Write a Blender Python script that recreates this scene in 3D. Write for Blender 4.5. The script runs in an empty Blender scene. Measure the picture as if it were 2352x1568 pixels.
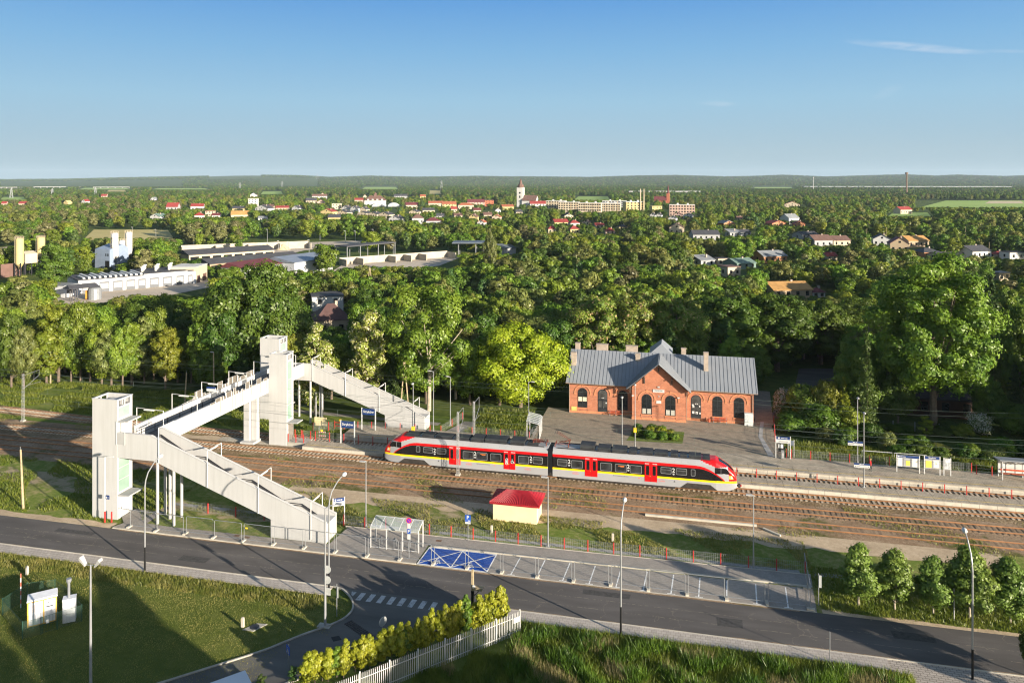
import bpy, math, random
import numpy as np
from mathutils import Vector
R = math.radians
sc = bpy.context.scene
COL = sc.collection
# ------------------------------------------------------------------ camera
CAM_H, FOC, V0, UC = 40.0, 1730.0, 414.0, 1176.0      # camera height, focal length in px of a 2352 px wide picture
cam_d = bpy.data.cameras.new('camera'); cam = bpy.data.objects.new('camera', cam_d); COL.objects.link(cam)
cam.location = (0, 0, CAM_H); cam.rotation_euler = (R(90), 0, 0)
cam_d.sensor_fit = 'HORIZONTAL'; cam_d.sensor_width = 36.0; cam_d.lens = 36.0 * FOC / 2352
cam_d.shift_y = -(784 - V0) / 2352.0
cam_d.clip_start = 0.5; cam_d.clip_end = 40000
sc.camera = cam
# ------------------------------------------------------------------ sun + sky
SUN_EL = R(13.0); SX, SY = 0.757, -0.654; EXPO = 1.42; SKYS = 0.075
sun_d = bpy.data.lights.new('sun', 'SUN'); sun_d.energy = 5.0; sun_d.angle = R(0.5); sun_d.color = (1.0, 0.89, 0.73)
sun = bpy.data.objects.new('sun', sun_d); COL.objects.link(sun)
sun.rotation_euler = Vector((-SX*math.cos(SUN_EL), -SY*math.cos(SUN_EL), -math.sin(SUN_EL))).to_track_quat('-Z', 'Y').to_euler()
world = bpy.data.worlds.new('World'); sc.world = world; world.use_nodes = True
def build_world():
    nt = world.node_tree; N = nt.nodes; L = nt.links
    bg = N['Background']; bg.inputs['Strength'].default_value = SKYS
    sky = N.new('ShaderNodeTexSky'); sky.sky_type = 'NISHITA'; sky.sun_disc = False
    sky.sun_elevation = SUN_EL; sky.sun_rotation = math.atan2(SX, SY)
    sky.altitude = 200; sky.air_density = 1.0; sky.dust_density = 0.6; sky.ozone_density = 1.0
    tc = N.new('ShaderNodeTexCoord'); sep = N.new('ShaderNodeSeparateXYZ'); L.new(tc.outputs['Generated'], sep.inputs[0])
    # clear-day gradient of the low sky opposite the sun, passing into the physical sky higher up and behind
    mr = N.new('ShaderNodeMapRange'); mr.inputs['From Max'].default_value = 0.30; L.new(sep.outputs['Z'], mr.inputs['Value'])
    cr = N.new('ShaderNodeValToRGB'); e = cr.color_ramp.elements; L.new(mr.outputs[0], cr.inputs[0])
    K = 1/(SKYS*2**EXPO)
    S = [(0.0,(.37,.50,.57)),(.12,(.39,.54,.63)),(.34,(.33,.56,.74)),(.56,(.22,.47,.75)),(.78,(.125,.355,.73)),(1.0,(.085,.29,.67))]
    e[0].position, e[0].color = S[0][0], (*[c*K for c in S[0][1]],1); e[1].position, e[1].color = S[-1][0], (*[c*K for c in S[-1][1]],1)
    for p, c in S[1:-1]: x = e.new(p); x.color = (*[q*K for q in c],1)
    up = N.new('ShaderNodeMapRange'); up.interpolation_type = 'SMOOTHSTEP'; up.inputs['From Min'].default_value = .26; up.inputs['From Max'].default_value = .5; L.new(sep.outputs['Z'], up.inputs['Value'])
    bk = N.new('ShaderNodeMapRange'); bk.interpolation_type = 'SMOOTHSTEP'; bk.inputs['From Min'].default_value = .45; bk.inputs['From Max'].default_value = -.1; L.new(sep.outputs['Y'], bk.inputs['Value'])
    mxf = N.new('ShaderNodeMath'); mxf.operation = 'MAXIMUM'; L.new(up.outputs[0], mxf.inputs[0]); L.new(bk.outputs[0], mxf.inputs[1])
    mul = N.new('ShaderNodeMixRGB'); L.new(mxf.outputs[0], mul.inputs[0]); L.new(cr.outputs[0], mul.inputs[1]); L.new(sky.outputs[0], mul.inputs[2])
    last = mul.outputs[0]
    # three thin cirrus streaks, each at its own bearing and height in the sky
    def math_n(op, a, b=None, clamp=False):
        m = N.new('ShaderNodeMath'); m.operation = op; m.use_clamp = clamp
        for i, x in enumerate((a, b)):
            if x is None: continue
            if isinstance(x, (int, float)): m.inputs[i].default_value = x
            else: L.new(x, m.inputs[i])
        return m.outputs[0]
    px = math_n('DIVIDE', sep.outputs['X'], sep.outputs['Y']); pz = math_n('DIVIDE', sep.outputs['Z'], sep.outputs['Y'])
    cmb = N.new('ShaderNodeCombineXYZ'); L.new(math_n('MULTIPLY', px, 34.0), cmb.inputs[0]); L.new(math_n('MULTIPLY', pz, 150.0), cmb.inputs[1])
    nz = N.new('ShaderNodeTexNoise'); nz.inputs['Scale'].default_value = 1.0; nz.inputs['Detail'].default_value = 5; L.new(cmb.outputs[0], nz.inputs['Vector'])
    tot = None
    for cx, cz, hw, hh, slope, amt in ((0.535, 0.1765, 0.10, 0.0065, -0.085, 0.62), (0.273, 0.1015, 0.028, 0.004, -0.03, 0.34), (0.498, 0.117, 0.022, 0.008, 0.4, 0.16), (0.66, 0.171, 0.08, 0.003, -0.02, 0.2)):
        dx = math_n('DIVIDE', math_n('SUBTRACT', px, cx), hw)
        dz = math_n('DIVIDE', math_n('SUBTRACT', pz, math_n('ADD', math_n('MULTIPLY', math_n('SUBTRACT', px, cx), slope), cz)), hh)
        r2 = math_n('ADD', math_n('MULTIPLY', dx, dx), math_n('MULTIPLY', dz, dz))
        g = math_n('MULTIPLY', math_n('SUBTRACT', 1.0, r2, True), amt)
        tot = g if tot is None else math_n('ADD', tot, g)
    nn = math_n('MULTIPLY', math_n('SUBTRACT', nz.outputs[0], 0.22, True), 1.6, True)
    front = math_n('GREATER_THAN', sep.outputs['Y'], 0.0)
    fac = math_n('MULTIPLY', math_n('MULTIPLY', tot, nn), front, True)
    mx = N.new('ShaderNodeMixRGB'); L.new(fac, mx.inputs[0]); L.new(last, mx.inputs[1]); mx.inputs[2].default_value = (.80*K, .84*K, .90*K, 1)
    L.new(mx.outputs[0], bg.inputs['Color'])
build_world()
sc.view_settings.view_transform = 'Standard'; sc.view_settings.look = 'None'
sc.view_settings.exposure = EXPO; sc.view_settings.gamma = 1.0; sc.view_settings.use_curve_mapping = False
sc.cycles.use_denoising = True; sc.cycles.max_bounces = 6; sc.cycles.diffuse_bounces = 3; sc.cycles.glossy_bounces = 2
sc.cycles.transmission_bounces = 4; sc.cycles.transparent_max_bounces = 12; sc.cycles.use_adaptive_sampling = True
sc.cycles.adaptive_threshold = 0.01; sc.cycles.pixel_filter_type = 'BLACKMAN_HARRIS'; sc.cycles.filter_width = 1.2
# ------------------------------------------------------------------ frames and helpers
ANG = R(12.8); CA, SA = math.cos(ANG), math.sin(ANG)      # the railway runs 12.8 degrees off the picture plane
def W(t, n): return (t*CA + n*SA, -t*SA + n*CA)           # along / across the railway -> world x, y
def TN(x, y): return (x*CA - y*SA, x*SA + y*CA)
def at(u, v, z=0.0):                                      # ground point seen at picture point u, v
    y = FOC*(CAM_H - z)/(v - V0); return ((u - UC)*y/FOC, y)
def atn(u, v, z=0.0): return TN(*at(u, v, z))
RNG = random.Random(5)
class MB:
    def __init__(s): s.v = []; s.f = []; s.m = []
    def add(s, verts, faces, mi=0):
        o = len(s.v); s.v += [tuple(p) for p in verts]; s.f += [tuple(i+o for i in f) for f in faces]; s.m += [mi]*len(faces); return s
    def box(s, x0, x1, y0, y1, z0, z1, mi=0):
        return s.add([(x0,y0,z0),(x1,y0,z0),(x1,y1,z0),(x0,y1,z0),(x0,y0,z1),(x1,y0,z1),(x1,y1,z1),(x0,y1,z1)],
                     [(0,3,2,1),(4,5,6,7),(0,1,5,4),(1,2,6,5),(2,3,7,6),(3,0,4,7)], mi)
    def prism(s, a, b, mi=0):                              # two matching polygons joined into a solid
        n = len(a); return s.add(list(a)+list(b), [tuple(range(n))[::-1], tuple(range(n, 2*n))] + [(i,(i+1)%n,n+(i+1)%n,n+i) for i in range(n)], mi)
    def py(s, poly, y0, y1, mi=0): return s.prism([(x,y0,z) for x,z in poly], [(x,y1,z) for x,z in poly], mi)
    def px(s, poly, x0, x1, mi=0): return s.prism([(x0,y,z) for y,z in poly], [(x1,y,z) for y,z in poly], mi)
    def pz(s, poly, z0, z1, mi=0): return s.prism([(x,y,z0) for x,y in poly], [(x,y,z1) for x,y in poly], mi)
    def quad(s, *p, mi=0): return s.add(p, [tuple(range(len(p)))], mi)
    def tube(s, pts, r, k=6, mi=0, r1=None):
        P = [Vector(p) for p in pts]; n = len(P); vs = []; prev = None
        for i, p in enumerate(P):
            d = (P[min(i+1,n-1)] - P[max(i-1,0)]).normalized()
            if prev is None:
                a = d.cross(Vector((0,0,1)) if abs(d.z) < .9 else Vector((0,1,0))).normalized()
            else:
                a = (prev - d*prev.dot(d)).normalized()
            prev = a; b = d.cross(a); rr = r if r1 is None else r + (r1-r)*i/(n-1)
            vs += [p + (a*math.cos(2*math.pi*j/k) + b*math.sin(2*math.pi*j/k))*rr for j in range(k)]
        fs = [(i*k+j, i*k+(j+1)%k, (i+1)*k+(j+1)%k, (i+1)*k+j) for i in range(n-1) for j in range(k)]
        fs += [tuple(range(k))[::-1], tuple(range((n-1)*k, n*k))]
        return s.add(vs, fs, mi)
    def cyl(s, x, y, z0, z1, r0, r1=None, k=10, mi=0): return s.tube([(x,y,z0),(x,y,z1)], r0, k, mi, r1 if r1 is not None else r0)
    def ball(s, c, r, k=10, h=6, mi=0):
        rx, ry, rz = r if isinstance(r, (tuple,list)) else (r,r,r); vs = []; fs = []
        for i in range(h+1):
            a = math.pi*i/h - math.pi/2
            for j in range(k):
                b = 2*math.pi*j/k; vs.append((c[0]+rx*math.cos(a)*math.cos(b), c[1]+ry*math.cos(a)*math.sin(b), c[2]+rz*math.sin(a)))
        fs = [(i*k+j, i*k+(j+1)%k, (i+1)*k+(j+1)%k, (i+1)*k+j) for i in range(h) for j in range(k)]
        return s.add(vs, fs, mi)
    def build(s, name, mats, parent=None, loc=(0,0,0), rz=0.0, smooth=False):
        me = bpy.data.meshes.new(name); me.from_pydata(s.v, [], s.f)
        for m in (mats if isinstance(mats, (list,tuple)) else [mats]): me.materials.append(m)
        if len(me.materials) > 1: me.polygons.foreach_set('material_index', s.m)
        if smooth: me.polygons.foreach_set('use_smooth', [True]*len(me.polygons))
        me.update()
        o = bpy.data.objects.new(name, me); COL.objects.link(o); o.parent = parent; o.location = loc; o.rotation_euler = (0,0,rz); return o
def tag(o, label=None, cat=None, group=None, kind=None):
    if label: o['label'] = label
    if cat: o['category'] = cat
    if group: o['group'] = group
    if kind: o['kind'] = kind
    return o
def thing(name, label, cat, t, n, z=0.0, rz=0.0, group=None):       # Empty at the thing's base, turned with the railway
    o = bpy.data.objects.new(name, None); COL.objects.link(o); x, y = W(t, n)
    o.location = (x, y, z); o.rotation_euler = (0, 0, -ANG + rz); o.empty_display_size = .3
    return tag(o, label, cat, group)
def thing_xy(name, label, cat, x, y, z=0.0, rz=0.0, group=None):
    o = bpy.data.objects.new(name, None); COL.objects.link(o); o.location = (x, y, z); o.rotation_euler = (0,0,rz); return tag(o, label, cat, group)
def flat(mb, name, mats, z=0.0, kind='structure', label=None, cat=None, smooth=False):         # a mesh given in t, n, z
    o = mb.build(name, mats, None, (0,0,z), -ANG, smooth); return tag(o, label, cat, None, kind)
def dup(root, label=None, t=None, n=None, z=None, rz=None):
    r = root.copy(); COL.objects.link(r)
    if label: r['label'] = label
    if t is not None:
        x, y = W(t, n); r.location = (x, y, root.location.z if z is None else z)
    if rz is not None: r.rotation_euler = (0,0,-ANG+rz)
    for ch in list(root.children):
        c = ch.copy(); COL.objects.link(c); c.parent = r
        for g in list(ch.children):
            d = g.copy(); COL.objects.link(d); d.parent = c
    return r
ORD = 'first second third fourth fifth sixth seventh eighth ninth tenth eleventh twelfth thirteenth fourteenth fifteenth sixteenth seventeenth eighteenth nineteenth twentieth'.split()
TENS = {20:'twenty',30:'thirty',40:'forty',50:'fifty',60:'sixty',70:'seventy'}
def nth(i):                                                # 0 -> first
    if i < 20: return ORD[i]
    t, r = divmod(i+1, 10)
    return (TENS[t*10][:-1]+'ieth') if r == 0 else TENS[t*10]+'-'+ORD[r-1]
def lettering(s, size, m, parent, loc, rot=(R(90),0,0), align='CENTER', bold=0.0, name='lettering'):
    cu = bpy.data.curves.new(name, 'FONT'); cu.body = s; cu.size = size; cu.align_x = align; cu.align_y = 'CENTER'; cu.offset = bold; cu.resolution_u = 3
    o = bpy.data.objects.new(name+'_src', cu); COL.objects.link(o); bpy.context.view_layer.update()
    me = bpy.data.meshes.new_from_object(o.evaluated_get(bpy.context.evaluated_depsgraph_get())); bpy.data.objects.remove(o)
    me.name = name; me.materials.clear(); me.materials.append(m)
    p = bpy.data.objects.new(name, me); COL.objects.link(p); p.parent = parent; p.location = loc; p.rotation_euler = rot; return p
# ------------------------------------------------------------------ materials
MATS = {}
def nodes_of(name):
    m = bpy.data.materials.new(name); m.use_nodes = True; nt = m.node_tree; return m, nt, nt.nodes, nt.links, nt.nodes['Principled BSDF']
def pm(name, col, rough=.6, metal=0.0, var=.12, vs=.7, bump=0.0, bs=25.0, spec=.3, col2=None, detail=4):
    if name in MATS: return MATS[name]
    m, nt, N, L, P = nodes_of(name)
    tc = N.new('ShaderNodeTexCoord'); nz = N.new('ShaderNodeTexNoise'); nz.inputs['Scale'].default_value = vs; nz.inputs['Detail'].default_value = detail
    L.new(tc.outputs['Object'], nz.inputs['Vector'])
    cr = N.new('ShaderNodeValToRGB'); cr.color_ramp.elements[0].position = .32; cr.color_ramp.elements[1].position = .68
    a = [max(0,c*(1-var)) for c in col]; b = list(col2) if col2 else [min(1,c*(1+var)) for c in col]
    cr.color_ramp.elements[0].color = (*a,1); cr.color_ramp.elements[1].color = (*b,1)
    L.new(nz.outputs[0], cr.inputs[0]); L.new(cr.outputs[0], P.inputs['Base Color'])
    P.inputs['Roughness'].default_value = rough; P.inputs['Metallic'].default_value = metal; P.inputs['Specular IOR Level'].default_value = spec
    if bump:
        n2 = N.new('ShaderNodeTexNoise'); n2.inputs['Scale'].default_value = bs; n2.inputs['Detail'].default_value = 3; L.new(tc.outputs['Object'], n2.inputs['Vector'])
        bp = N.new('ShaderNodeBump'); bp.inputs['Strength'].default_value = bump; bp.inputs['Distance'].default_value = .1
        L.new(n2.outputs[0], bp.inputs['Height']); L.new(bp.outputs[0], P.inputs['Normal'])
    MATS[name] = m; return m
def mixn(N, L, fac, a, b, mode='MIX'):
    x = N.new('ShaderNodeMixRGB'); x.blend_type = mode
    for i, q in enumerate((fac, a, b)):
        if isinstance(q, (int,float)): x.inputs[i].default_value = q
        elif isinstance(q, tuple): x.inputs[i].default_value = (*q,1) if len(q)==3 else q
        else: L.new(q, x.inputs[i])
    return x.outputs[0]
def noise(N, L, vec, scale, detail=4, rough=.55, dist=0.0):
    n = N.new('ShaderNodeTexNoise'); n.inputs['Scale'].default_value = scale; n.inputs['Detail'].default_value = detail; n.inputs['Roughness'].default_value = rough; n.inputs['Distortion'].default_value = dist
    if vec is not None: L.new(vec, n.inputs['Vector'])
    return n.outputs[0]
def ramp(N, L, x, stops):
    cr = N.new('ShaderNodeValToRGB'); e = cr.color_ramp.elements
    e[0].position, e[0].color = stops[0][0], (*stops[0][1],1); e[1].position, e[1].color = stops[-1][0], (*stops[-1][1],1)
    for p, c in stops[1:-1]: q = e.new(p); q.color = (*c,1)
    L.new(x, cr.inputs[0]); return cr.outputs[0]
def bumpn(N, L, h, P, strength=.5, dist=.1):
    b = N.new('ShaderNodeBump'); b.inputs['Strength'].default_value = strength; b.inputs['Distance'].default_value = dist; L.new(h, b.inputs['Height']); L.new(b.outputs[0], P.inputs['Normal']); return b
def ground_mat(name, stops, s1=.25, s2=2.2, bump=.8, bdist=.15, bs=14.0, fine=.35, stops2=None, mixs=.06, strange=(.44,.56)):
    if name in MATS: return MATS[name]
    m, nt, N, L, P = nodes_of(name); tc = N.new('ShaderNodeTexCoord'); v = tc.outputs['Object']
    a = noise(N, L, v, s1, 8, .6); b = noise(N, L, v, s2, 6, .65)
    x = mixn(N, L, .5, a, b); c = ramp(N, L, x, stops)
    if stops2:
        c2 = ramp(N, L, b, stops2); f = ramp(N, L, noise(N, L, v, mixs, 6, .6), [(strange[0],(0,0,0)),(strange[1],(1,1,1))]); c = mixn(N, L, f, c, c2)
    g = noise(N, L, v, bs, 4, .7)
    c = mixn(N, L, fine, c, ramp(N, L, g, [(.3,(.25,.25,.25)),(.7,(1,1,1))]), 'MULTIPLY')
    L.new(c, P.inputs['Base Color']); P.inputs['Roughness'].default_value = .95; P.inputs['Specular IOR Level'].default_value = .1
    if bump: bumpn(N, L, g, P, bump, bdist)
    MATS[name] = m; return m
def brick_mat(name, c1, c2, mortar, scale=1.0, bw=.25, rh=.08, ms=.012, wall=False, bump=.3, rough=.85, var=.35, off=.5):
    if name in MATS: return MATS[name]
    m, nt, N, L, P = nodes_of(name); tc = N.new('ShaderNodeTexCoord'); v = tc.outputs['Object']
    if wall:
        sp = N.new('ShaderNodeSeparateXYZ'); L.new(v, sp.inputs[0]); ad = N.new('ShaderNodeMath'); L.new(sp.outputs[0], ad.inputs[0]); L.new(sp.outputs[1], ad.inputs[1])
        cb = N.new('ShaderNodeCombineXYZ'); L.new(ad.outputs[0], cb.inputs[0]); L.new(sp.outputs[2], cb.inputs[1]); v2 = cb.outputs[0]
    else: v2 = v
    bt = N.new('ShaderNodeTexBrick'); L.new(v2, bt.inputs['Vector']); bt.offset = off
    bt.inputs['Color1'].default_value = (*c1,1); bt.inputs['Color2'].default_value = (*c2,1); bt.inputs['Mortar'].default_value = (*mortar,1)
    bt.inputs['Scale'].default_value = scale; bt.inputs['Brick Width'].default_value = bw; bt.inputs['Row Height'].default_value = rh; bt.inputs['Mortar Size'].default_value = ms
    x = mixn(N, L, var, bt.outputs[0], ramp(N, L, noise(N, L, v, .9, 6, .6), [(.3,(.45,.45,.45)),(.7,(1.0,1.0,1.0))]), 'MULTIPLY')
    L.new(x, P.inputs['Base Color']); P.inputs['Roughness'].default_value = rough; P.inputs['Specular IOR Level'].default_value = .15
    if bump: bumpn(N, L, bt.outputs[1], P, -bump, .02)
    MATS[name] = m; return m
def plaster():                                             # painted concrete with faint rain streaks, panel joints left to geometry
    m, nt, N, L, P = nodes_of('white_plaster'); tc = N.new('ShaderNodeTexCoord'); v = tc.outputs['Object']
    mp = N.new('ShaderNodeMapping'); mp.inputs['Scale'].default_value = (2.2,2.2,.16); L.new(v, mp.inputs[0])
    c = mixn(N, L, ramp(N, L, noise(N, L, mp.outputs[0], 1.0, 5, .6), [(.42,(0,0,0)),(.78,(1,1,1))]), (.425,.422,.416), (.375,.37,.36))
    c = mixn(N, L, .35, c, ramp(N, L, noise(N, L, v, .35, 4), [(.3,(.86,.86,.86)),(.7,(1,1,1))]), 'MULTIPLY')
    L.new(c, P.inputs['Base Color']); P.inputs['Roughness'].default_value = .8; P.inputs['Specular IOR Level'].default_value = .25; return m
white = None
white_cap = pm('white_metal', (.45,.447,.44), .5, 0, .05, .6)
greywhite = pm('light_grey_plaster', (.34,.337,.33), .8, 0, .08, .5)
galv = pm('galvanised_steel', (.25,.26,.27), .45, .35, .12, 2.0)
steelpost = pm('pale_lamp_post_steel', (.29,.295,.30), .4, .3, .12, 1.0)
dark_metal = pm('dark_metal', (.035,.035,.04), .5, .3, .2, 2)
black_paint = pm('black_paint', (.012,.012,.013), .5, 0, .2, 2)
redpaint = pm('red_post_paint', (.42,.035,.03), .55, 0, .2, 1.5)
concrete = pm('concrete', (.33,.31,.27), .9, 0, .18, 1.5, .2, 12)
palecon = pm('pale_concrete', (.45,.41,.34), .9, 0, .15, .8, .1, 12)
navy = pm('navy_sign', (.012,.035,.13), .5, 0, .1, 1)
signwhite = pm('sign_white', (.50,.50,.49), .5, 0, .04, 1)
yellowp = pm('yellow_paint', (.75,.50,.03), .55, 0, .1, 2)
glassdark = pm('dark_glass', (.016,.018,.02), .08, 0, .4, .6, spec=.6)
glassgreen = pm('green_tinted_glass', (.23,.33,.27), .12, 0, .18, .35, spec=.6)
wood = pm('weathered_wood', (.33,.26,.16), .85, 0, .25, 3, .2, 30)
bluepaint = pm('blue_paint', (.012,.075,.36), .6, 0, .12, 1)
white = plaster()
def mesh_mat(name, col, cover, sx=12.0, sy=12.0, rough=.5):             # a sheet with real holes: wire mesh
    if name in MATS: return MATS[name]
    m, nt, N, L, P = nodes_of(name); P.inputs['Base Color'].default_value = (*col,1); P.inputs['Roughness'].default_value = rough
    tc = N.new('ShaderNodeTexCoord'); sp = N.new('ShaderNodeSeparateXYZ'); L.new(tc.outputs['Object'], sp.inputs[0])
    outs = []
    for k, (o, s) in enumerate(((0,sx),(1,sx),(2,sy))):
        if k == 1: continue
        mu = N.new('ShaderNodeMath'); mu.operation = 'MULTIPLY'; mu.inputs[1].default_value = s
        if o == 0:
            ad = N.new('ShaderNodeMath'); L.new(sp.outputs[0], ad.inputs[0]); L.new(sp.outputs[1], ad.inputs[1]); L.new(ad.outputs[0], mu.inputs[0])
        else: L.new(sp.outputs[2], mu.inputs[0])
        fr = N.new('ShaderNodeMath'); fr.operation = 'FRACT'; L.new(mu.outputs[0], fr.inputs[0])
        lt = N.new('ShaderNodeMath'); lt.operation = 'LESS_THAN'; L.new(fr.outputs[0], lt.inputs[0]); lt.inputs[1].default_value = cover; outs.append(lt.outputs[0])
    mx = N.new('ShaderNodeMath'); mx.operation = 'MAXIMUM'; L.new(outs[0], mx.inputs[0]); L.new(outs[1], mx.inputs[1])
    L.new(mx.outputs[0], P.inputs['Alpha']); MATS[name] = m; return m
# ================================================================== SETTING
GREENS = [(.30,(.08,.12,.02)),(.45,(.12,.17,.03)),(.58,(.18,.21,.05)),(.72,(.27,.25,.09))]
grass_g = ground_mat('meadow_ground', GREENS, .12, 1.6, .9, .12, 9, .4)
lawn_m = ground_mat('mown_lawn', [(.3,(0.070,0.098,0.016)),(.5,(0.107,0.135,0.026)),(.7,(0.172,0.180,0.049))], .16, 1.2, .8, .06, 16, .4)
verge_m = ground_mat('dry_verge', [(.32,(0.095,0.149,0.022)),(.48,(0.162,0.209,0.041)),(.62,(0.324,0.284,0.121)),(.75,(0.446,0.365,0.203))], .35, 1.7, .9, .1, 10, .4)
dirt_m = ground_mat('sandy_track', [(.3,(0.348,0.261,0.174)),(.5,(0.493,0.384,0.261)),(.7,(0.638,0.507,0.362))], .3, 2.0, .8, .1, 9, .35)
bed_m = ground_mat('old_ballast', [(.3,(0.172,0.113,0.066)),(.48,(0.318,0.219,0.139)),(.66,(0.464,0.358,0.252))], .22, 3.0, 1.0, .16, 7, .55,
                   [(.35,(.07,.09,.02)),(.65,(.20,.17,.07))], .16, (.54,.62))
ballast_m = ground_mat('fresh_ballast', [(.3,(0.141,0.096,0.051)),(.5,(0.307,0.218,0.128)),(.7,(0.512,0.410,0.282))], .4, 4.0, 1.0, .35, 4.5, .85)
ballast_l = ground_mat('pale_ballast', [(.3,(0.297,0.257,0.203)),(.5,(0.513,0.459,0.378)),(.7,(0.700,0.689,0.594))], .4, 4.5, 1.0, .2, 6, .7)
def asphalt_mat(name, base, seams=(), cracks=True):
    m, nt, N, L, P = nodes_of(name); tc = N.new('ShaderNodeTexCoord'); v = tc.outputs['Object']
    mp = N.new('ShaderNodeMapping'); mp.inputs['Scale'].default_value = (.12,.5,1); L.new(v, mp.inputs[0])
    a = noise(N, L, mp.outputs[0], .8, 6, .6); g = noise(N, L, v, 26, 2, .6)
    c = ramp(N, L, a, [(.3, tuple(x*.78 for x in base)), (.5, base), (.72, tuple(x*1.35 for x in base))])
    c = mixn(N, L, .5, c, ramp(N, L, g, [(.3,(.5,.5,.5)),(.7,(1.3,1.3,1.3))]), 'MULTIPLY')
    sp = N.new('ShaderNodeSeparateXYZ'); L.new(v, sp.inputs[0]); wob = noise(N, L, v, .5, 3)
    def M(op, p, q=None):
        k = N.new('ShaderNodeMath'); k.operation = op
        for i, z in enumerate((p, q)):
            if z is None: continue
            if isinstance(z, (int,float)): k.inputs[i].default_value = z
            else: L.new(z, k.inputs[i])
        return k.outputs[0]
    br = M('GREATER_THAN', noise(N, L, v, 1.6, 4, .7), .5)
    for s in seams:
        d = M('ABSOLUTE', M('SUBTRACT', M('ADD', sp.outputs[1], M('MULTIPLY', M('SUBTRACT', wob, .5), .35)), s))
        f = M('MULTIPLY', M('MULTIPLY', M('LESS_THAN', d, .03), br), .55); c = mixn(N, L, f, c, (.28,.24,.18))
    if cracks:
        vo = N.new('ShaderNodeTexVoronoi'); vo.feature = 'DISTANCE_TO_EDGE'; vo.inputs['Scale'].default_value = .16
        w = N.new('ShaderNodeVectorMath'); w.operation = 'ADD'; nzc = N.new('ShaderNodeTexNoise'); nzc.inputs['Scale'].default_value = .7; nzc.inputs['Detail'].default_value = 5; L.new(v, nzc.inputs['Vector'])
        L.new(v, w.inputs[0]); sc2 = N.new('ShaderNodeVectorMath'); sc2.operation = 'SCALE'; sc2.inputs['Scale'].default_value = 3.0; L.new(nzc.outputs[1], sc2.inputs[0]); L.new(sc2.outputs[0], w.inputs[1]); L.new(w.outputs[0], vo.inputs['Vector'])
        f = M('MULTIPLY', M('MULTIPLY', M('LESS_THAN', vo.outputs[0], .0035), M('GREATER_THAN', noise(N, L, v, .35, 2), .5)), .5); c = mixn(N, L, f, c, (.22,.19,.15))
    L.new(c, P.inputs['Base Color']); P.inputs['Roughness'].default_value = .9; P.inputs['Specular IOR Level'].default_value = .15
    bumpn(N, L, g, P, .35, .02); return m
asphalt = asphalt_mat('asphalt', (.098,.090,.085), (70.3, 71.9))
asphalt2 = asphalt_mat('old_asphalt', (.12,.115,.105), (), False)
pavers = brick_mat('grey_pavers', (.45,.40,.35), (.38,.34,.30), (.20,.17,.15), 1, .42, .36, .012, bump=.15)
setts = brick_mat('small_grey_setts', (.36,.325,.285), (.30,.27,.24), (.18,.165,.15), 1, .2, .1, .01, bump=.12)
forec_m = brick_mat('forecourt_setts', (.38,.315,.24), (.30,.25,.19), (.19,.16,.125), 1, .2, .1, .01, bump=.1, var=.6)
plat_m = brick_mat('platform_slabs', (.45,.385,.30), (.37,.32,.25), (.22,.19,.15), 1, .3, .3, .012, bump=.1, var=.6)
# ground: one sheet to the horizon, grid in world x, y with the far land rising to wooded hills
def skyline(u):
    P = [(-900,409),(0,411),(150,410),(300,406.5),(460,403.5),(560,400.5),(690,402),(760,406),(850,403),(950,405.5),(1100,403.5),(1150,404.5),(1250,405),(1350,406),(1450,403),(1550,401.5),(1660,404.5),(1722,404),(1800,401),(1900,405),(2000,402),(2080,400),(2150,403),(2200,400.5),(2310,404),(2352,402.5),(3300,404)]
    for (a,b),(c,d) in zip(P, P[1:]):
        if a <= u <= c: return b + (d-b)*(u-a)/(c-a)
    return 405
def terrain(x, y):
    if y < 4200: return 0.0
    u = UC + FOC*x/y; hz = CAM_H + (V0 - skyline(max(-900,min(3300,u))))*9000/FOC - 14
    s = min(1,(y-4200)/4800); s = s*s*(3-2*s)
    return hz*s if y < 9000 else max(0, hz-(y-9000)*.02)
mb = MB(); ys = [-300,-60,0,20,40,60,80,110,150,200,280,400,600,900,1400,2200,3200,4200,4800,5400,6000,6600,7200,7800,8400,9000,9800,11000,12500]; K = 90
for y in ys:
    hw = max(600, abs(y)*1.0+300)
    for i in range(K+1):
        x = -hw + 2*hw*i/K; mb.v.append((x, y, terrain(x,y)-.05))
for j in range(len(ys)-1):
    for i in range(K): mb.f.append((j*(K+1)+i, j*(K+1)+i+1, (j+1)*(K+1)+i+1, (j+1)*(K+1)+i)); mb.m.append(0)
far_m = ground_mat('meadow_and_far_land', [(.30,(0.041,0.065,0.014)),(.46,(0.065,0.100,0.021)),(.6,(0.112,0.140,0.035)),(.75,(0.199,0.176,0.059))], .05, .6, .8, .12, 6, .4)
tag(mb.build('ground', far_m, smooth=True), None, None, None, 'structure')
def sheet(name, poly, m, z, kind='structure'):             # flat polygon in t, n
    return flat(MB().quad(*[(p[0],p[1],0) for p in poly]), name, m, z, kind)
def ragged(t0, t1, n0, n1, amp, step=1.6, seed=1):         # strip with an uneven outline
    r = random.Random(seed); k = int((t1-t0)/step); a = [(t0+i*step, n0+r.uniform(-amp,amp)) for i in range(k+1)]; b = [(t0+i*step, n1+r.uniform(-amp,amp)) for i in range(k+1)]
    return a + b[::-1]
def rsheet(name, t0, t1, n0, n1, m, z, amp=.35, seed=1, step=1.6):
    p = ragged(t0, t1, n0, n1, amp, step, seed); k = len(p)//2; v = [(x,y,0) for x,y in p]
    mb = MB(); mb.add(v, [(i, i+1, len(p)-2-i, len(p)-1-i) for i in range(k-1)]); return flat(mb, name, m, z)
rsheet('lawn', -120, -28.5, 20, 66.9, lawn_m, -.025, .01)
rsheet('meadow', -22, 60, 20, 66.9, grass_g, -.022, .01)
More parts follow.
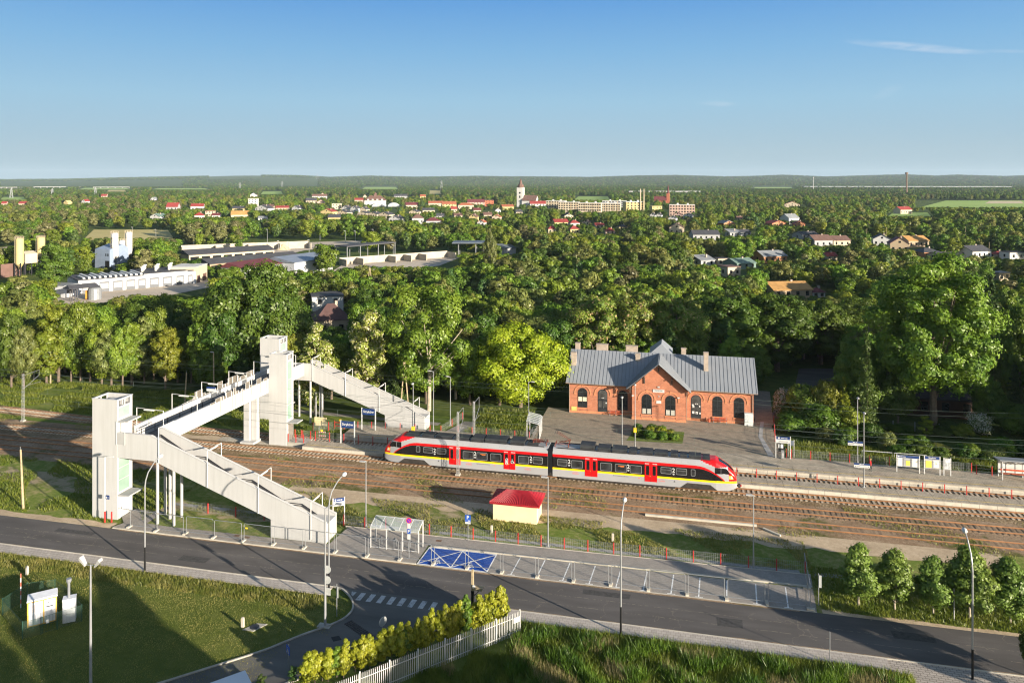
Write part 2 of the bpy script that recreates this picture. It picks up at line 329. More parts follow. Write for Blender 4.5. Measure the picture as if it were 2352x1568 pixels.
rsheet('verge', -150, 60, 74.3, 92.5, verge_m, -.018, .01)
rsheet('embankment', -170, -22.5, 103.6, 122, grass_g, -.016, .1)
# wheel-worn sandy patches between the tracks and the street
rsheet('dirt_path', -50, 34, 86.9, 91.6, dirt_m, -.010, .55, 3)
soil_m = ground_mat('dry_soil', [(.3,(.26,.20,.12)),(.5,(.36,.29,.18)),(.7,(.45,.37,.24))], .4, 2.2, .8, .1, 9, .4, [(.35,(.10,.14,.03)),(.65,(.22,.22,.07))], .3, (.46,.56))
rsheet('bare_soil', -104, -66, 82.4, 86.5, soil_m, -.011, .9, 4, 2.2)
rsheet('bare_soil', -36, -22, 83.6, 87.2, soil_m, -.0085, .8, 7, 1.2)
rsheet('bare_soil', -62, -41, 79.6, 82.0, soil_m, -.0086, .5, 9, 1.2)
rsheet('road_edge_dirt', -130, -63.4, 74.15, 75.4, dirt_m, -.007, .22, 5)
rsheet('road_edge_dirt', 12.6, 45, 74.1, 74.9, dirt_m, -.0071, .2, 6)
rsheet('gravel_path', -62, 13, 81.35, 81.95, pm('grey_gravel', (.27,.26,.24), .95, 0, .2, 3, .4, 20), -.005, .06, 8)
rsheet('gravel_path', 13, 24, 81.2, 81.9, MATS['grey_gravel'], -.0052, .06, 8)
# ---- street, side street, pavements
sheet('road', [(-170,68.43),(60,68.43),(60,74.25),(-170,74.25)], asphalt, .010)
def curve(pts, k=6):                                       # smooth a control polygon
    out = []
    P = [Vector(p) for p in pts]
    for i in range(len(P)-1):
        p0, p1, p2, p3 = P[max(i-1,0)], P[i], P[i+1], P[min(i+2,len(P)-1)]
        for j in range(k):
            u = j/k; out.append(tuple(.5*((2*p1)+(p2-p0)*u+(2*p0-5*p1+4*p2-p3)*u*u+(3*p1-p0-3*p2+p3)*u**3)))
    return out + [tuple(P[-1])]
lk = curve([(-33.6,68.5),(-32.4,68.2),(-31.1,67.1),(-30.35,66.1),(-29.95,64.9),(-30.2,63.5),(-31.2,62.05),(-32.45,60.7),(-33.6,59.25),(-34.9,57.6),(-37.9,54.7),(-43,50),(-52,43)])
rk = curve([(-17.0,68.5),(-18.4,67.6),(-19.6,66.2),(-21.2,64.2),(-25.2,60.0),(-29.5,55.8),(-34.6,51.0),(-44,43)])
def strip(name, a, b, m, z):
    n = max(len(a), len(b)); A = [a[min(len(a)-1, int(i*(len(a)-1)/(n-1)+.5))] for i in range(n)]; B = [b[min(len(b)-1, int(i*(len(b)-1)/(n-1)+.5))] for i in range(n)]
    return flat(MB().add([(p[0],p[1],0) for p in A]+[(p[0],p[1],0) for p in B], [(i,n+i,n+i+1,i+1) for i in range(n-1)]), name, m, z)
strip('side_road', lk, rk, asphalt2, .002)
def kerb(name, pts, w, z0, z1, m):
    mb = MB(); P = [Vector((p[0],p[1])) for p in pts]; n = len(P)
    nor = []
    for i in range(n):
        d = (P[min(i+1,n-1)]-P[max(i-1,0)]).normalized(); nor.append(Vector((-d.y, d.x)))
    vs = []
    for p, q in zip(P, nor): vs += [(p.x,p.y,z0),(p.x+q.x*w,p.y+q.y*w,z0),(p.x+q.x*w,p.y+q.y*w,z1),(p.x,p.y,z1)]
    fs = [(i*4+j, i*4+(j+1)%4, (i+1)*4+(j+1)%4, (i+1)*4+j) for i in range(n-1) for j in range(4)] + [(0,1,2,3),((n-1)*4+3,(n-1)*4+2,(n-1)*4+1,(n-1)*4)]
    return flat(mb.add(vs, fs), name, m)
kerb('kerb', lk, -.15, -.03, .11, concrete)
kerb('kerb', rk[2:], .15, -.03, .08, concrete)
flat(MB().box(-170,-33.6,66.85,68.30,-.03,.07), 'pavement', pavers)
flat(MB().box(-170,-33.6,68.302,68.43,-.03,.10), 'kerb', palecon)
flat(MB().box(-17.0,16.6,66.85,68.30,-.03,.07), 'pavement', pavers)
flat(MB().box(27.5,60,66.85,68.30,-.03,.07), 'pavement', pavers)
flat(MB().box(-17.0,60,68.302,68.43,-.03,.08), 'kerb', palecon)
hexm = brick_mat('wavy_driveway_pavers', (.42,.37,.32), (.35,.31,.27), (.12,.10,.085), 1, .5, .28, .02, bump=.3)
sheet('driveway', [(16.6,66.6),(17.8,62.6),(27.4,55),(35,55),(27.5,66.6),(27.5,68.3),(16.6,68.3)], hexm, .035)
# far side: plain pavement by the bridge, parking bays, pavement behind
sheet('pavement', [(-64.2,74.42),(-27.2,74.42),(-27.2,78.45),(-27.2,80.55),(-37.6,80.55),(-37.9,76.2),(-58.0,75.95),(-60.9,76.1),(-60.9,79.2),(-64.9,79.2),(-64.95,76.9),(-63.6,75.6)], setts, .095)
flat(MB().box(-64.0,-27.2,74.26,74.42,-.03,.10), 'kerb', palecon)
flat(MB().box(-27.2,12.1,74.26,74.40,-.03,.025), 'kerb', palecon)
sheet('parking_bay', [(-27.2,74.4),(12.1,74.4),(12.4,78.5),(-26.9,78.2)], setts, .020)
kerb('kerb', [(-26.9,78.2),(-10,78.42),(12.4,78.72)], .16, -.03, .12, palecon)
sheet('pavement', [(-27.2,78.36),(-10,78.58),(12.4,78.88),(12.6,81.0),(-10,80.62),(-27.2,80.5)], setts, .098)
kerb('kerb', [(-38,80.55),(-27,80.52),(-10,80.63),(12.6,81.02)], .10, -.03, .125, palecon)
# painted bays
bay = sheet('blue_bay_paint', [(-27.05,74.42),(-19.52,74.42),(-19.42,78.18),(-26.95,78.12)], brick_mat('blue_painted_setts', (.022,.10,.42), (.014,.075,.35), (.01,.045,.22), 1, .2, .1, .012, bump=.2), .024)
lw = pm('road_marking_white', (.66,.66,.64), .7, 0, .22, 3.0)
def line(mb, p, q, w=.12, z=.029):
    d = Vector((q[0]-p[0], q[1]-p[1])).normalized()*w/2; nx, ny = -d.y, d.x
    return mb.quad((p[0]+nx,p[1]+ny,z),(p[0]-nx,p[1]-ny,z),(q[0]-nx,q[1]-ny,z),(q[0]+nx,q[1]+ny,z))
mb = MB(); zz = .029
for i, (p, q) in enumerate((((-27.1,74.48),(-19.5,74.48)),((-27.0,78.1),(-19.4,78.15)),((-27.05,74.5),(-26.95,78.1)),((-19.55,74.5),(-19.45,78.15)),((-23.4,74.5),(-23.2,78.1)),
    ((-26.9,78.0),(-23.45,74.55)),((-27.0,74.6),(-23.3,77.95)),((-23.15,78.0),(-19.6,74.6)),((-23.35,74.6),(-19.5,78.0)))): line(mb, p, q, .13, zz+.0015*i)
flat(mb, 'blue_bay_lines', lw)
mb = MB()                                                  # wheelchair figures painted at the foot of both blue bays
for cx in (-25.35, -21.75):
    def arcp(r0, r1, a0, a1, ox, oy, sy=1.0, z=.046):
        K = 12; v = []
        for i in range(K+1):
            a = R(a0+(a1-a0)*i/K); v += [(cx+ox+r0*math.cos(a), oy+r0*math.sin(a)*sy, z), (cx+ox+r1*math.cos(a), oy+r1*math.sin(a)*sy, z)]
        mb.add(v, [(2*i,2*i+1,2*i+3,2*i+2) for i in range(K)])
    arcp(.30,.42,150,380,0,75.08,1.0); arcp(0,.13,0,360,.05,76.05,1.0,.047)
    line(mb, (cx-.02,75.9),(cx-.02,75.3),.13,.048); line(mb, (cx-.02,75.36),(cx+.45,75.36),.12,.0492); line(mb, (cx+.42,75.36),(cx+.62,74.95),.12,.0504); line(mb, (cx-.02,75.65),(cx+.33,75.65),.1,.0516)
flat(mb, 'wheelchair_marking', lw)
mb = MB()
for a in (-17.0,-14.35,-11.7,-9.05,-6.4,-3.75,-1.1,1.5,4.1,6.85,9.65):
    line(mb, (a-.05,74.55),(a+.16,78.15),.12,.026); line(mb, (a-.4,74.50),(a+.35,74.50),.1,.028)
flat(mb, 'bay_lines', lw)
zebm = ground_mat('worn_zebra_paint', [(.36,(.14,.135,.13)),(.46,(.42,.42,.41)),(.6,(.58,.58,.56))], 2.2, 6, .2, .02, 9, .2)
mb = MB()
for i in range(9):
    a = -31.55 + i*1.045 if i else -31.5
    mb.quad((a+(.25 if i==0 else 0),67.5 if i==0 else 66.75,0),(a+.5,67.3 if i==0 else 66.75,0),(a+.55,68.05,0),(a+.05,68.05,0))
flat(mb, 'zebra_crossing', zebm, .012)
# speed bump of studded rubber and a patched square of tar on the side street
mb = MB()
for i in range(14):
    for j in range(4):
        p = Vector((-29.55,63.2)) + Vector((2.95,-1.75))*(i/13) + Vector((.45,.75)).normalized()*(j*.2-.3); s = .085
        mb.box(p.x-s,p.x+s,p.y-s,p.y+s,.0,.05)
tag(flat(mb, 'speed_bump', pm('worn_rubber', (.05,.045,.042), .8, 0, .3, 3), .004, None), 'row of small dark studs laid across the side street', 'speed bump')
for i, (a, b, w, d) in enumerate(((-52,69.6,3.2,1.1),(-9.5,72.6,4.5,.9),(3.0,70.1,2.2,1.4),(-70,72.2,5.0,.8),(18,71.6,3.4,1.2))): sheet('tar_patch', [(a,b),(a+w,b+.05),(a+w+.06,b+d),(a-.04,b+d-.03)], MATS.get('tar2') or pm('tar2', (.055,.052,.05), .9, 0, .25, 3, .2, 20), .0125)
rsheet('road_edge_dust', -170, -34, 68.44, 68.62, MATS['old_ballast'], .0135, .05, 31); rsheet('road_edge_dust', -16, 60, 68.44, 68.62, MATS['old_ballast'], .0135, .05, 32); rsheet('road_edge_dust', -63, 12, 74.02, 74.25, MATS['old_ballast'], .0136, .05, 33)
sheet('tar_patch', [(-30.1,60.85),(-29.5,61.2),(-29.0,60.7),(-29.6,60.3)], pm('tar', (.022,.022,.022), .8), .007)
mb = MB().pz([(-38.3,60.1),(-37.5,61.25),(-36.55,61.35),(-37.2,60.1)], -.02, .03); mb.pz([(-37.45+.42*math.cos(R(a)),60.7+.42*math.sin(R(a))) for a in range(0,360,30)], .03, .05, 1)
tag(flat(mb, 'manhole_cover', [concrete, dark_metal], 0, None), 'round dark manhole cover in a concrete slab on the lawn', 'manhole')
for k, (a, b) in enumerate(((-47.6,75.6),(-48.9,75.7),(-26.4,79.6))):
    tag(flat(MB().box(a-.32,a+.32,b-.2,b+.2,.09,.102), 'drain_cover', pm('rusty_iron', (.17,.10,.06), .8, .2, .25, 4), 0, None), ('rusty square drain cover on the pavement right of the flooded kerb line' if 0 else ['rusty drain cover in the pavement below the stair, right of its twin','rusty drain cover in the pavement below the stair, left of its twin','rusty drain cover in the pavement above the blue parking bays'][k]), 'drain cover', 'rusty drain covers')
# ---- track beds
def bed(name, t0, t1, nc, half, z, m, sh=.45):
    return flat(MB().px([(nc-half-sh,-.08),(nc-half,z),(nc+half,z),(nc+half+sh,-.08)], t0, t1), name, m)
flat(MB().px([(89.6,-.05),(90.4,.0),(104.4,.0),(104.9,-.05)], -180, 62), 'old_track_bed', bed_m)
bed('track_bed', -180, 62, 100.72, 1.55, .10, ballast_m, 1.3)
bed('track_bed', -180, 62, 96.45, 1.2, .03, bed_m, .5)
rsheet('pale_gravel', -70, -55.5, 102.3, 105.6, ballast_l, .018, .25, 12)
rsheet('sand_patch', -80, -66.5, 101.6, 104.6, dirt_m, .012, .5, 14)
rsheet('forecourt', -22.9, 14.6, 112.95, 129.4, forec_m, .52, .02, 2)
# ---- platforms
flat(MB().box(-55.1,62,102.02,104.62,-.05,.60), 'platform', [plat_m])
mb = MB()
for i in range(60): mb.box(-55+i*1.96,-55+i*1.96+1.93,101.88,102.018,-.05,.585)
flat(mb, 'platform_edge', palecon)
flat(MB().box(-58.2,-55.15,103.3,105.3,-.05,.58), 'platform_ramp', concrete)
flat(MB().box(-51.5,62,107.72,113.1,-.05,.60), 'platform', [plat_m])
mb = MB()
for i in range(58): mb.box(-51.5+i*1.96,-51.5+i*1.96+1.93,107.58,107.718,-.05,.585)
flat(mb, 'platform_edge', palecon)
mb = MB().box(-51.5,62,107.5,107.9,.604,.66)
flat(mb, 'platform_coping', pm('coping_slab', (.42,.36,.28), .9, 0, .15, .8))
ylw = pm('platform_yellow_line', (.62,.42,.08), .8, 0, .2, 2); drk = pm('platform_joint', (.15,.13,.10), .9)
mb = MB().quad((-54.8,102.8,.604),(62,102.8,.604),(62,102.9,.604),(-54.8,102.9,.604)); flat(mb, 'platform_line', ylw)
mb = MB().quad((-51.2,108.62,.604),(62,108.62,.604),(62,108.72,.604),(-51.2,108.72,.604)); flat(mb, 'platform_line', ylw)
mb = MB()
for i in range(58):
    a = -54+i*1.96; mb.quad((a,102.05,.6025),(a+.05,102.05,.6025),(a+.05,104.6,.6025),(a,104.6,.6025)); mb.quad((a,107.95,.6025),(a+.05,107.95,.6025),(a+.05,109.7,.6025),(a,109.7,.6025))
flat(mb, 'platform_joints', drk)
sheet('tactile_strip', [(11.9,113.0),(12.8,113.0),(11.9,121.5),(11.3,121.5)], pm('pale_tactile_paving', (.33,.32,.31), .9, 0, .1, 2), .535)
sheet('tactile_strip', [(11.3,121.55),(11.9,121.55),(12.9,129.3),(12.35,129.3)], MATS['pale_tactile_paving'], .5355)
sheet('path', [(11.6,129.45),(14.4,129.45),(16,150),(11.9,150)], forec_m, .02)
sheet('path', [(-37.3,113.5),(-34.5,113.4),(-32.5,120),(-35.3,120)], setts, .05)
sheet('path', [(-67,118.5),(-39,117.2),(-39,118.6),(-67,119.9)], setts, .02)
# car park in the shade behind the station, seen through the gap right of its roof
sheet('car_park', [atn(1822,905),atn(1965,905),atn(1975,846),atn(1835,846)], asphalt2, .02)
sheet('car_park', [atn(1822,905),atn(1965,905),atn(1900,960),atn(1760,960)], asphalt2, .015)
# ================================================================== FOOTBRIDGE
def slope(n): return -.0155*(n-79)                         # the deck falls slightly away from the street
screen_mesh = mesh_mat('brown_screen_mesh', (.16,.14,.115), .55, 9, 9)
def lift_tower(label, t, n, w, d, h, kind):
    T = thing('lift_tower', label, 'lift tower', t, n, -.05)
    roof = h-.85
    mb = MB().box(0,w,0,d,0,roof)
    mb.box(0,w,-.0,.16,roof,h); mb.box(0,w,d-.16,d,roof,h) if kind != 2 else mb.box(0,w,d-.16,d,roof,h-.12)
    mb.box(0,.14,.16,d-.16,h-.12,h); mb.box(w-.14,w,.16,d-.16,h-.12,h)
    for y in (.16, d/2-.05, d-.3): mb.box(w-.14,w,y,y+.12,roof,h-.12); mb.box(0,.14,y,y+.12,roof,h-.12)
    mb.build('shaft', white, T)
    MB().box(.05,w-.05,-.06,d+.06,h,h+.05).box(-.05,.12,-.06,d+.06,h+.001,h+.055).box(w-.12,w+.05,-.06,d+.06,h+.001,h+.055).build('coping', white_cap, T) if False else None
    c = MB(); c.box(-.05,w+.05,-.06,.14,h,h+.05); c.box(-.05,w+.05,d-.14,d+.06,h,h+.05); c.box(-.05,.16,.14,d-.14,h,h+.05); c.box(w-.16,w+.05,.14,d-.14,h,h+.05); c.build('coping', white_cap, T)
    u = MB().box(w*.32,w*.78,d*.4,d*.8,roof,roof+.55); u.box(w*.82,w*.92,d*.45,d*.6,roof,roof+.7); u.build('roof_unit', greywhite, T)
    MB().box(.15,w-.15,.18,d-.18,roof,roof+.02).build('roof', pm('grey_roof_felt', (.22,.22,.22), .9), T)
    def glass(y0, y1, z0, z1, mull=()):
        f = MB(); x = w
        f.box(x,x+.03,y0-.07,y0,z0-.07,z1+.07); f.box(x,x+.03,y1,y1+.07,z0-.07,z1+.07); f.box(x,x+.03,y0,y1,z0-.07,z0); f.box(x,x+.03,y0,y1,z1,z1+.07)
        for z in mull: f.box(x,x+.03,y0,y1,z-.02,z+.02)
        g = f.build('window_frame', white_cap, T); MB().box(x,x+.012,y0,y1,z0,z1).build('pane', glassgreen, g)
    y0, y1 = .17, d-.55
    def canopy(z, ext=1.5):
        MB().py([(w,z+.02),(w+ext,z+.10),(w+ext,z+.26),(w,z+.2)], .05, y1+.35).build('canopy', greywhite, T)
    def door(z0, hh=2.15):
        dd = MB().box(w,w+.03,.55,y1+.1,z0,z0+hh).build('door', pm('lift_door_grey', (.45,.46,.46), .5, .2, .1, 1), T)
        MB().box(w+.03,w+.045,.62,.68,z0+.95,z0+1.25).build('handle', dark_metal, dd)
        MB().box(w,w+.035,.25,.5,z0,z0+hh).build('door_jamb', white_cap, T)
    if kind == 1:
        glass(y0,y1,11.95,13.12); glass(y0,y1,3.2,7.22,(4.6,6.0)); canopy(11.45,1.4); canopy(2.75,1.6); door(.1); door(8.75)
        MB().box(w-.1,w+1.15,-.03,0,8.95,10.25).build('railing_panel', greywhite, T)
        r = MB(); r.tube([(w-.08,-.05,8.9),(w-.08,-.05,11.62),(w+1.05,-.05,11.62),(w+1.05,-.05,8.9)], .03); r.build('railing', white_cap, T)
        r = MB(); r.tube([(1.9,-.9,0),(1.9,-.9,7.7),(3.0,-.9,7.78)], .05); r.build('downpipe', white_cap, T) if False else None
    elif kind == 2:
        glass(y0,y1,3.9,12.6,(6.1,6.15,8.2,9.9)); canopy(3.35,1.7); door(.62,2.5)
        MB().box(w,w+.04,.4,d-.1,.6,3.3).build('entrance_shade_panel', pm('painted_entrance_shade', (.17,.15,.13), .8), T)  # flat dark panel over the door, the entrance's shade put into its colour
    else:
        glass(y0,y1,11.6,12.75); canopy(11.1,1.3); door(8.2)
        glass(y0,y1,2.9,6.8,(4.5,)); canopy(2.5,1.6); door(.1)
    return T
lift_tower('near white lift tower standing beside the street, with two canopies and a glazed side', -68.55, 76.33, 3.45, 2.5, 14.1, 1)
lift_tower('middle white lift tower on the island platform with one tall green glass strip', -61.22, 103.2, 2.95, 2.0, 13.72, 2)
lift_tower('rear white lift tower at the far end of the footbridge in front of trees', -69.0, 113.5, 3.6, 2.5, 13.65, 3)
# ---- bridge span
B = thing('footbridge', 'long white covered-sided footbridge span crossing above the railway tracks', 'footbridge', 0, 0)
def span(x0, x1, z0, z1, n0=78.95, n1=114.0, mi=0, mb=None):
    mb = mb or MB(); a, b = slope(n0), slope(n1)
    return mb.prism([(x0,n0,z0+a),(x1,n0,z0+a),(x1,n0,z1+a),(x0,n0,z1+a)], [(x0,n1,z0+b),(x1,n1,z0+b),(x1,n1,z1+b),(x0,n1,z1+b)], mi)
mb = span(-65.0,-64.82,8.2,10.24); span(-61.48,-61.3,8.2,10.24,mb=mb)
span(-65.05,-64.75,10.24,10.30,mb=mb); span(-61.54,-61.26,10.24,10.30,mb=mb)
k = 79.3
while k < 114:
    z = slope(k); mb.box(-61.3,-61.275,k,k+.05,8.22+z,10.2+z); mb.box(-65.025,-65.0,k,k+.05,8.22+z,10.2+z); k += 1.22
mb.build('parapet', white, B)
span(-64.82,-61.48,8.25,8.66).build('deck', pm('deck_asphalt', (.13,.125,.125), .85, 0, .15, 1), B)
span(-64.0,-62.3,7.75,8.24).build('girder', greywhite, B)
mb = span(-64.72,-64.68,9.52,9.57); span(-64.72,-64.68,9.15,9.2,mb=mb)
k = 80
while k < 113: mb.box(-64.8,-64.74,k,k+.05,8.66+slope(k),9.6+slope(k)); k += 2.4
mb.build('handrail', dark_metal, B)
rr = random.Random(11)
for side, x, a, b in ((0,-61.2,88.6,103.0), (1,-65.08,88.0,105.5)):
    f = MB(); s = MB(); k = a; i = 0
    while k < b:
        w = rr.choice((.35,.5,.95,1.15,.6)); hh = 10.25+rr.choice((.1,.35,.75,.95,.5)) * (0.35 if k < a+1.2 else 1) + .05; lo = 8.25+rr.choice((0,.3,.5,.15)); z = slope(k)
        f.tube([(x,k,lo+z),(x,k,hh+z),(x,k+w,hh+z),(x,k+w,lo+z+.25)], .03, 4); 
        s.quad((x,k,10.26+z),(x,k+w,10.26+z),(x,k+w,hh+z),(x,k,hh+z)); k += w+.06; i += 1
    q = f.build('screen_frame', white_cap, B); s.build('screen_mesh', screen_mesh, q)
for j, k in enumerate((79.5,86.0,92.2,98.6,105.2,111.4)):
    z = slope(k); f = MB(); f.tube([(-65.02,k,8.3+z),(-65.02,k,12.28+z),(-61.3,k,12.12+z),(-61.3,k,8.3+z)], .06, 4)
    q = f.build('light_frame', white_cap, B); MB().box(-64.0,-62.6,k-.07,k+.07,12.03+z,12.16+z).build('light', signwhite, q)
q = MB().box(-64.1,-62.75,91.98,92.06,10.95,11.3,0).box(-64.1,-62.75,91.98,92.06,11.3,11.55,1).build('hanging_sign', [signwhite, navy], B)
# the pier between the tracks: two legs on a pad
P = thing('bridge_pier', 'white two-legged concrete pier standing on a pad under the footbridge', 'bridge pier', -64.45, 103.3)
MB().box(-1.1,1.15,-1.05,1.25,0,.35).build('pad', white, P)
MB().box(-.9,.02,-.35,1.0,.35,8.0).box(.10,.95,.2,1.0,.35,8.0).box(.02,.10,.3,.9,.35,8.0).build('leg', white, P)
# ---- stairs
def stairs(label, t, n, zs, kink, end, cols, x_left, frames, zf):
    S = thing('footbridge_staircase', label, 'staircase', t, n)
    # profile along x (0 = slope start) ; zs scales heights
    H0 = 10.2*zs; L = end-kink
    def top(x): return H0 - (H0-2.25)*max(0,(x-kink))/L
    u0 = 7.29*zs; us = (x_left, u0)
    slope_b = (u0-.0)/(end-1.1-kink-.4)
    prof = [(x_left,H0),(kink,H0),(end,2.25),(end,.0),(end-1.0,.0),(kink+.4,u0),(x_left,u0)]
    MB().py(prof, 0, .2).py([(x_left,H0),(kink,H0),(end,2.25),(end,2.32),(kink+.01,H0+.07),(x_left,H0+.07)], -.04, .24).build('side_wall', white, S)
    xo = -61.28-t if t > -62 else 0
    prof2 = [(xo,H0)]+prof[1:-1]+[(xo,u0)]
    MB().py(prof2, 2.4, 2.6).py([(xo,H0),(kink,H0),(end,2.25),(end,2.32),(kink+.01,H0+.07),(xo,H0+.07)], 2.36, 2.64).build('side_wall', white, S)
    MB().box(end-6.75,end-.02,.03,2.57,0,2.05).build('base_wall', white, S)
    # treads: four flights and three landings
    zt = 8.65*zs; fl = []; x = kink-.2; poly = []
    runs = [(3.9*L/22.45,2.18*zs),(4.2*L/22.45,2.18*zs),(4.4*L/22.45,2.18*zs)]; lands = [2.0*L/22.45]*3
    pts = [(x_left,zt),(x,zt)]; z = zt
    for i in range(4):
        run = runs[i][0] if i < 3 else end-.4-x; drop = (runs[i][1] if i < 3 else z-.1); ns = 13
        for k in range(ns):
            x += run/ns; pts.append((x, pts[-1][1])); z -= drop/ns; pts.append((x, z))
        if i < 3: x += lands[i]; pts.append((x, z))
    under = [(end-1.3,.02),(kink+.4,u0+.1),(x_left,u0+.1)]
    MB().py(pts+under, .2, 2.4).build('steps', concrete, S)
    rail = MB(); base = [(xo if xo else x_left,zt+.9)]; x = kink-.2; z = zt; pl = [base[0],(x-.2,zt+.9)]
    for i in range(4):
        run = runs[i][0] if i < 3 else end-.4-x; drop = runs[i][1] if i < 3 else z-.1
        x += run; z -= drop; pl.append((x, z+.9))
        if i < 3: x += lands[i]; pl.append((x, z+.9))
    for dz in (0,-.2): rail.tube([(a,2.3,b+dz) for a,b in pl], .055, 5); rail.tube([(a,.32,b+dz) for a,b in pl[1:]], .03, 5)
    rail.build('handrail', dark_metal, S)
    for fx, fz in frames:
        f = MB(); b = max(.3, top(fx)-2.65*zs); f.tube([(fx,-.06,b),(fx,-.06,fz),(fx,2.66,fz+.0),(fx,2.66,top(fx)-.3)], .06, 4)
        q = f.build('light_frame', white_cap, S); MB().box(fx-.07,fx+.07,.5,1.9,fz-.12,fz-.04).build('light', signwhite, q)
    for cx, cy in cols:
        zc = (u0-.05) if cx < kink+.4 else u0 - slope_b*(cx-kink-.4)-.02
        MB().cyl(cx,cy,-.1,zc,.17,k=12).build('column', greywhite, S)
    return S
stairs('near white staircase coming down beside the street from the footbridge', -60.75, 76.35, 1.0, 0.2, 22.4,
       [(.97,.15),(.25,2.45),(1.55,1.6),(3.15,.15),(2.55,2.35)], -4.35, [(1.27,11.2),(7.65,9.05),(14.13,6.7),(20.6,4.42)], 1)
stairs('far white staircase coming down behind the train from the footbridge', -60.55, 114.0, .945, .3, 20.35,
       [(.55,-.1),(.2,2.5),(1.1,2.2),(1.6,2.0),(-2.9,2.5)], -4.9, [(.92,10.65),(6.75,8.62),(12.6,6.58),(18.5,4.58)], 1)
q = thing('noticeboard', 'square yellow notice board with a sample lamp-post shadow below the far stair' if 0 else 'square pale yellow notice board on the grass below the far staircase', 'notice board', -57.4, 112.3)
MB().box(-1.05,1.05,0,.12,.15,1.55).build('board', pm('pale_yellow_board', (.62,.52,.30), .8, 0, .12, 1), q)
for x in (-.8,-.3,.3,.8):
    for z in (.4,.85,1.3): MB().box(x-.03,x+.03,-.012,0,z-.05,z+.05).build('fixing', concrete, q)
# ================================================================== RAILWAY TRACKS, TRAIN
rust = pm('rusty_rail', (.30,.15,.07), .7, .3, .2, 1.5)
railtop = pm('worn_rail_head', (.30,.22,.16), .4, .5, .15, 1.5)
slp = pm('concrete_sleeper', (.40,.33,.25), .9, 0, .3, 1.2)
slpd = pm('dark_wooden_sleeper', (.20,.14,.09), .95, 0, .3, 1.2)
def track(label, pts, z, sm, group, gap=.62, seed=0, vis=.06):
    T = thing('railway_track', label, 'railway track', 0, 0, 0); P = [Vector(p) for p in pts]
    seg = [(P[i+1]-P[i]).length for i in range(len(P)-1)]; tot = sum(seg)
    def pos(s):
        for i, l in enumerate(seg):
            if s <= l or i == len(seg)-1: d = (P[i+1]-P[i])/l; return P[i]+d*s, d
            s -= l
    mb = MB(); s = .3; rr = random.Random(seed)
    while s < tot:
        p, d = pos(s); q = Vector((-d.y,d.x)); a = p-q*1.25; b = p+q*1.25; h = d*.13; zt = z+vis*rr.uniform(.6,1.1)
        mb.prism([(a.x-h.x,a.y-h.y,z-.1),(b.x-h.x,b.y-h.y,z-.1),(b.x+h.x,b.y+h.y,z-.1),(a.x+h.x,a.y+h.y,z-.1)], [(a.x-h.x,a.y-h.y,zt),(b.x-h.x,b.y-h.y,zt),(b.x+h.x,b.y+h.y,zt),(a.x+h.x,a.y+h.y,zt)]); s += gap
    mb.build('sleepers', sm, T)
    for o in (-.7525,.7525):
        mb = MB(); n = len(P)
        for i in range(n-1):
            d = (P[i+1]-P[i]).normalized(); q = Vector((-d.y,d.x)); a = P[i]+q*o; b = P[i+1]+q*o
            for w, z0, z1, m in ((.065,z+.04,z+.07,0),(.018,z+.07,z+.16,0),(.036,z+.16,z+.20,1)):
                c = q*w; mb.prism([(a.x-c.x,a.y-c.y,z0),(a.x+c.x,a.y+c.y,z0),(a.x+c.x,a.y+c.y,z1),(a.x-c.x,a.y-c.y,z1)],[(b.x-c.x,b.y-c.y,z0),(b.x+c.x,b.y+c.y,z0),(b.x+c.x,b.y+c.y,z1),(b.x-c.x,b.y-c.y,z1)], m)
        mb.build('rail', [rust, railtop], T)
    return T
G_ = 'parallel railway tracks'
track('railway track on raised gravel that the red train stands on', [(-180,101.6),(-120,100.9),(-70,100.72),(62,100.72)], .09, slp, G_, seed=1)
track('rusty railway track next in front of the train track', [(-180,97.0),(-110,96.7),(-70,96.5),(62,96.35)], .02, slpd, G_, seed=2, vis=.05)
track('overgrown railway track closest to the street', [(-180,93.6),(-105,93.2),(-60,92.95),(62,92.35)], -.02, slpd, G_, seed=3, vis=.03)
track('railway track in the trench between the two platforms', [(-180,113.5),(-150,111.2),(-117,108.8),(-97,107.1),(-75,106.4),(-60,106.18),(62,106.18)], .06, slp, G_, seed=4)
flat(MB().px([(104.7,-.06),(105.0,.05),(107.4,.05),(107.6,-.06)], -56, 62), 'track_bed', ballast_m)
mb = MB(); pts = [(-180,113.5),(-150,111.2),(-117,108.8),(-97,107.1),(-75,106.4),(-56,106.18)]
for (a,b),(c,d) in zip(pts, pts[1:]): mb.quad((a,b-1.9,-.05),(a,b-1.5,.055),(c,d-1.5,.055),(c,d-1.9,-.05)); mb.quad((a,b-1.5,.055),(a,b+1.5,.055),(c,d+1.5,.055),(c,d-1.5,.055)); mb.quad((a,b+1.5,.055),(a,b+1.9,-.05),(c,d+1.9,-.05),(c,d+1.5,.055))
flat(mb, 'track_bed', ballast_m)
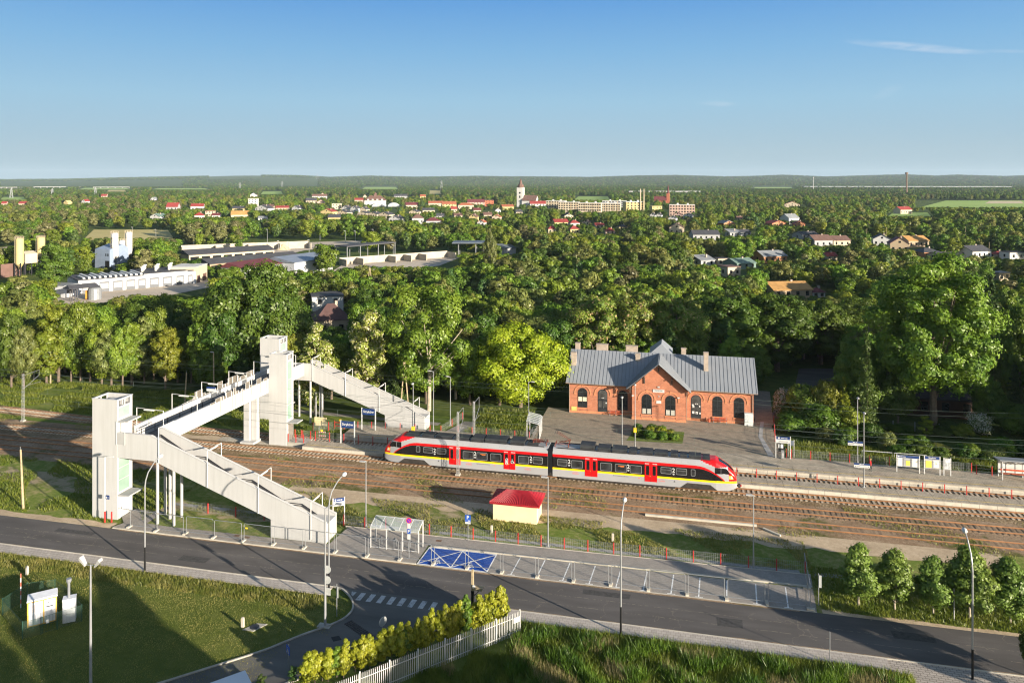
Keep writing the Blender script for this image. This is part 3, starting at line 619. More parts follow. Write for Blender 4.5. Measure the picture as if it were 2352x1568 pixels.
# ---- two-car electric train; x along the track from its middle, y across, near side is y = -1.41
tr_red = pm('train_red', (.50,.006,.008), .32, 0, .05, .3, spec=.5); tr_grey = pm('train_grey', (.30,.30,.31), .38, 0, .06, .4, spec=.5)
tr_black = pm('train_window_band', (.010,.010,.011), .15, 0, .15, .5, spec=.6); tr_yel = pm('train_yellow', (.85,.58,.008), .4, 0, .05, .5)
under = pm('underframe_dirt', (.035,.030,.026), .9, 0, .3, 2, .2, 10); roofdk = pm('roof_equipment_dark', (.030,.031,.034), .6, 0, .3, 1.2)
X0, X1 = -41.15, 6.68; CX = (X0+X1)/2; HL = (X1-X0)/2; JT = -17.33     # middle joint
TRN = thing('passenger_train', 'red and grey two-car electric passenger train with black window band and yellow stripe', 'train', CX, 100.72, 0)
def car(sign):                                             # sign -1: left car, +1: right car. e = metres from the nose
    joint = (JT-CX)*sign + .33                              # inner end measured along sign
    xs = []; e = 0.0; Lc = HL-joint
    es = [0,.03,.08,.16,.28,.42,.6,.8]; e = 1.0
    while e < 6.2: es.append(e); e += .1
    while e < Lc: es.append(e); e += .25
    es.append(Lc)
    zs = [.52,.62,.8,1.0,1.23]+[1.23+.03*i for i in range(1,76)]
    prof = [(-1.41,z) for z in zs]                          # vertical side up to 3.48
    roof = [(-1.40,3.56),(-1.37,3.68),(-1.31,3.82),(-1.24,3.94),(-1.13,4.05),(-1.0,4.14),(-.8,4.2),(-.5,4.22),(0,4.23)]
    half = prof+roof; full = half+[(-y,z) for y,z in half[::-1][1:]]
    mb = MB(); n = len(full); vs = []
    for e in es:
        k = min(1.0, e/4.4)
        wid = (.62 + .38*min(1,(e/2.6))**.5) if e < 2.6 else 1.0           # plan taper of the nose
        zr = 1.0
        for (y, z) in full:
            # nose profile: roof line falls towards the tip
            ztop = 1.55 + (4.23-1.55)*min(1.0, (e/2.6))**.43
            zz = z if z <= 1.5 else 1.5 + (z-1.5)*(ztop-1.5)/(4.23-1.5)
            if e < 1.3: zz = max(zz, .52+.45*(1-e/1.3)**2) if z < 1.2 else zz
            vs.append(((sign*(HL-e)), y*wid, zz))
    fs = []; ms = []
    def colour(e, zsrc, yabs, zreal):
        if yabs < 1.0 and e > 4.6: return 1
        if e < 4.9:                                         # cab end
            bnd = 4.45 - (4.1-zreal)*2.35 if zreal > 2.2 else 0     # red cap edge slopes back up to the roof
            if zreal > 1.74 and e < max(.55, (2.75 if zreal < 3.5 else 2.75+(zreal-3.5)*2.9)) and zreal > 3.42: return 0
            if zreal > 1.74 and e < .95 + (zreal-1.74)*.12: return 0
        if 1.47 <= zreal < 1.72 : return 3
        if zreal < 1.47: return 1
        # black band with its red border sweeping down at the cab
        lim = 3.12; lr = 3.47
        if e < 5.1:
            q = max(0,(e-1.45)/3.65); c = 1.72 + (3.47-1.72)*(math.sin(min(1,q)*math.pi/2)**.85); lr = c; lim = c-.36*(.35+.65*min(1,q))
        if zreal < lim: return 2
        if zreal < lr: return 0
        return 1
    for i in range(len(es)-1):
        for j in range(n-1):
            a = i*n+j; fs.append((a,a+1,a+n+1,a+n) if sign > 0 else (a,a+n,a+n+1,a+1))
            zc = (vs[a][2]+vs[a+1][2]+vs[a+n][2]+vs[a+n+1][2])/4; yc = abs(vs[a][1]+vs[a+1][1])/2
            ms.append(colour((es[i]+es[i+1])/2, full[j][1], abs(full[j][0]), zc))
    mb.v = vs; mb.f = fs; mb.m = ms
    mb.f.append(tuple(range(n)) if sign < 0 else tuple(range(n))[::-1]); mb.m.append(0)
    mb.f.append(tuple(range((len(es)-1)*n, len(es)*n))); mb.m.append(1)
    return mb.build('car_body', [tr_red, tr_grey, tr_black, tr_yel], TRN, smooth=False)
for s in (-1,1): car(s)
YN = -1.41
def tx(t): return t-CX
win_m = pm('train_window_glass', (.030,.032,.034), .08, 0, .5, 1.2, spec=.8); gasket = pm('window_gasket_grey', (.20,.205,.21), .5)
def rrect(x0, x1, z0, z1, r, y, mb, mi=0, back=.0):
    p = []
    for cx, cz, a0 in ((x1-r,z1-r,0),(x0+r,z1-r,90),(x0+r,z0+r,180),(x1-r,z0+r,270)):
        for k in range(4): a = R(a0+30*k); p.append((cx+r*math.cos(a), cz+r*math.sin(a)))
    mb.py(p, y, y+.02 if y > 0 else y+.02, mi); return mb
WIN = [(-36.26,-35.67,2.2,3.05),(-35.21,-33.81,2.21,3.0),(-33.23,-31.88,2.2,3.0),(-29.47,-27.97,1.84,2.88),(-27.52,-26.0,1.84,2.88),(-25.57,-24.06,1.84,2.88),(-21.69,-20.23,1.84,2.88),(-19.69,-18.35,1.98,2.88),
       (-16.36,-15.03,1.99,2.87),(-14.5,-12.98,1.82,2.87),(-10.63,-9.11,1.82,2.87),(-8.7,-7.19,1.82,2.86),(-6.76,-5.25,1.82,2.87),(-2.83,-1.47,2.11,2.96),(-.89,.48,2.12,2.96),(.98,1.53,2.1,2.98)]
for side in (-1,1):
    for a, b, z0, z1 in WIN:
        y = -1.41-.012 if side < 0 else 1.41-.008
        g = rrect(tx(a),tx(b),z0-.0,z1,.14,y,MB()).build('window', gasket, TRN)
        y2 = y-.006 if side < 0 else y+.006
        m2 = rrect(tx(a)+.055,tx(b)-.055,z0+.055,z1-.055,.11,y2,MB()); m2.build('pane', win_m, g)
        if side < 0 and (b-a) > 1.2 and z1 < 3.05 and z0 > 1.95: MB().box(tx(a)+.06,tx(b)-.06,y2-.006,y2,z1-.34,z1-.31).build('window_bar', gasket, g)
    for a, b in ((-31.44,-29.82),(-23.71,-22.1),(-12.66,-11.01),(-4.87,-3.28)):
        y = -1.435 if side < 0 else 1.405
        c = (tx(a)+tx(b))/2
        d = MB().box(tx(a),c-.02,y,y+.03,.92,3.40).box(c+.02,tx(b),y,y+.03,.92,3.40).build('door', tr_red, TRN)
        w = MB()
        for x in (c-.62,c+.22): rrect(x,x+.40,1.75,2.98,.1,y-.008 if side < 0 else y+.02,w)
        w.build('door_window', tr_black, d)
        MB().box(c-.02,c+.02,y-.001,y+.028,.92,3.4).build('door_seal', black_paint, d)
        if side < 0:
            q = MB()
            for x in (-.72,-.6,-.45,-.3,.28,.42,.6,.72): q.box(c+x-.05,c+x+.05,y-.006,y,3.17,3.28)
            q.box(c-.14,c-.06,y-.006,y,1.6,1.7,1); q.build('door_lettering', [signwhite, yellowp], d)
for x in (-33.54,-27.75,-19.96,-14.77,-6.98,-1.2):
    l = lettering('2', .72, signwhite, TRN, (tx(x),-1.425,2.62), bold=.012); 
    MB().py([(tx(x)-.13,2.16),(tx(x)+.13,2.16),(tx(x)+.08,2.05),(tx(x)-.08,2.05)], -1.424,-1.41).box(tx(x)-.14,tx(x)+.14,-1.424,-1.41,2.2,2.24).build('seat_pictogram', signwhite, TRN)
def wheelchair(x, z, s):
    q = MB(); c = [(x+s*.30*math.cos(R(a)), -1.452, z-.05*s+s*.30*math.sin(R(a))) for a in range(100,381,20)]
    q.tube(c, .045*s, 4); q.ball((x-.05*s,-1.45,z+.5*s), .09*s, 6, 4); q.tube([(x-.03*s,-1.452,z+.36*s),(x,-1.452,z+.02*s),(x+.28*s,-1.452,z+.02*s),(x+.42*s,-1.452,z-.33*s)], .05*s, 4); q.tube([(x,-1.452,z+.22*s),(x+.25*s,-1.452,z+.22*s)], .04*s, 4); return q
wheelchair(tx(-22.52), 1.98, .62).build('wheelchair_pictogram', signwhite, TRN)
q = MB(); cx = tx(-23.3); q.tube([(cx-.15,-1.45,1.62),(cx-.15,-1.45,2.28),(cx-.08,-1.45,2.38),(cx+.08,-1.45,2.38),(cx+.15,-1.45,2.28),(cx+.15,-1.45,1.62),(cx+.08,-1.45,1.55),(cx-.08,-1.45,1.55),(cx-.15,-1.45,1.62)], .03, 4); q.ball((cx,-1.45,2.2), .06, 6, 4); q.box(cx-.06,cx+.06,-1.46,-1.44,1.85,2.1); q.tube([(cx-.05,-1.45,1.85),(cx-.08,-1.45,1.66)], .025, 4); q.tube([(cx+.05,-1.45,1.85),(cx+.08,-1.45,1.66)], .025, 4)
q.build('pram_pictogram', signwhite, TRN)
q = MB().box(tx(-27.0),tx(-26.2),-1.434,-1.43,2.62,2.68).box(tx(-26.8),tx(-26.3),-1.434,-1.43,2.52,2.57).box(tx(-8.3),tx(-7.5),-1.434,-1.43,2.62,2.68).box(tx(-8.0),tx(-7.55),-1.434,-1.43,2.52,2.57)
q.build('destination_display', pm('orange_display', (.75,.20,.04), .5), TRN)
for x in (-28.6,-20.4,-13.9,-2.7):
    lettering('łódzkie', .30, pm('red_lettering', (.62,.10,.09), .6), TRN, (tx(x),-1.413,1.13)); MB().box(tx(x)-.34,tx(x)+.34,-1.414,-1.41,1.32,1.35).build('logo_line', MATS['red_lettering'], TRN)
dk = pm('dark_lettering', (.10,.10,.10), .6); q = MB(); rr = random.Random(8)
for x in (-26.6,-8.0):
    a = tx(x)-.95
    while a < tx(x)+.95: w = rr.uniform(.05,.16); q.box(a,a+w,-1.414,-1.41,1.27,1.35); a += w+.05
q.build('small_print', dk, TRN)
q = MB()
for a in (-31.2,-25.0,-12.4+.9,-5.6): q.box(tx(a)-.1,tx(a)+.1,-1.414,-1.41,1.22,1.3)
q.build('red_mark', MATS['red_lettering'], TRN)
q = MB()
for a in (-33.0,-1.1): q.py([(tx(a)-.12,1.12),(tx(a)+.14,1.12),(tx(a)+.02,1.36)], -1.415, -1.41)
q.build('warning_mark', MATS['dark_lettering'], TRN)
# cab glass, headlights, couplers
for s in (-1,1):
    def X(e): return s*(HL-e)
    for side in (-1,1):
        y = -1.40 if side < 0 else 1.40
        def wy(e): return side*1.415*((.62+.38*min(1,e/2.6)**.5) if e < 2.6 else 1.0)
        P = [(.82,2.62),(2.62,2.62),(2.72,2.7),(2.72,3.36),(2.6,3.42),(1.35,3.32),(1.1,3.1)]
        nseg = MB(); nseg.add([(X(e),wy(e)+side*.012,z) for e,z in P]+[(X(e),wy(e)-side*.05,z) for e,z in P], [tuple(range(7)) if s*side > 0 else tuple(range(7))[::-1]]+[(i,(i+1)%7,7+(i+1)%7,7+i) for i in range(7)]); nseg.build('cab_window', tr_black, TRN)
        MB().box(X(1.98)-.02,X(1.98)+.02,wy(1.98)+side*.004,wy(1.98)+side*.02,2.64,3.36).build('cab_window_bar', gasket, TRN)
        MB().add([(X(.42),wy(.42)+side*.015,2.0),(X(.95),wy(.95)+side*.015,1.98),(X(1.0),wy(1.0)+side*.015,2.42),(X(.62),wy(.62)+side*.015,2.46)],[(0,1,2,3)]).build('headlight', pm('headlight_amber_glass', (.75,.42,.10), .25, 0, .2, 5), TRN)
        MB().add([(X(.5),wy(.5)+side*.02,2.08),(X(.72),wy(.72)+side*.02,2.07),(X(.74),wy(.74)+side*.02,2.36),(X(.6),wy(.6)+side*.02,2.36)],[(0,1,2,3)]).build('headlight', signwhite, TRN)
    def zt(e): return 1.55+(4.23-1.55)*min(1,(e/2.6))**.43
    v = []; K = 9
    for i in range(8):
        e = .10+ i*.30
        for k in range(K):
            yy = -.86+1.72*k/(K-1); v.append((X(e), yy*(.62+.38*min(1,e/2.6)**.5), zt(e)+.035-.10*(yy)**2*(1+e*.1)))
    MB().add(v, [(i*K+k,i*K+k+1,(i+1)*K+k+1,(i+1)*K+k) for i in range(7) for k in range(K-1)]).build('windscreen', tr_black, TRN)
    cp = MB(); cp.tube([(X(.3),0,.85),(X(-.28),0,.85)], .13, 8); cp.box(min(X(-.2),X(-.5)),max(X(-.2),X(-.5)),-.18,.18,.66,1.04); cp.build('coupler', under, TRN)
MB().box(HL+.42,HL+.62,-.12,.12,.78,.96).build('coupler_cap', tr_red, TRN)
# bogies, one at each cab and one shared under the joint
def bogie(xc, half, open_):
    b = MB(); b.box(xc-half,xc+half,-1.25,-1.05,.62,.9); b.box(xc-half,xc+half,1.05,1.25,.62,.9); b.box(xc-.5,xc+.5,-1.3,1.3,.5,.8); b.ball((xc,-1.28,.8),(.35,.1,.28),8,5); b.box(xc-half*.5,xc-half*.2,-1.33,-1.2,.5,1.0); b.box(xc+half*.2,xc+half*.5,-1.33,-1.2,.5,1.0)
    q = b.build('bogie', under, TRN)
    for w in (-1.35,1.35):
        for y in (-.92,.78): MB().tube([(xc+w,y,.73),(xc+w,y+.14,.73)], .43, 16).tube([(xc+w,y-.2,.73),(xc+w,y,.73)], .16, 8).build('wheel', pm('dark_steel_wheel', (.06,.05,.045), .6, .4, .2, 2), q)
bogie(tx(-36.6),1.9,1); bogie(tx(1.95),1.9,1); bogie(tx(JT),1.7,0)
for xc in (-36.55, 1.95):                                  # dark panel laid on the skirt, painting a shadowed wheel opening
    p = [(tx(xc)-2.35,.5),(tx(xc)+2.35,.5),(tx(xc)+1.45,1.16),(tx(xc)-1.45,1.18)]; MB().py(p, -1.422, -1.41).build('wheel_opening_panel', under, TRN)
MB().box(tx(-33.5),tx(-18.8),-1.2,1.2,.2,.53).box(tx(-15.8),tx(-1.0),-1.2,1.2,.2,.53).build('underframe', under, TRN)
g = MB()
for i in range(9): g.box(tx(JT)-.30+i*.068,tx(JT)-.30+i*.068+.045,-1.36,1.36,.75,4.05)
g.box(tx(JT)-.36,tx(JT)+.36,-1.3,1.3,.76,4.0); g.build('gangway_bellows', pm('bellows_rubber', (.012,.013,.017), .55), TRN)
MB().box(tx(JT)-.75,tx(JT)+.75,-1.36,-1.0,.55,.72).build('gangway_step', under, TRN)
# roof equipment
eq = [(-38.0,-36.0,.14,.9),(-35.6,-33.9,.30,1.0),(-33.6,-31.2,.28,.95),(-30.9,-28.7,.30,1.0),(-28.4,-26.6,.42,1.15),(-26.5,-23.4,.45,1.1),(-22.9,-20.9,.5,1.15),(-20.6,-19.0,.28,.9),(-13.4,-11.4,.62,1.05),(-11.1,-9.3,.40,1.1),(-9.2,-7.2,.40,1.1),(-7.0,-5.9,.30,1.1),(-5.6,-3.8,.36,1.0),(-3.7,-1.9,.32,.95),(-1.6,-.6,.36,.9),(-.4,.5,.28,.85),(.7,2.3,.3,.9),(2.5,3.4,.16,.8)]
for i, (a, b, h, w) in enumerate(eq):
    m = MB(); z = 4.2
    m.px([(-w,z-.05),(-w,z+h*.6),(-w+.25,z+h),(w-.25,z+h),(w,z+h*.6),(w,z-.05)], tx(a)+.04, tx(b)-.04)
    m.box(tx(a)+.2,tx(a)+.26,-w-.01,w+.01,z-.04,z+h*.62); m.box(tx(b)-.3,tx(b)-.24,-w-.01,w+.01,z-.04,z+h*.62)
    m.build('roof_unit', roofdk, TRN)
m = MB()
for side in (-1,1):
    for a, b in ((-38.2,-18.2),(-16.4,3.4)): m.box(tx(a),tx(b),side*1.02-.03,side*1.02+.03,4.15,4.27)
m.build('roof_rail', roofdk, TRN)
v = MB()
for a, b in ((-34.9,-33.9),(-33.7,-32.8),(-1.3,-.4),(-.3,.6)): v.add([(tx(a),-1.302,3.82),(tx(b),-1.302,3.82),(tx(b),-1.16,4.0),(tx(a),-1.16,4.0)], [(0,1,2,3)])
v.build('roof_hatch', pm('roof_hatch_grey', (.46,.46,.45), .5), TRN)
v = MB(); rr = random.Random(3)
for i in range(46):
    x = tx(-35.5+i*.86)
    if abs(x-tx(JT)) > .8: v.box(x-.03,x+.03,-1.33,-1.28,3.74,3.80)
v.build('roof_bolts', roofdk, TRN)
def panto(xb, raised, d):
    m = MB()
    for y in (-.6,.6): m.tube([(xb-.9,y,4.62),(xb+.9,y,4.62)], .035, 5); 
    for x in (-.9,.9):
        m.tube([(xb+x,-.6,4.62),(xb+x,.6,4.62)], .035, 5)
        for y in (-.6,.6): m.cyl(xb+x,y,4.2,4.62,.07,k=6)
    kx, kz = (xb+d*1.15, 5.0) if raised else (xb+d*1.1, 4.66); tx_, tz = (xb-d*.75, 6.02) if raised else (xb-d*.7, 4.74)
    for y in (-.22,.22): m.tube([(xb-d*.5,y,4.58),(kx,y*.8,kz)], .04, 5); m.tube([(kx,y*.8,kz),(tx_,y*1.4,tz)], .03, 5)
    q = m.build('pantograph', pm('pantograph_red_brown', (.16,.045,.03), .6, .2, .2, 3), TRN)
    h = MB()
    for o in (-.14,.14): h.tube([(tx_+o,-.85,tz-.08),(tx_+o,-.6,tz+.05),(tx_+o,.6,tz+.05),(tx_+o,.85,tz-.08)], .028, 5)
    h.build('collector_head', dark_metal, q)
panto(tx(-15.9), True, 1); panto(tx(-18.9), False, -1)
# ================================================================== STATION
brick = brick_mat('red_brick', (.52,.185,.095), (.39,.13,.068), (.36,.22,.155), 1, .26, .085, .010, wall=True, bump=.2, var=.45)
brickp = brick_mat('light_red_brick_trim', (.62,.25,.12), (.52,.19,.09), (.36,.21,.14), 1, .12, .26, .010, wall=True, bump=.2, var=.3)
zinc = pm('grey_standing_seam_zinc', (.22,.235,.26), .55, .1, .06, .4)
zincd = pm('seam_grey', (.15,.16,.175), .5, .2, .1, 1)
frame_dk = pm('anthracite_frame', (.022,.024,.027), .5, 0, .2, 1)
ST = thing('station_building', 'old red-brick railway station with arched windows and a grey metal gabled roof', 'station', 0, 127.4, .48)
EZ = 5.35; RZ = 9.35; RY = 5.9; D_ = 11.6                  # eaves, ridge, half depth
wl = MB().box(-18.95,11.1,0,D_,0,EZ)
wl.px([(0,EZ),(D_,EZ),(RY,RZ-.15)], -18.95, -18.75); wl.px([(0,EZ),(D_,EZ),(RY,RZ-.15)], 10.9, 11.1)
wl.build('wall', brick, ST)
gx0, gx1, gm = -8.25, .42, -3.93
mbp = MB().box(gx0,gx1,-1.4,-.001,0,EZ); mbp.py([(gx0,EZ),(gx1,EZ),(gm,RZ-.05)], -1.4, 3.0); mbp.build('wall', brick, ST)
mb = MB().box(-19.0,11.15,-.03,D_+.03,0,.45); mb.box(gx0-.05,gx1+.05,-1.45,0,0,.46); mb.build('plinth', brickp, ST)
def plane_roof(mb, a, b, c, d, th=.14):                     # a-b eave, d-c ridge
    n = (Vector(b)-Vector(a)).cross(Vector(d)-Vector(a)).normalized()*th; return mb.prism([a,b,c,d], [tuple(Vector(p)+n) for p in (a,b,c,d)])
rf = MB(); ov = .55; ez = EZ-.28; x0, x1 = -19.45, 11.75
plane_roof(rf, (x0,-ov,ez),(x1,-ov,ez),(x1,RY,RZ),(x0,RY,RZ)); plane_roof(rf, (x1,D_+ov,ez),(x0,D_+ov,ez),(x0,RY,RZ),(x1,RY,RZ))
roof = rf.build('roof', zinc, ST)
s = MB(); k = x0+.02
def seam(mb, p, q, w=.025, h=.06):
    d = Vector(q)-Vector(p); up = Vector((0,-.56,.83)) if abs(d.y) > abs(d.x) else Vector((0,0,1))
    mb.tube([tuple(Vector(p)+up*.17),tuple(Vector(q)+up*.17)], .024, 4)
while k < x1:
    y_end = RY; seam(s, (k,-ov,ez), (k,RY,RZ)); k += .62
s.build('roof_seams', zincd, roof)
def gab(y0, y1, apex, x0g, x1g, zb, name):
    g = MB(); yb = y1
    plane_roof(g, (x0g,yb,zb),(x0g,y0,zb),(gm,y0,apex),(gm,yb,apex), .14); plane_roof(g, (x1g,y0,zb),(x1g,yb,zb),(gm,yb,apex),(gm,y0,apex), .14); return g
gr = gab(-2.15, RY, RZ+.06, gx0-.85, gx1+.75, 5.10, 'g').build('gable_roof', zinc, ST)
s = MB()
for sg, xe in ((-1,gx0-.85),(1,gx1+.75)):
    y = -2.1
    while y < 5.6:
        up = Vector((sg*.66,0,.75)); s.tube([tuple(Vector((xe,y,5.10))+up*.165),tuple(Vector((gm,y,RZ+.06))+up*.165)], .03, 4); y += .6
    s.tube([(xe,-2.15,5.18),(gm,-2.15,RZ+.14)], .10, 4)
s.build('roof_seams', zincd, gr)
rp = MB(); rp.prism([(gm-1.9,RY+.2,RZ-.2),(gm+2.1,RY+.2,RZ-.2),(gm+2.1,D_+.4,RZ-.2),(gm-1.9,D_+.4,RZ-.2)], [(gm+.2,RY+1.6,RZ+1.45),(gm+.22,RY+1.6,RZ+1.45),(gm+.22,D_,RZ+1.45),(gm+.2,D_,RZ+1.45)]); rp.build('rear_gable_roof', zinc, ST)
br = MB()                                                   # timber brackets under the gable
for x, z in ((gm,9.1),(gm-2.3,7.05),(gm+2.15,7.05),(gx0-.3,5.4),(gx1+.2,5.4)): br.box(x-.08,x+.08,-2.1,-1.4,z-.12,z+.06); br.box(x-.09,x+.09,-1.55,-1.4,z-1.0,z-.1)
br.build('bracket', pm('dark_timber', (.06,.045,.035), .8), ST)
def arch(x0, x1, z0, ztop, y, door=False, shelf=0):
    r = (x1-x0)/2; zc = ztop-r; c = (x0+x1)/2
    P = [(x0,z0),(x1,z0)]+[(c+r*math.cos(R(a)), zc+r*math.sin(R(a))) for a in range(0,181,15)]
    w = MB().py(P, y-.03, y+.02).build('door' if door else 'window', frame_dk, ST)
    g = MB()
    if not door:
        for s in (-1,1):
            for za, zb in ((z0+.08,z0+1.0),(z0+1.08,z0+1.75),(z0+1.82,zc+.02)):
                a, b = (x0+.09,c-.05) if s < 0 else (c+.05,x1-.09); g.box(a,b,y-.042,y-.03,za,zb)
            q = [(c+s*.05,zc+.08)]+[(c+s*max(.05,(r-.1)*math.cos(R(a))), zc+.08+(r-.18)*math.sin(R(a))) for a in range(0,91,15)][::1]; g.py(q if s > 0 else q[::-1], y-.042, y-.03)
        g.build('pane', glassdark, w)
    else:
        for s in (-1,1): a, b = (x0+.1,c-.06) if s < 0 else (c+.06,x1-.1); g.box(a,b,y-.042,y-.03,z0+1.1,z0+2.2)
        q = [(c+(r-.12)*math.cos(R(a)), zc+(r-.12)*math.sin(R(a))) for a in range(0,181,15)]+[(x0+.12,z0+2.5),(x1-.12,z0+2.5)]; g.py(q, y-.042, y-.03); g.build('pane', pm('dusty_glass', (.06,.06,.058), .2, 0, .4, 1), w)
        h = MB().box(c+.07,c+.11,y-.1,y-.03,z0+1.0,z0+1.3); h.build('handle', steelpost, w)
    # proud brick label moulding round the head, ending in short shoulders
    R1, R2 = r+.42, r+.62; K = 16; v = []
    for i in range(K+1):
        a = R(180*i/K); v += [(c+R1*math.cos(a),zc-.05+R1*math.sin(a)),(c+R2*math.cos(a),zc-.05+R2*math.sin(a))]
    m = MB(); yy = y-.07
    vs = [(p[0],yy,p[1]) for p in v]+[(p[0],y,p[1]) for p in v]; N_ = len(v)
    m.add(vs, [(2*i,2*i+2,2*i+3,2*i+1) for i in range(K)]+[(2*i+1,2*i+3,N_+2*i+3,N_+2*i+1) for i in range(K)]+[(2*i,N_+2*i,N_+2*i+2,2*i+2) for i in range(K)])
    m.box(c-.1,c+.1,y-.09,y,zc+R1-.12,zc+R2+.1)
    for s in (-1,1): m.box(c+s*(R1+.1)-.16,c+s*(R1+.1)+.16,y-.06,y,zc-.28,zc-.06)
    if not door: m.box(x0-.12,x1+.12,y-.08,y,z0-.16,z0-.02); m.box(x0-.1,x1+.1,y-.05,y,z0-.95,z0-.88); m.box(x0-.1,x0-.03,y-.05,y,z0-.88,z0-.16); m.box(x1+.03,x1+.1,y-.05,y,z0-.88,z0-.16)
    m.build('arch_moulding', brickp, ST)
    return w
arch(-17.47,-15.83,.98,4.28,0); arch(-14.05,-12.44,.12,4.28,0,True); arch(-10.67,-9.05,.98,4.28,0)
w1 = arch(-6.66,-5.02,.98,4.3,-1.4); w2 = arch(-2.85,-1.2,.98,4.3,-1.4)
arch(1.27,2.87,.12,4.28,0,True); arch(4.68,6.26,.96,4.28,0); arch(8.05,9.67,.96,4.28,0)
st = MB()
for xa in (-6.66,-2.85):
    for o in (.14,.26,.38,.50,.62,.92,1.04,1.16,1.28,1.40): st.box(xa+o,xa+o+.07,-1.447,-1.442,1.08,1.92)
st.build('blind', pm('pale_blind', (.62,.60,.52), .8), ST)
st = MB().box(-17.36,-16.72,-.047,-.042,2.05,2.75).box(-16.6,-15.95,-.047,-.042,2.05,2.75); st.build('blind', pm('cream_blind', (.60,.55,.40), .8), ST)
st = MB()
for x, z, w, h in ((1.42,2.5,.28,.22),(1.5,2.2,.3,.3),(1.45,1.2,.35,.4),(2.0,1.15,.35,.4),(2.55,2.3,.2,.25),(2.6,1.15,.2,.3),(1.95,2.75,.14,.14),(2.2,2.75,.14,.14),(-13.4,2.75,.13,.13),(-13.15,2.75,.13,.13),(-12.75,1.9,.2,.2)): st.box(x,x+w,-.055,-.045,z,z+h)
st.build('door_notice', signwhite, ST)
c = MB()
for x, w, y, z0, z1, d in ((-18.97,.83,2.6,6.4,9.5,.75),(-8.0,.75,4.1,7.6,9.5,.7),(3.38,.74,2.9,6.6,10.55,.75)): c.box(x,x+w,y,y+d,z0,z1); c.box(x-.06,x+w+.06,y-.06,y+d+.06,z1-.35,z1-.2); c.box(x-.05,x+w+.05,y-.05,y+d+.05,z1,z1+.1)
for x, w, z1 in ((-18.9,.8,10.15),(-15.1,2.0,10.15),(-9.9,2.05,10.1),(-.3,.8,10.1)): c.box(x,x+w,7.2,8.0,7.8,z1); c.box(x-.06,x+w+.06,7.14,8.06,z1,z1+.12)
c.build('chimney', pm('chimney_render', (.33,.27,.22), .9, 0, .15, 2), ST)
gut = pm('gutter_brown_grey', (.26,.20,.16), .5, .2, .1, 1)
for a, b in ((x0,gx0-.9),(gx1+.8,x1)): MB().tube([(a,-ov-.06,ez+.06),(b,-ov-.06,ez+.06)], .08, 6).build('gutter', gut, ST)
for x, y in ((-18.9,-.1),(.55,-.1),(10.95,-.1)): MB().tube([(x,-ov,ez),(x,y,ez-.35),(x,y,.05)], .055, 6).build('downpipe', gut, ST)
sg = MB().box(-4.85,-3.0,-1.47,-1.41,4.70,5.18).build('name_board', signwhite, ST); lettering('STRYKÓW', .27, dark_metal, sg, (-3.93,-1.475,4.94), bold=.004)
MB().box(-4.29,-3.51,-1.46,-1.41,2.9,3.36).build('plaque', pm('pale_pink_plaque', (.60,.55,.52), .6), ST)
MB().box(-4.1,-3.75,-1.5,-1.4,5.45,5.7).box(-17.6,-17.2,-.28,0,5.0,5.2).box(-13.5,-13.1,-.28,0,5.0,5.2).box(-3.95,-3.8,-1.46,-1.4,3.95,4.15).box(1.95,2.35,-.28,0,5.0,5.2).box(9.6,10.0,-.28,0,5.0,5.2).build('wall_light', greywhite, ST)
MB().box(-.9,-.55,-1.75,-1.4,4.0,4.12).box(-8.25,-8.0,-1.8,-1.4,3.9,4.05).build('camera_unit', signwhite, ST)
MB().box(-18.55,-17.65,-.07,0,.35,1.05).build('meter_box', pm('yellow_meter_box', (.60,.44,.13), .7), ST)
MB().box(9.62,11.05,-.75,-.06,0,1.95).box(9.7,10.25,-.76,-.75,.5,1.75,1).build('vending_cabinet', [pm('white_cabinet', (.56,.57,.55), .5, 0, .12, 3), pm('cabinet_panel', (.45,.5,.5), .4, 0, .3, 8)], ST) if False else None
q = thing('ticket_machine', 'pale grey ticket machine cabinet standing at the right end of the station wall', 'ticket machine', 9.65, 126.6, .52)
MB().box(0,1.35,0,.7,0,1.95).build('cabinet', pm('white_cabinet', (.52,.53,.51), .5, 0, .12, 3), q); MB().box(.05,.62,-.02,0,.4,1.8).build('door', pm('cabinet_panel', (.42,.45,.45), .4, 0, .35, 7), q)
MB().box(.7,1.3,-.015,0,.9,1.7).build('screen', pm('cabinet_print', (.60,.58,.50), .4, 0, .35, 9), q)
bench_w = pm('red_brown_bench_wood', (.38,.075,.035), .6, 0, .2, 2)
def bench(label, t, n):
    b = thing('bench', label, 'bench', t, n, .52, 0, 'station benches')
    m = MB()
    for i in range(3): m.box(-1.15,1.15,-.05+i*.15,.07+i*.15,.42,.46)
    m.build('seat', bench_w, b); m = MB()
    for z in (.55,.72): m.box(-1.15,1.15,.42,.46,z,z+.11)
    m.build('backrest', bench_w, b)
    for x in (-1.0,0.0,1.0): MB().box(x-.03,x+.03,-.02,.02,0,.42).box(x-.03,x+.03,.40,.44,0,.85).box(x-.03,x+.03,0,.42,.36,.42).build('leg', galv, b)
bench('red-brown slatted bench left of the gable, against the station wall', -11.0, 126.7)
bench('red-brown slatted bench right of the gable, beside a red bin', 5.85, 126.75)
q = thing('litter_bin', 'small red-brown litter bin beside the right-hand station bench', 'bin', 4.1, 126.9, .52)
MB().cyl(0,0,.1,.62,.2,.24,10).build('bin_body', bench_w, q); MB().box(-.03,.03,.2,.26,0,.8).build('post', dark_metal, q)
# planted bed in front of the station
bed_soil = sheet('flower_bed_soil', [(-8.4,115.4),(-.1,115.9),(.2,121.2),(-7.4,121.0)], grass_g, .54)
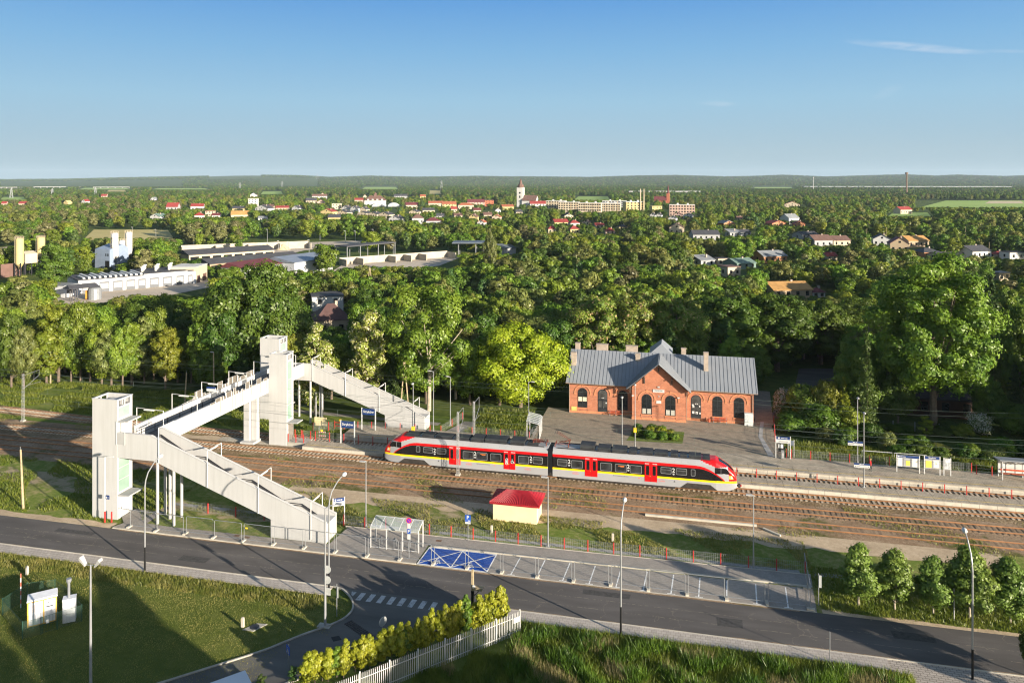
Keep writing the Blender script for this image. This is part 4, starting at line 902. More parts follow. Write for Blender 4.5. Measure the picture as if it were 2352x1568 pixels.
# ---- lamps
def post_lamp(label, t, n, h, z=0.0, head=1, group=None, box=False, arm=.9):
    T = thing('street_lamp', label, 'street lamp', t, n, z, 0, group)
    MB().cyl(0,0,0,.9,.11,.10,8).cyl(0,0,.9,h,.075,.05,8).box(-.2,.2,-.2,.2,-.02,.06).build('post', steelpost, T)
    hd = MB()
    if head == 0: hd.ball((0,-.25,h+.02),(.2,.38,.12),8,5)                      # rounded head towards the camera
    elif head == 1: hd.box(-.75,-.1,-.16,.16,h-.03,h+.07); hd.tube([(-.15,0,h),(.05,0,h)], .05, 6)
    else: hd.tube([(0,0,h-.05),(arm*.45,0,h+.02),(arm*.5,0,h+.02)], .045, 6); hd.ball((arm*.75,0,h+.03),(.38,.16,.09),8,5)
    hd.build('lamp_head', greywhite, T)
    if box: MB().box(-.2,.2,-.2,.1,2.6,3.25).build('box', yellowp, T)
    return T
LG = 'slim straight lamp posts'
post_lamp('slim straight lamp post on the grass beside the bike shelter', -35.75, 81.15, 7.5, 0, 1, LG)
post_lamp('slim straight lamp post just right of the red-roofed hut', -14.4, 81.15, 7.55, 0, 1, LG)
post_lamp('slim straight lamp post behind the shaded end of the parking bays', 7.08, 81.33, 7.5, 0, 1, LG)
LP = 'tall platform lamp posts'
post_lamp('tall platform lamp post beside the front end of the train', -38.7, 104.75, 9.55, .6, 0, LP, True)
post_lamp('tall platform lamp post behind the right half of the train', -8.2, 104.6, 9.55, .6, 0, LP)
post_lamp('tall platform lamp post on the island platform beyond the right end of the train', 22.65, 104.4, 9.55, .6, 0, LP)
post_lamp('tall lamp post at the foot of the far staircase', -38.0, 111.9, 9.6, .6, -1, LP, False, -.9)
post_lamp('tall lamp post in front of the station gable with a yellow box', -6.85, 111.4, 9.55, .6, 0, LP, True)
post_lamp('tall lamp post on the station-side platform among bushes', 23.35, 111.35, 9.55, .6, 0, LP)
post_lamp('lamp post standing at the path behind the far staircase', -37.1, 117.8, 7.9, 0, -1, None, False, -.7)
post_lamp('lamp post with a short arm beside the station bicycle shelter', -24.7, 121.0, 6.9, .1, 2, None, False, .9)
def road_lamp(label, t, n, dx, z=.05):
    T = thing('street_lamp', label, 'street lamp', t, n, z, 0, 'tall curved street lamps')
    MB().cyl(0,0,0,2.4,.10,.09,8).build('post_base', black_paint, T)
    pts = [(0,0,2.4),(0,0,8.6),(.02*dx,.1,9.2),(.12*dx,.35,9.9),(.45*dx,.9,10.7),(.75*dx,1.3,11.1)]
    MB().tube(pts, .075, 8, 0, .05).build('post', steelpost, T)
    MB().ball((.90*dx,1.5,11.22),(.20,.36,.20),10,6).build('lamp_head', signwhite, T)
    return T
road_lamp('tall curved street lamp with white head in front of the near lift tower', -53.79, 66.94, .75)
road_lamp('tall curved street lamp with white head rising past the bottom of the near staircase', -33.2, 66.7, 1.0)
road_lamp('tall curved street lamp with white head in the middle of the road edge', -5.35, 66.87, .25)
road_lamp('tall curved street lamp with white head by the young roadside trees', 22.62, 67.05, -.1)
T = thing('sign_mast', 'tall steel lamp mast carrying backs of two round signs and a square plate', 'sign mast', -31.33, 62.21, 0)
MB().cyl(0,0,0,3,.12,.10,10).cyl(0,0,3,10.6,.085,.06,8).box(-.22,.22,-.22,.22,0,.06).build('post', steelpost, T)
MB().tube([(0,0,10.55),(.3,.2,10.75),(1.1,.6,10.8)], .045, 6).box(.7,1.3,.45,.75,10.76,10.86).build('lamp_arm', galv, T)
for z, r in ((5.05,.36),(4.1,.36)): MB().tube([(.12,.12,z),(.12,.15,z)], r, 18).build('sign_back', pm('sign_back_grey', (.40,.41,.40), .5, .2, .1, 2), T)
MB().box(-.05,.45,.12,.15,2.75,3.4).build('sign_back', MATS['sign_back_grey'], T)
MB().box(-.7,.5,-.3,.4,.0,.05).build('pad', concrete, T)
T = thing('floodlight_mast', 'tall slim mast with two square floodlights standing on the lawn', 'floodlight mast', -45.15, 50.1, 0)
MB().cyl(0,0,0,10,.12,.06,8).build('post', steelpost, T); MB().tube([(-.55,0,9.95),(.55,0,9.95)], .035, 5).build('crossbar', galv, T)
for s in (-1,1):
    MB().prism([(s*.45,-.15,9.85),(s*.45,.15,9.85),(s*.45,.15,10.0),(s*.45,-.15,10.0)],[(s*.95,-.2,10.35),(s*.95,.2,10.35),(s*.85,.22,10.55),(s*.85,-.22,10.55)]).build('floodlight', greywhite, T)
# ================================================================== STREET FURNITURE
# temporary mesh fence panels along the street
wire_m = mesh_mat('galvanised_mesh', (.20,.21,.22), .03, 12, 6, .5)
FG = 'temporary mesh fence panels along the street'
def fence_panel(label, t, n, L=3.5, rz=0.0):
    T = thing('mesh_fence_panel', label, 'fence panel', t, n, .05, rz, FG)
    MB().tube([(.06,0,.08),(.06,0,1.88),(.16,0,1.98),(L-.16,0,1.98),(L-.06,0,1.88),(L-.06,0,.08)], .032, 6).tube([(.06,0,.25),(L-.06,0,.25)], .025, 6).build('frame', galv, T)
    MB().quad((.08,0,.26),(L-.08,0,.26),(L-.08,0,1.94),(.08,0,1.94)).build('wire_mesh', wire_m, T)
    MB().box(-.18,.12,-.36,.36,-.0,.14).build('foot', palecon, T); return T
proto = None
for i in range(20):
    t = -62.15+i*3.68; rr = random.Random(i); z = .09 if t < -27 else .02
    lab = nth(i)+' temporary mesh fence panel from the lift tower along the street kerb'
    if proto is None: proto = fence_panel(lab, t, 74.85); o = proto
    else: o = dup(proto, lab, t, 74.72+rr.uniform(-.06,.1), None, rr.uniform(-.02,.02)-.005)
    o.location.z = z
fence_panel('temporary mesh fence panel set across the end of the parking bays', 11.6, 74.6, 3.6, R(86)).location.z = .03
fence_panel('temporary mesh fence panel closing the pavement end behind the parking bays', 11.85, 78.4, 3.3, R(86)).location.z = .05
q = thing('fence_tag', 'small yellow tag hanging on a temporary fence panel below the stair', 'tag', -47.15, 74.6, 1.55); MB().box(0,.28,-.02,0,0,.16).build('plate', yellowp, q)
# red-post wire fences
rwire = mesh_mat('thin_wire_mesh', (.30,.31,.30), .06, 5, 7, .5)
def red_fence(label, pts, z, h=1.25, gap=2.64, mesh=True, every=None, foot=False):
    T = thing('red_post_fence', label, 'fence', 0, 0, z); m = MB()
    for (a,b),(c,d) in zip(pts, pts[1:]):
        L = math.hypot(c-a, d-b); k = max(1, round(L/gap))
        for i in range(k):
            x, y = a+(c-a)*i/k, b+(d-b)*i/k; p = MB().box(x-.045,x+.045,y-.045,y+.045,-.05,h)
            if foot: p.box(x-.35,x+.35,y-.06,y+.06,.0,.06,1)
            p.build('post', [redpaint, palecon], T)
        if mesh: m.quad((a,b,.08),(c,d,.08),(c,d,h-.05),(a,b,h-.05)); 
        for zz in (.08,.45,.82,h-.06): m.tube([(a,b,zz),(c,d,zz)], .008, 4, 1)
    x, y = pts[-1]; MB().box(x-.045,x+.045,y-.045,y+.045,-.05,h).build('post', redpaint, T)
    m.build('wire_mesh', [rwire, galv], T); return T
red_fence('long red-post wire fence between the street pavement and the grass', [(-38.35,80.78),(-27.9,80.76),(-10,80.9),(12.1,81.25)], 0, 1.3)
red_fence('red-post wire fence on the grass behind the columns of the near staircase', [(-59.5,80.3),(-44.3,79.9)], 0, 1.2, 3.7)
red_fence('red-post fence along the back of the station-side platform by the bushes', [(15.0,113.0),(38.0,113.0)], .6, 1.25)
red_fence('row of red posts along the trench between the platforms at right', [(7.0,105.0),(60,105.0)], .3, 1.3, 2.5, False, None, True)
red_fence('row of red posts between the platforms left of the train', [(-57.0,105.3),(-40.5,105.1)], .4, 1.4, 2.3)
red_fence('red-post fence enclosing the grass under the far staircase', [(-57.3,109.6),(-52.8,111.4),(-46.2,112.4),(-38.8,112.6)], .2, 1.35, 2.6)
red_fence('red-post fence beside the path at the foot of the far stairs', [(-37.2,113.2),(-35.8,120.5)], .2, 1.2, 3)
red_fence('red-post fence beside the grass between far stairs and bicycle shelter', [(-34.4,113.3),(-23.0,113.2)], .2, 1.3, 2.5)
red_fence('red posts on the ramp beside the middle lift tower', [(-58.1,103.35),(-55.6,103.4),(-55.4,105.2),(-58.1,105.4)], .58, 1.2, 1.5, False)
red_fence('red-post fence on the right edge of the station forecourt path', [(14.4,113.6),(13.6,120),(14.4,129)], .4, 1.3, 2.2)
red_fence('pair of red posts beside the right platform shelter path', [(38.4,112.4),(40.2,112.2)], .6, 1.3, 1.6, False)
# wooden barrier with white-red boards at the platform end
q = thing('barrier', 'small white and red barrier with a yellow sign at the platform end', 'barrier', -54.2, 105.6, .55)
m = MB()
for z in (.45,1.0): m.box(-.1,1.1,-.03,0,z,z+.16); [m.box(-.1+k*.3,.05+k*.3,-.034,-.03,z,z+.16,1) for k in range(4)]
m.build('board', [signwhite, redpaint], q); MB().box(.3,.65,-.05,-.03,1.15,1.45).build('plate', yellowp, q); MB().box(-.03,.03,0,.05,0,2.0).box(.95,1.01,0,.05,0,1.2).build('post', galv, q)
q = thing('barrier', 'red gate barrier with yellow plate at the far platform end', 'barrier', -53.6, 110.6, .55)
m = MB().box(-.5,.7,0,.03,.9,1.05).box(-.5,.7,0,.03,.4,.5); m.build('board', redpaint, q); MB().box(.3,.7,-.02,0,1.2,1.55).build('plate', yellowp, q); MB().box(-.52,-.46,0,.06,0,1.3).box(.66,.72,0,.06,0,1.3).build('post', redpaint, q)
# bicycle shelters and hoops
clear = pm('clear_canopy', (.30,.33,.36), .08, 0, .15, .6, spec=.6); 
def make_clear():
    m, nt, N, L, P = nodes_of('clear_glazing'); P.inputs['Base Color'].default_value = (.55,.6,.63,1); P.inputs['Roughness'].default_value = .05; P.inputs['Alpha'].default_value = .38
    tc = N.new('ShaderNodeTexCoord'); L.new(ramp(N, L, noise(N, L, tc.outputs['Object'], 1.2), [(.3,(.45,.5,.54)),(.7,(.62,.66,.68))]), P.inputs['Base Color']); return m
clearm = make_clear()
def bike_shelter(label, t, n, z, L, D, rz=0.0, bays=5):
    T = thing('bicycle_shelter', label, 'bicycle shelter', t, n, z, rz)
    m = MB()
    for i in range(4):
        x = L*i/3; m.box(x-.05,x+.05,-.05,.05,0,2.2)
    for x in (0, L): m.box(x-.05,x+.05,D-.05,D+.05,0,2.7)
    m.tube([(0,0,.1),(L,0,.1)], .04, 4)
    m.build('post', white_cap, T); m = MB()
    for i in range(bays+1):
        x = L*i/bays; m.tube([(x,-.1,2.18),(x,.25,2.42),(x,D+.1,2.82)], .045, 4)
    for y, zz in ((-.1,2.18),(D+.1,2.82)): m.tube([(0,y,zz),(L,y,zz)], .045, 4)
    m.build('roof_frame', white_cap, T)
    MB().add([(0,-.12,2.22),(L,-.12,2.22),(L,.25,2.46),(0,.25,2.46),(L,D+.1,2.86),(0,D+.1,2.86)], [(0,1,2,3),(3,2,4,5)]).build('roof_glazing', clearm, T)
    return T
bike_shelter('white-framed bicycle shelter with clear roof on the pavement by the blue bays', -33.15, 76.5, .1, 5.5, 1.4)
def hoop(label, t, n, z, group, rz=0.0):
    T = MB().tube([(0,0,0),(0,0,.75),(0,.08,.85),(0,.55,.85),(0,.63,.75),(0,.63,0)], .025, 6).build('bicycle_hoop', galv, None); x, y = W(t, n); T.location = (x, y, z); T.rotation_euler = (0,0,-ANG+rz); return tag(T, label, 'bicycle hoop', group)
for i in range(6): hoop(nth(i)+' bicycle hoop from the stair side under the clear-roofed street shelter', -32.25+i*.83, 76.85, .1, 'bicycle hoops by the street')
bike_shelter('white-framed bicycle shelter at the left edge of the station forecourt', -21.3, 112.6, .5, 4.6, 1.9, R(96), 6)
for i in range(6): hoop(nth(i)+' bicycle hoop from the track side under the forecourt shelter', -22.4, 113.1+i*.65, .52, 'bicycle hoops on the forecourt', R(90))
# ---- signs
def post_sign(label, name, cat, t, n, z, h, plates, w=.04, rz=0.0, pm_=None):
    T = thing(name, label, cat, t, n, z, rz); MB().cyl(0,0,0,h,w,k=8).build('post', pm_ or galv, T)
    for (x0,x1,z0,z1,m) in plates: MB().box(x0,x1,-.07,-.04,z0,z1).build('plate', m, T)
    return T
T = post_sign('blue parking sign with white P on a pole in front of the grass', 'parking_sign', 'road sign', -23.26, 80.35, .05, 3.35, [(-.33,.33,2.15,2.9,bluepaint),(-.3,.3,1.92,2.13,signwhite)])
lettering('P', .52, signwhite, T, (0,-.075,2.62), bold=.02); lettering('2 x', .16, signwhite, T, (-.16,-.075,2.27)); MB().box(.0,.12,-.076,-.07,2.22,2.33).box(.15,.28,-.076,-.07,2.22,2.33).build('car_pictogram', signwhite, T)
MB().box(.1,.13,.1,.14,0,2.0).box(.22,.26,.15,.2,0,1.6).build('loose_board', wood, T) if False else None
T = post_sign('no-stopping disc above plates on a pole in front of the bicycle shelter', 'parking_sign', 'road sign', -28.26, 75.25, .09, 4.3, [(-.17,.17,2.0,2.55,signwhite),(-.17,.17,2.6,3.1,bluepaint),(-.15,.15,3.15,3.7,signwhite)])
MB().tube([(0,-.04,3.98),(0,-.07,3.98)], .30, 18).build('sign_disc', pm('sign_red', (.55,.02,.06), .5), T); MB().tube([(0,-.071,3.98),(0,-.08,3.98)], .22, 16).build('sign_face', pm('sign_violet_blue', (.10,.03,.42), .5), T); lettering('P', .4, signwhite, T, (0,-.075,2.85), bold=.015)
MB().tube([(-.15,-.085,4.12),(.15,-.085,3.84)], .03, 4).build('sign_bar', MATS['sign_red'], T)
post_sign('thin road sign seen from its side beside the zebra crossing', 'road_sign', 'road sign', -31.0, 63.85, 0, 3.0, [(.06,.18,1.75,2.75,MATS['sign_back_grey'])])
T = post_sign('blue pedestrian crossing sign at the edge of the side street', 'crossing_sign', 'road sign', -31.45, 56.0, 0, 2.1, [(-.3,.3,1.35,2.0,bluepaint)], rz=R(-38))
MB().add([(-.22,-.075,1.42),(.22,-.075,1.42),(0,-.075,1.92)], [(0,1,2)]).build('sign_face', signwhite, T); MB().tube([(0,-.08,1.72),(0,-.08,1.58),(-.07,-.08,1.45)], .022, 4).tube([(0,-.08,1.58),(.07,-.08,1.45)], .022, 4).ball((0,-.08,1.78),.04,6,4).build('walking_figure', dark_metal, T)
T = post_sign('oval sign seen edge-on on a dark post in the hedge corner', 'road_sign', 'road sign', -25.6, 61.6, 0, 1.9, [], rz=R(62)); MB().tube([(0,-.05,1.55),(0,-.08,1.55)], .42, 18).build('sign_disc', MATS['sign_back_grey'], T)
T = post_sign('grey sign with a torn plate right of the parking bays', 'road_sign', 'road sign', 12.44, 75.6, 0, 3.0, [(.02,.26,1.7,2.85,MATS['sign_back_grey'])])
post_sign('slim grey post on the pavement edge at lower right', 'marker_post', 'post', 11.86, 66.75, .05, 2.55, [], .035)
post_sign('slim white post standing among the young roadside trees', 'marker_post', 'post', 24.03, 75.7, 0, 2.95, [], .035, 0.0, signwhite)
T = thing('name_sign', 'blue station name sign between two white posts, standing on the island platform', 'station sign', -50.1, 104.55, .6)
def name_sign(T, w):
    MB().box(-.07,.07,-.05,.05,0,3.45).build('post', signwhite, T); MB().box(w-.07,w+.07,-.05,.05,0,3.45).build('post', signwhite, T)
    p = MB().box(.07,w-.07,-.04,.04,2.35,3.35).build('sign_board', navy, T); lettering('Stryków', .52, signwhite, p, (w/2,-.045,2.86), bold=.012); lettering('Stryków', .52, signwhite, p, (w/2,.045,2.86), (R(90),0,R(180)), bold=.012)
name_sign(T, 2.2)
name_sign(thing('name_sign', 'blue station name sign between two white posts, in front of the far staircase', 'station sign', -49.6, 111.0, .6), 2.3)
def direction_sign(label, t, n, z, w, h, rz=0.0, ph=.55):
    T = thing('direction_sign', label, 'direction sign', t, n, z, rz)
    MB().box(-.05,.05,-.04,.04,0,h).build('post', signwhite, T); MB().box(w-.05,w+.05,-.04,.04,0,h+.05).build('post', signwhite, T)
    p = MB().box(.05,w-.05,-.03,.03,h-.45,h-.05).build('sign_board', navy, T); MB().box(.05,w-.05,-.03,.03,h-.95,h-.45).build('sign_board', signwhite, T)
    m = MB(); m.box(w*.35,w*.6,-.034,-.03,h-.3,h-.2); m.box(w*.65,w*.8,-.034,-.03,h-.3,h-.2); m.box(w*.15,w*.27,-.034,-.03,h-.36,h-.14); m.build('lettering', signwhite, p)
    m = MB(); m.box(w*.2,w*.85,-.034,-.03,h-.75,h-.68); m.build('lettering', MATS['dark_lettering'], p)
    return T
direction_sign('white and navy direction sign on two posts at the foot of the near stair', -39.6, 80.6, .05, 1.3, 3.1, R(28))
direction_sign('white and navy direction sign on the station-side platform by the forecourt path', 12.85, 112.7, .6, 1.95, 3.1)
for i, (t, n, z, lab) in enumerate(((23.0,111.2,3.7,'navy and white direction board on the lamp post among the bushes'),(22.35,104.25,3.2,'navy and white direction board on the lamp post of the island platform'))):
    T = thing('direction_board', lab, 'direction sign', t-.95, n-.15, z, 0, 'direction boards on platform lamp posts')
    p = MB().box(0,1.9,-.03,.03,.32,.55).build('sign_board', navy, T); MB().box(0,1.9,-.03,.03,0,.32).build('sign_board', signwhite, T)
    MB().box(.65,.9,-.035,-.03,.40,.47).box(1.0,1.2,-.035,-.03,.40,.47).build('lettering', signwhite, p); MB().box(.12,.22,-.035,-.03,.1,.22).box(1.65,1.75,-.035,-.03,.1,.22).box(.3,.75,-.035,-.03,.14,.19).box(1.1,1.55,-.035,-.03,.14,.19).build('lettering', MATS['dark_lettering'], p)
T = thing('wall_sign', 'small navy lift sign on a slim drainpipe-like pole at the near lift tower', 'direction sign', -65.9, 75.3, .05)
MB().tube([(0,0,0),(0,0,7.65),(1.1,.1,7.72)], .06, 8).build('post', signwhite, T); MB().box(-.06,.06,-.06,.06,0,1.3).build('post_sleeve', redpaint, T); p = MB().box(.1,.6,-.03,.03,2.75,3.2).build('sign_board', navy, T); MB().box(.15,.33,-.035,-.03,2.85,3.05).box(.4,.55,-.035,-.03,2.93,2.98).build('pictogram', signwhite, p)
q = thing('bollard', 'red square post beside the near lift tower door', 'post', -65.2, 75.55, 0); MB().box(-.06,.06,-.06,.06,0,1.25).build('post', redpaint, q)
# information boards, small sign, bin and person on the platform
def info(label, t, w, h, panels, head):
    T = thing('information_board', label, 'information board', t, 110.95, .6, 0, 'platform information boards')
    MB().box(-.05,.05,-.05,.05,0,h).box(w-.05,w+.05,-.05,.05,0,h).build('post', signwhite, T)
    MB().box(.05,w-.05,-.04,.04,.75,h-.05).build('case', greywhite, T)
    if head: p = MB().box(.05,w-.05,-.05,-.04,h-.4,h-.06).build('header', navy, T); lettering(head[0], head[1], signwhite, p, (w*head[2],-.055,h-.23), bold=.006)
    for (a,b,z0,z1,m) in panels: MB().box(w*a,w*b,-.06,-.04,z0,z1).build('poster', m, T)
    return T
pw = pm('poster_white', (.62,.63,.62), .5, 0, .1, 4); py = pm('poster_yellow', (.72,.58,.09), .5, 0, .12, 4); pg = pm('poster_frame_grey', (.20,.20,.21), .6)
T = info('wide information board with yellow timetable beside white posters', 28.2, 2.8, 2.35, [(.03,.24,.82,1.9,pw),(.26,.33,.82,1.9,pg),(.40,.58,.95,1.6,py),(.60,.66,.82,1.9,pg),(.68,.9,.82,1.9,pw),(.92,.97,.82,1.9,pg),(.83,.9,1.45,1.62,py)], ('Informacja',.17,.26)); MB().box(.12,.32,-.056,-.05,2.02,2.22).build('pictogram', signwhite, T)
info('narrower information board with a large yellow timetable and station name', 31.6, 1.9, 2.45, [(.08,.46,.9,1.8,py),(.49,.53,.82,1.95,pg),(.58,.92,.95,1.85,pw),(.7,.82,1.42,1.6,py)], ('Stryków',.27,.5))
info('small information board with a grey map, right of two larger boards', 33.98, .82, 2.35, [(.1,.9,.9,2.2,pm('map_print', (.42,.44,.45), .5, 0, .55, 3))], None)
T = thing('notice_sign', 'small dark notice board on two posts at the platform fence', 'notice board', 14.6, 113.5, .6); MB().box(-.03,.03,-.03,.03,0,2.5).box(.77,.83,-.03,.03,0,2.45).build('post', signwhite, T); MB().box(.03,.77,-.03,.03,1.6,2.35).build('board', pm('slate_board', (.10,.12,.15), .6, 0, .2, 3), T)
T = thing('litter_bin', 'grey metal litter bin beside the platform direction sign', 'bin', 13.75, 112.55, .6); MB().box(-.2,.2,-.2,.2,.05,1.15).build('bin_body', galv, T); MB().box(-.14,.14,-.21,-.2,.2,.85).build('panel', greywhite, T)
T = thing('display_case', 'dark poster case hanging behind the platform direction sign', 'poster case', 13.2, 113.4, .6); MB().box(0,.8,0,.08,.7,2.2).build('case', dark_metal, T); MB().box(.08,.72,-.01,0,1.2,1.75).build('poster', pw, T); MB().box(-.0,.05,.02,.06,0,.7).box(.75,.8,.02,.06,0,.7).build('post', dark_metal, T)
def person(label, t, n, z, face):
    T = thing('person', label, 'person', t, n, z, face)
    V = [(0,0,.92),(0,0,1.15),(0,0,1.36),(0,.0,1.47),(0,-.01,1.60),(.09,0,.88),(.11,-.08,.50),(.11,-.02,.08),(.11,-.13,.03),(-.09,0,.88),(-.10,.10,.50),(-.10,.20,.10),(-.10,.12,.04),(.19,0,1.38),(.23,.03,1.12),(.21,-.06,.92),(-.19,0,1.38),(-.23,-.02,1.12),(-.20,-.10,.92)]
    E_ = [(0,1),(1,2),(2,3),(3,4),(0,5),(5,6),(6,7),(7,8),(0,9),(9,10),(10,11),(11,12),(2,13),(13,14),(14,15),(2,16),(16,17),(17,18)]
    Rr = [.15,.14,.16,.055,.095,.095,.065,.045,.04,.095,.065,.045,.04,.06,.045,.035,.06,.045,.035]
    me = bpy.data.meshes.new('body'); me.from_pydata(V, E_, []); o = bpy.data.objects.new('body_src', me); COL.objects.link(o)
    md = o.modifiers.new('s', 'SKIN'); 
    for i, r in enumerate(Rr): me.skin_vertices[0].data[i].radius = (r, r*.8)
    me.skin_vertices[0].data[0].use_root = True
    o.modifiers.new('u', 'SUBSURF').levels = 1; bpy.context.view_layer.update()
    m2 = bpy.data.meshes.new_from_object(o.evaluated_get(bpy.context.evaluated_depsgraph_get())); bpy.data.objects.remove(o); m2.name = 'body'
    mats = [pm('red_jacket', (.55,.02,.025), .7), pm('dark_trousers', (.02,.02,.025), .8), pm('skin_tone', (.55,.32,.22), .6)]
    for m in mats: m2.materials.append(m)
    for p in m2.polygons:
        c = p.center; p.material_index = 1 if c.z < .84 else (2 if c.z > 1.48 or (c.z < .96 and abs(c.x) > .17) else 0); p.use_smooth = True
    b = bpy.data.objects.new('body', m2); COL.objects.link(b); b.parent = T
    MB().ball((0,.015,1.64),(.10,.115,.12),10,7).ball((0,.06,1.52),(.09,.06,.12),8,5).build('hair', pm('fair_hair', (.45,.28,.12), .7), T); return T
person('person in a red jacket and dark trousers walking on the platform', 24.75, 110.2, .6, R(70))
# platform shelter at the right edge
T = thing('platform_shelter', 'grey-roofed white platform shelter with a brown bench at the right edge', 'waiting shelter', 41.0, 111.0, .6)
m = MB()
for x in (0,2.9,5.8): m.box(x-.05,x+.05,-.05,.05,0,2.55); m.box(x-.05,x+.05,1.3,1.4,0,2.3)
m.tube([(0,0,2.25),(.9,.0,2.5),(1.8,0,2.25),(2.7,0,2.5),(3.6,0,2.25),(4.5,0,2.5)], .04, 4); m.build('post', white_cap, T)
MB().prism([(-.5,-.5,2.62),(6.5,-.5,2.62),(6.5,1.7,2.35),(-.5,1.7,2.35)],[(-.5,-.5,2.74),(6.5,-.5,2.74),(6.5,1.7,2.47),(-.5,1.7,2.47)]).build('roof', zinc, T)
MB().box(0,6,1.33,1.36,.3,2.25).build('back_wall', pm('pale_wall_panel', (.52,.50,.47), .7, 0, .1, 1), T)
MB().box(.2,6,.85,1.2,.5,.58).box(.2,6,1.18,1.25,.85,1.05).build('bench', bench_w, T); m = MB(); [m.box(x-.04,x+.04,1.30,1.33,.3,2.25) for x in (.9,2.0,3.4,4.8)]; m.build('mullion', pg, T)
# ---- hut with red tiled roof
T = thing('utility_hut', 'small cream hut with a red tiled hipped roof beside the tracks', 'hut', -21.85, 86.1, -.03)
MB().box(0,5.25,0,3.05,0,2.25).build('wall', pm('cream_render', (.66,.53,.34), .85, 0, .06, .6), T)
tile = pm('red_roof_tile', (.26,.012,.019), .45, 0, .12, 1.5, spec=.4)
e, W_, D2 = .35, 5.25, 3.05; A_ = [(-e,-e,2.28),(W_+e,-e,2.28),(W_+e,D2+e,2.28),(-e,D2+e,2.28)]; r0, r1 = (1.35,D2/2,3.1), (W_-1.35,D2/2,3.1)
rf = MB(); rf.add(A_+[r0,r1], [(0,1,5,4),(2,3,4,5),(1,2,5),(3,0,4)]); rf.box(-e,W_+e,-e-.02,-e+.03,2.06,2.28); rf.box(-e,W_+e,D2+e-.03,D2+e+.02,2.06,2.28); rf.box(-e-.02,-e+.03,-e,D2+e,2.06,2.28); rf.box(W_+e-.03,W_+e+.02,-e,D2+e,2.06,2.28); rf.box(-e+.03,W_+e-.03,-e+.03,D2+e-.03,2.12,2.2)
rr_ = rf.build('roof', tile, T); s = MB()
def tiles(P0, P1, Q1, Q0, nx, ny):                            # rows of curved tiles on a slope
    a, b, c, d = map(Vector, (P0,P1,Q1,Q0)); nrm = (b-a).cross(d-a).normalized()
    for i in range(nx):
        u = (i+.5)/nx; p = a.lerp(b,u); q = d.lerp(c,u); k0 = None
        pts = []
        for j in range(ny):
            for f, hgt in ((j/ny,.015),((j+.92)/ny,.055)): pts.append(tuple(p.lerp(q,f)+nrm*hgt))
        s.tube(pts, .075, 5)
tiles(A_[0],A_[1],r1,r0,26,7); tiles(A_[1],A_[2],(r1[0],r1[1],r1[2]),(r1[0],r1[1],r1[2]),14,6); tiles(A_[3],A_[0],r0,r0,14,6)
for p, q in ((A_[0],r0),(A_[1],r1),(A_[2],r1),(A_[3],r0),(r0,r1)): s.tube([p,q], .10, 6)
s.build('roof_tiles', tile, rr_); MB().box(5.25,5.27,.9,1.8,.05,2.0).build('door', pm('hut_door', (.42,.36,.27), .7), T)
# ---- poles, masts, wires
def wood_pole(label, t, n, h, lean=(0,0), lamp=False, z=0):
    T = thing('wooden_pole', label, 'pole', t, n, z); MB().tube([(0,0,-.1),(lean[0],lean[1],h)], .15, 8, 0, .10).build('pole', wood, T)
    if lamp: MB().ball((lean[0]-.3,lean[1],h+.05),(.4,.16,.12),8,5).build('lamp_head', greywhite, T)
    else: MB().tube([(lean[0],lean[1],h-.05),(lean[0]-.05,lean[1],h+.35)], .03, 5).build('insulator', galv, T)
    return T
wood_pole('weathered wooden pole leaning on the grass left of the near lift tower', -78.4, 76.3, 7.1, (-.6,.2))
wood_pole('bare wooden pole with a pale lamp head behind the near lift tower', -83.5, 122.0, 8.6, (-.1,0), True)
wood_pole('bare wooden pole in front of dark trees left of the bridge', -73.5, 126.5, 8.3, (.05,0))
wood_pole('bare wooden pole at far left in front of the trees', -121.0, 124.0, 7.4, (.05,0))
wood_pole('thin leaning wooden pole behind the near lift tower', -87.0, 118.5, 5.6, (.35,0))
T = thing('a_frame_pole', 'two-legged wooden A-frame pole behind the far staircase', 'pole', -46.3, 121.0, 0); MB().tube([(-.75,0,0),(-.05,0,9.0)], .13, 8, 0, .1).build('leg', wood, T); MB().tube([(.85,0,0),(.05,0,9.0)], .13, 8, 0, .1).build('leg', wood, T); MB().box(-.2,.2,-.08,.08,8.9,9.05).build('cap', wood, T)
T = thing('concrete_pole', 'short concrete pole with a wooden platform rising from the yellow hedge', 'pole', -18.8, 66.45, 0)
MB().prism([(-.14,-.14,0),(.14,-.14,0),(.14,.14,0),(-.14,.14,0)],[(-.09,-.09,4.4),(.09,-.09,4.4),(.09,.09,4.4),(-.09,.09,4.4)]).build('pole', wood, T); MB().cyl(0,0,0,2.5,.16,k=8).build('sleeve', black_paint, T)
MB().box(.1,1.0,-.25,.0,2.78,2.86).box(.1,1.05,.05,.3,2.78,2.86).box(.1,.95,-.25,-.18,2.62,2.78).build('platform', wood, T); MB().tube([(.1,0,2.0),(.85,0,2.75)], .035, 5).build('brace', dark_metal, T); MB().box(.08,.3,-.32,-.2,2.9,3.1).build('lamp', signwhite, T)
def lattice(mb, x, y, z0, z1, w0, w1, k, r=.035):
    c = [(-1,-1),(1,-1),(1,1),(-1,1)]
    def P(i, z): w = w0+(w1-w0)*(z-z0)/(z1-z0); return (x+c[i][0]*w, y+c[i][1]*w, z)
    for i in range(4): mb.tube([P(i,z0),P(i,z1)], r, 4)
    for j in range(k):
        za, zb = z0+(z1-z0)*j/k, z0+(z1-z0)*(j+1)/k
        for i in range(4): mb.tube([P(i,za),P((i+1)%4,zb)] if j%2 else [P((i+1)%4,za),P(i,zb)], r*.6, 3)
    return mb
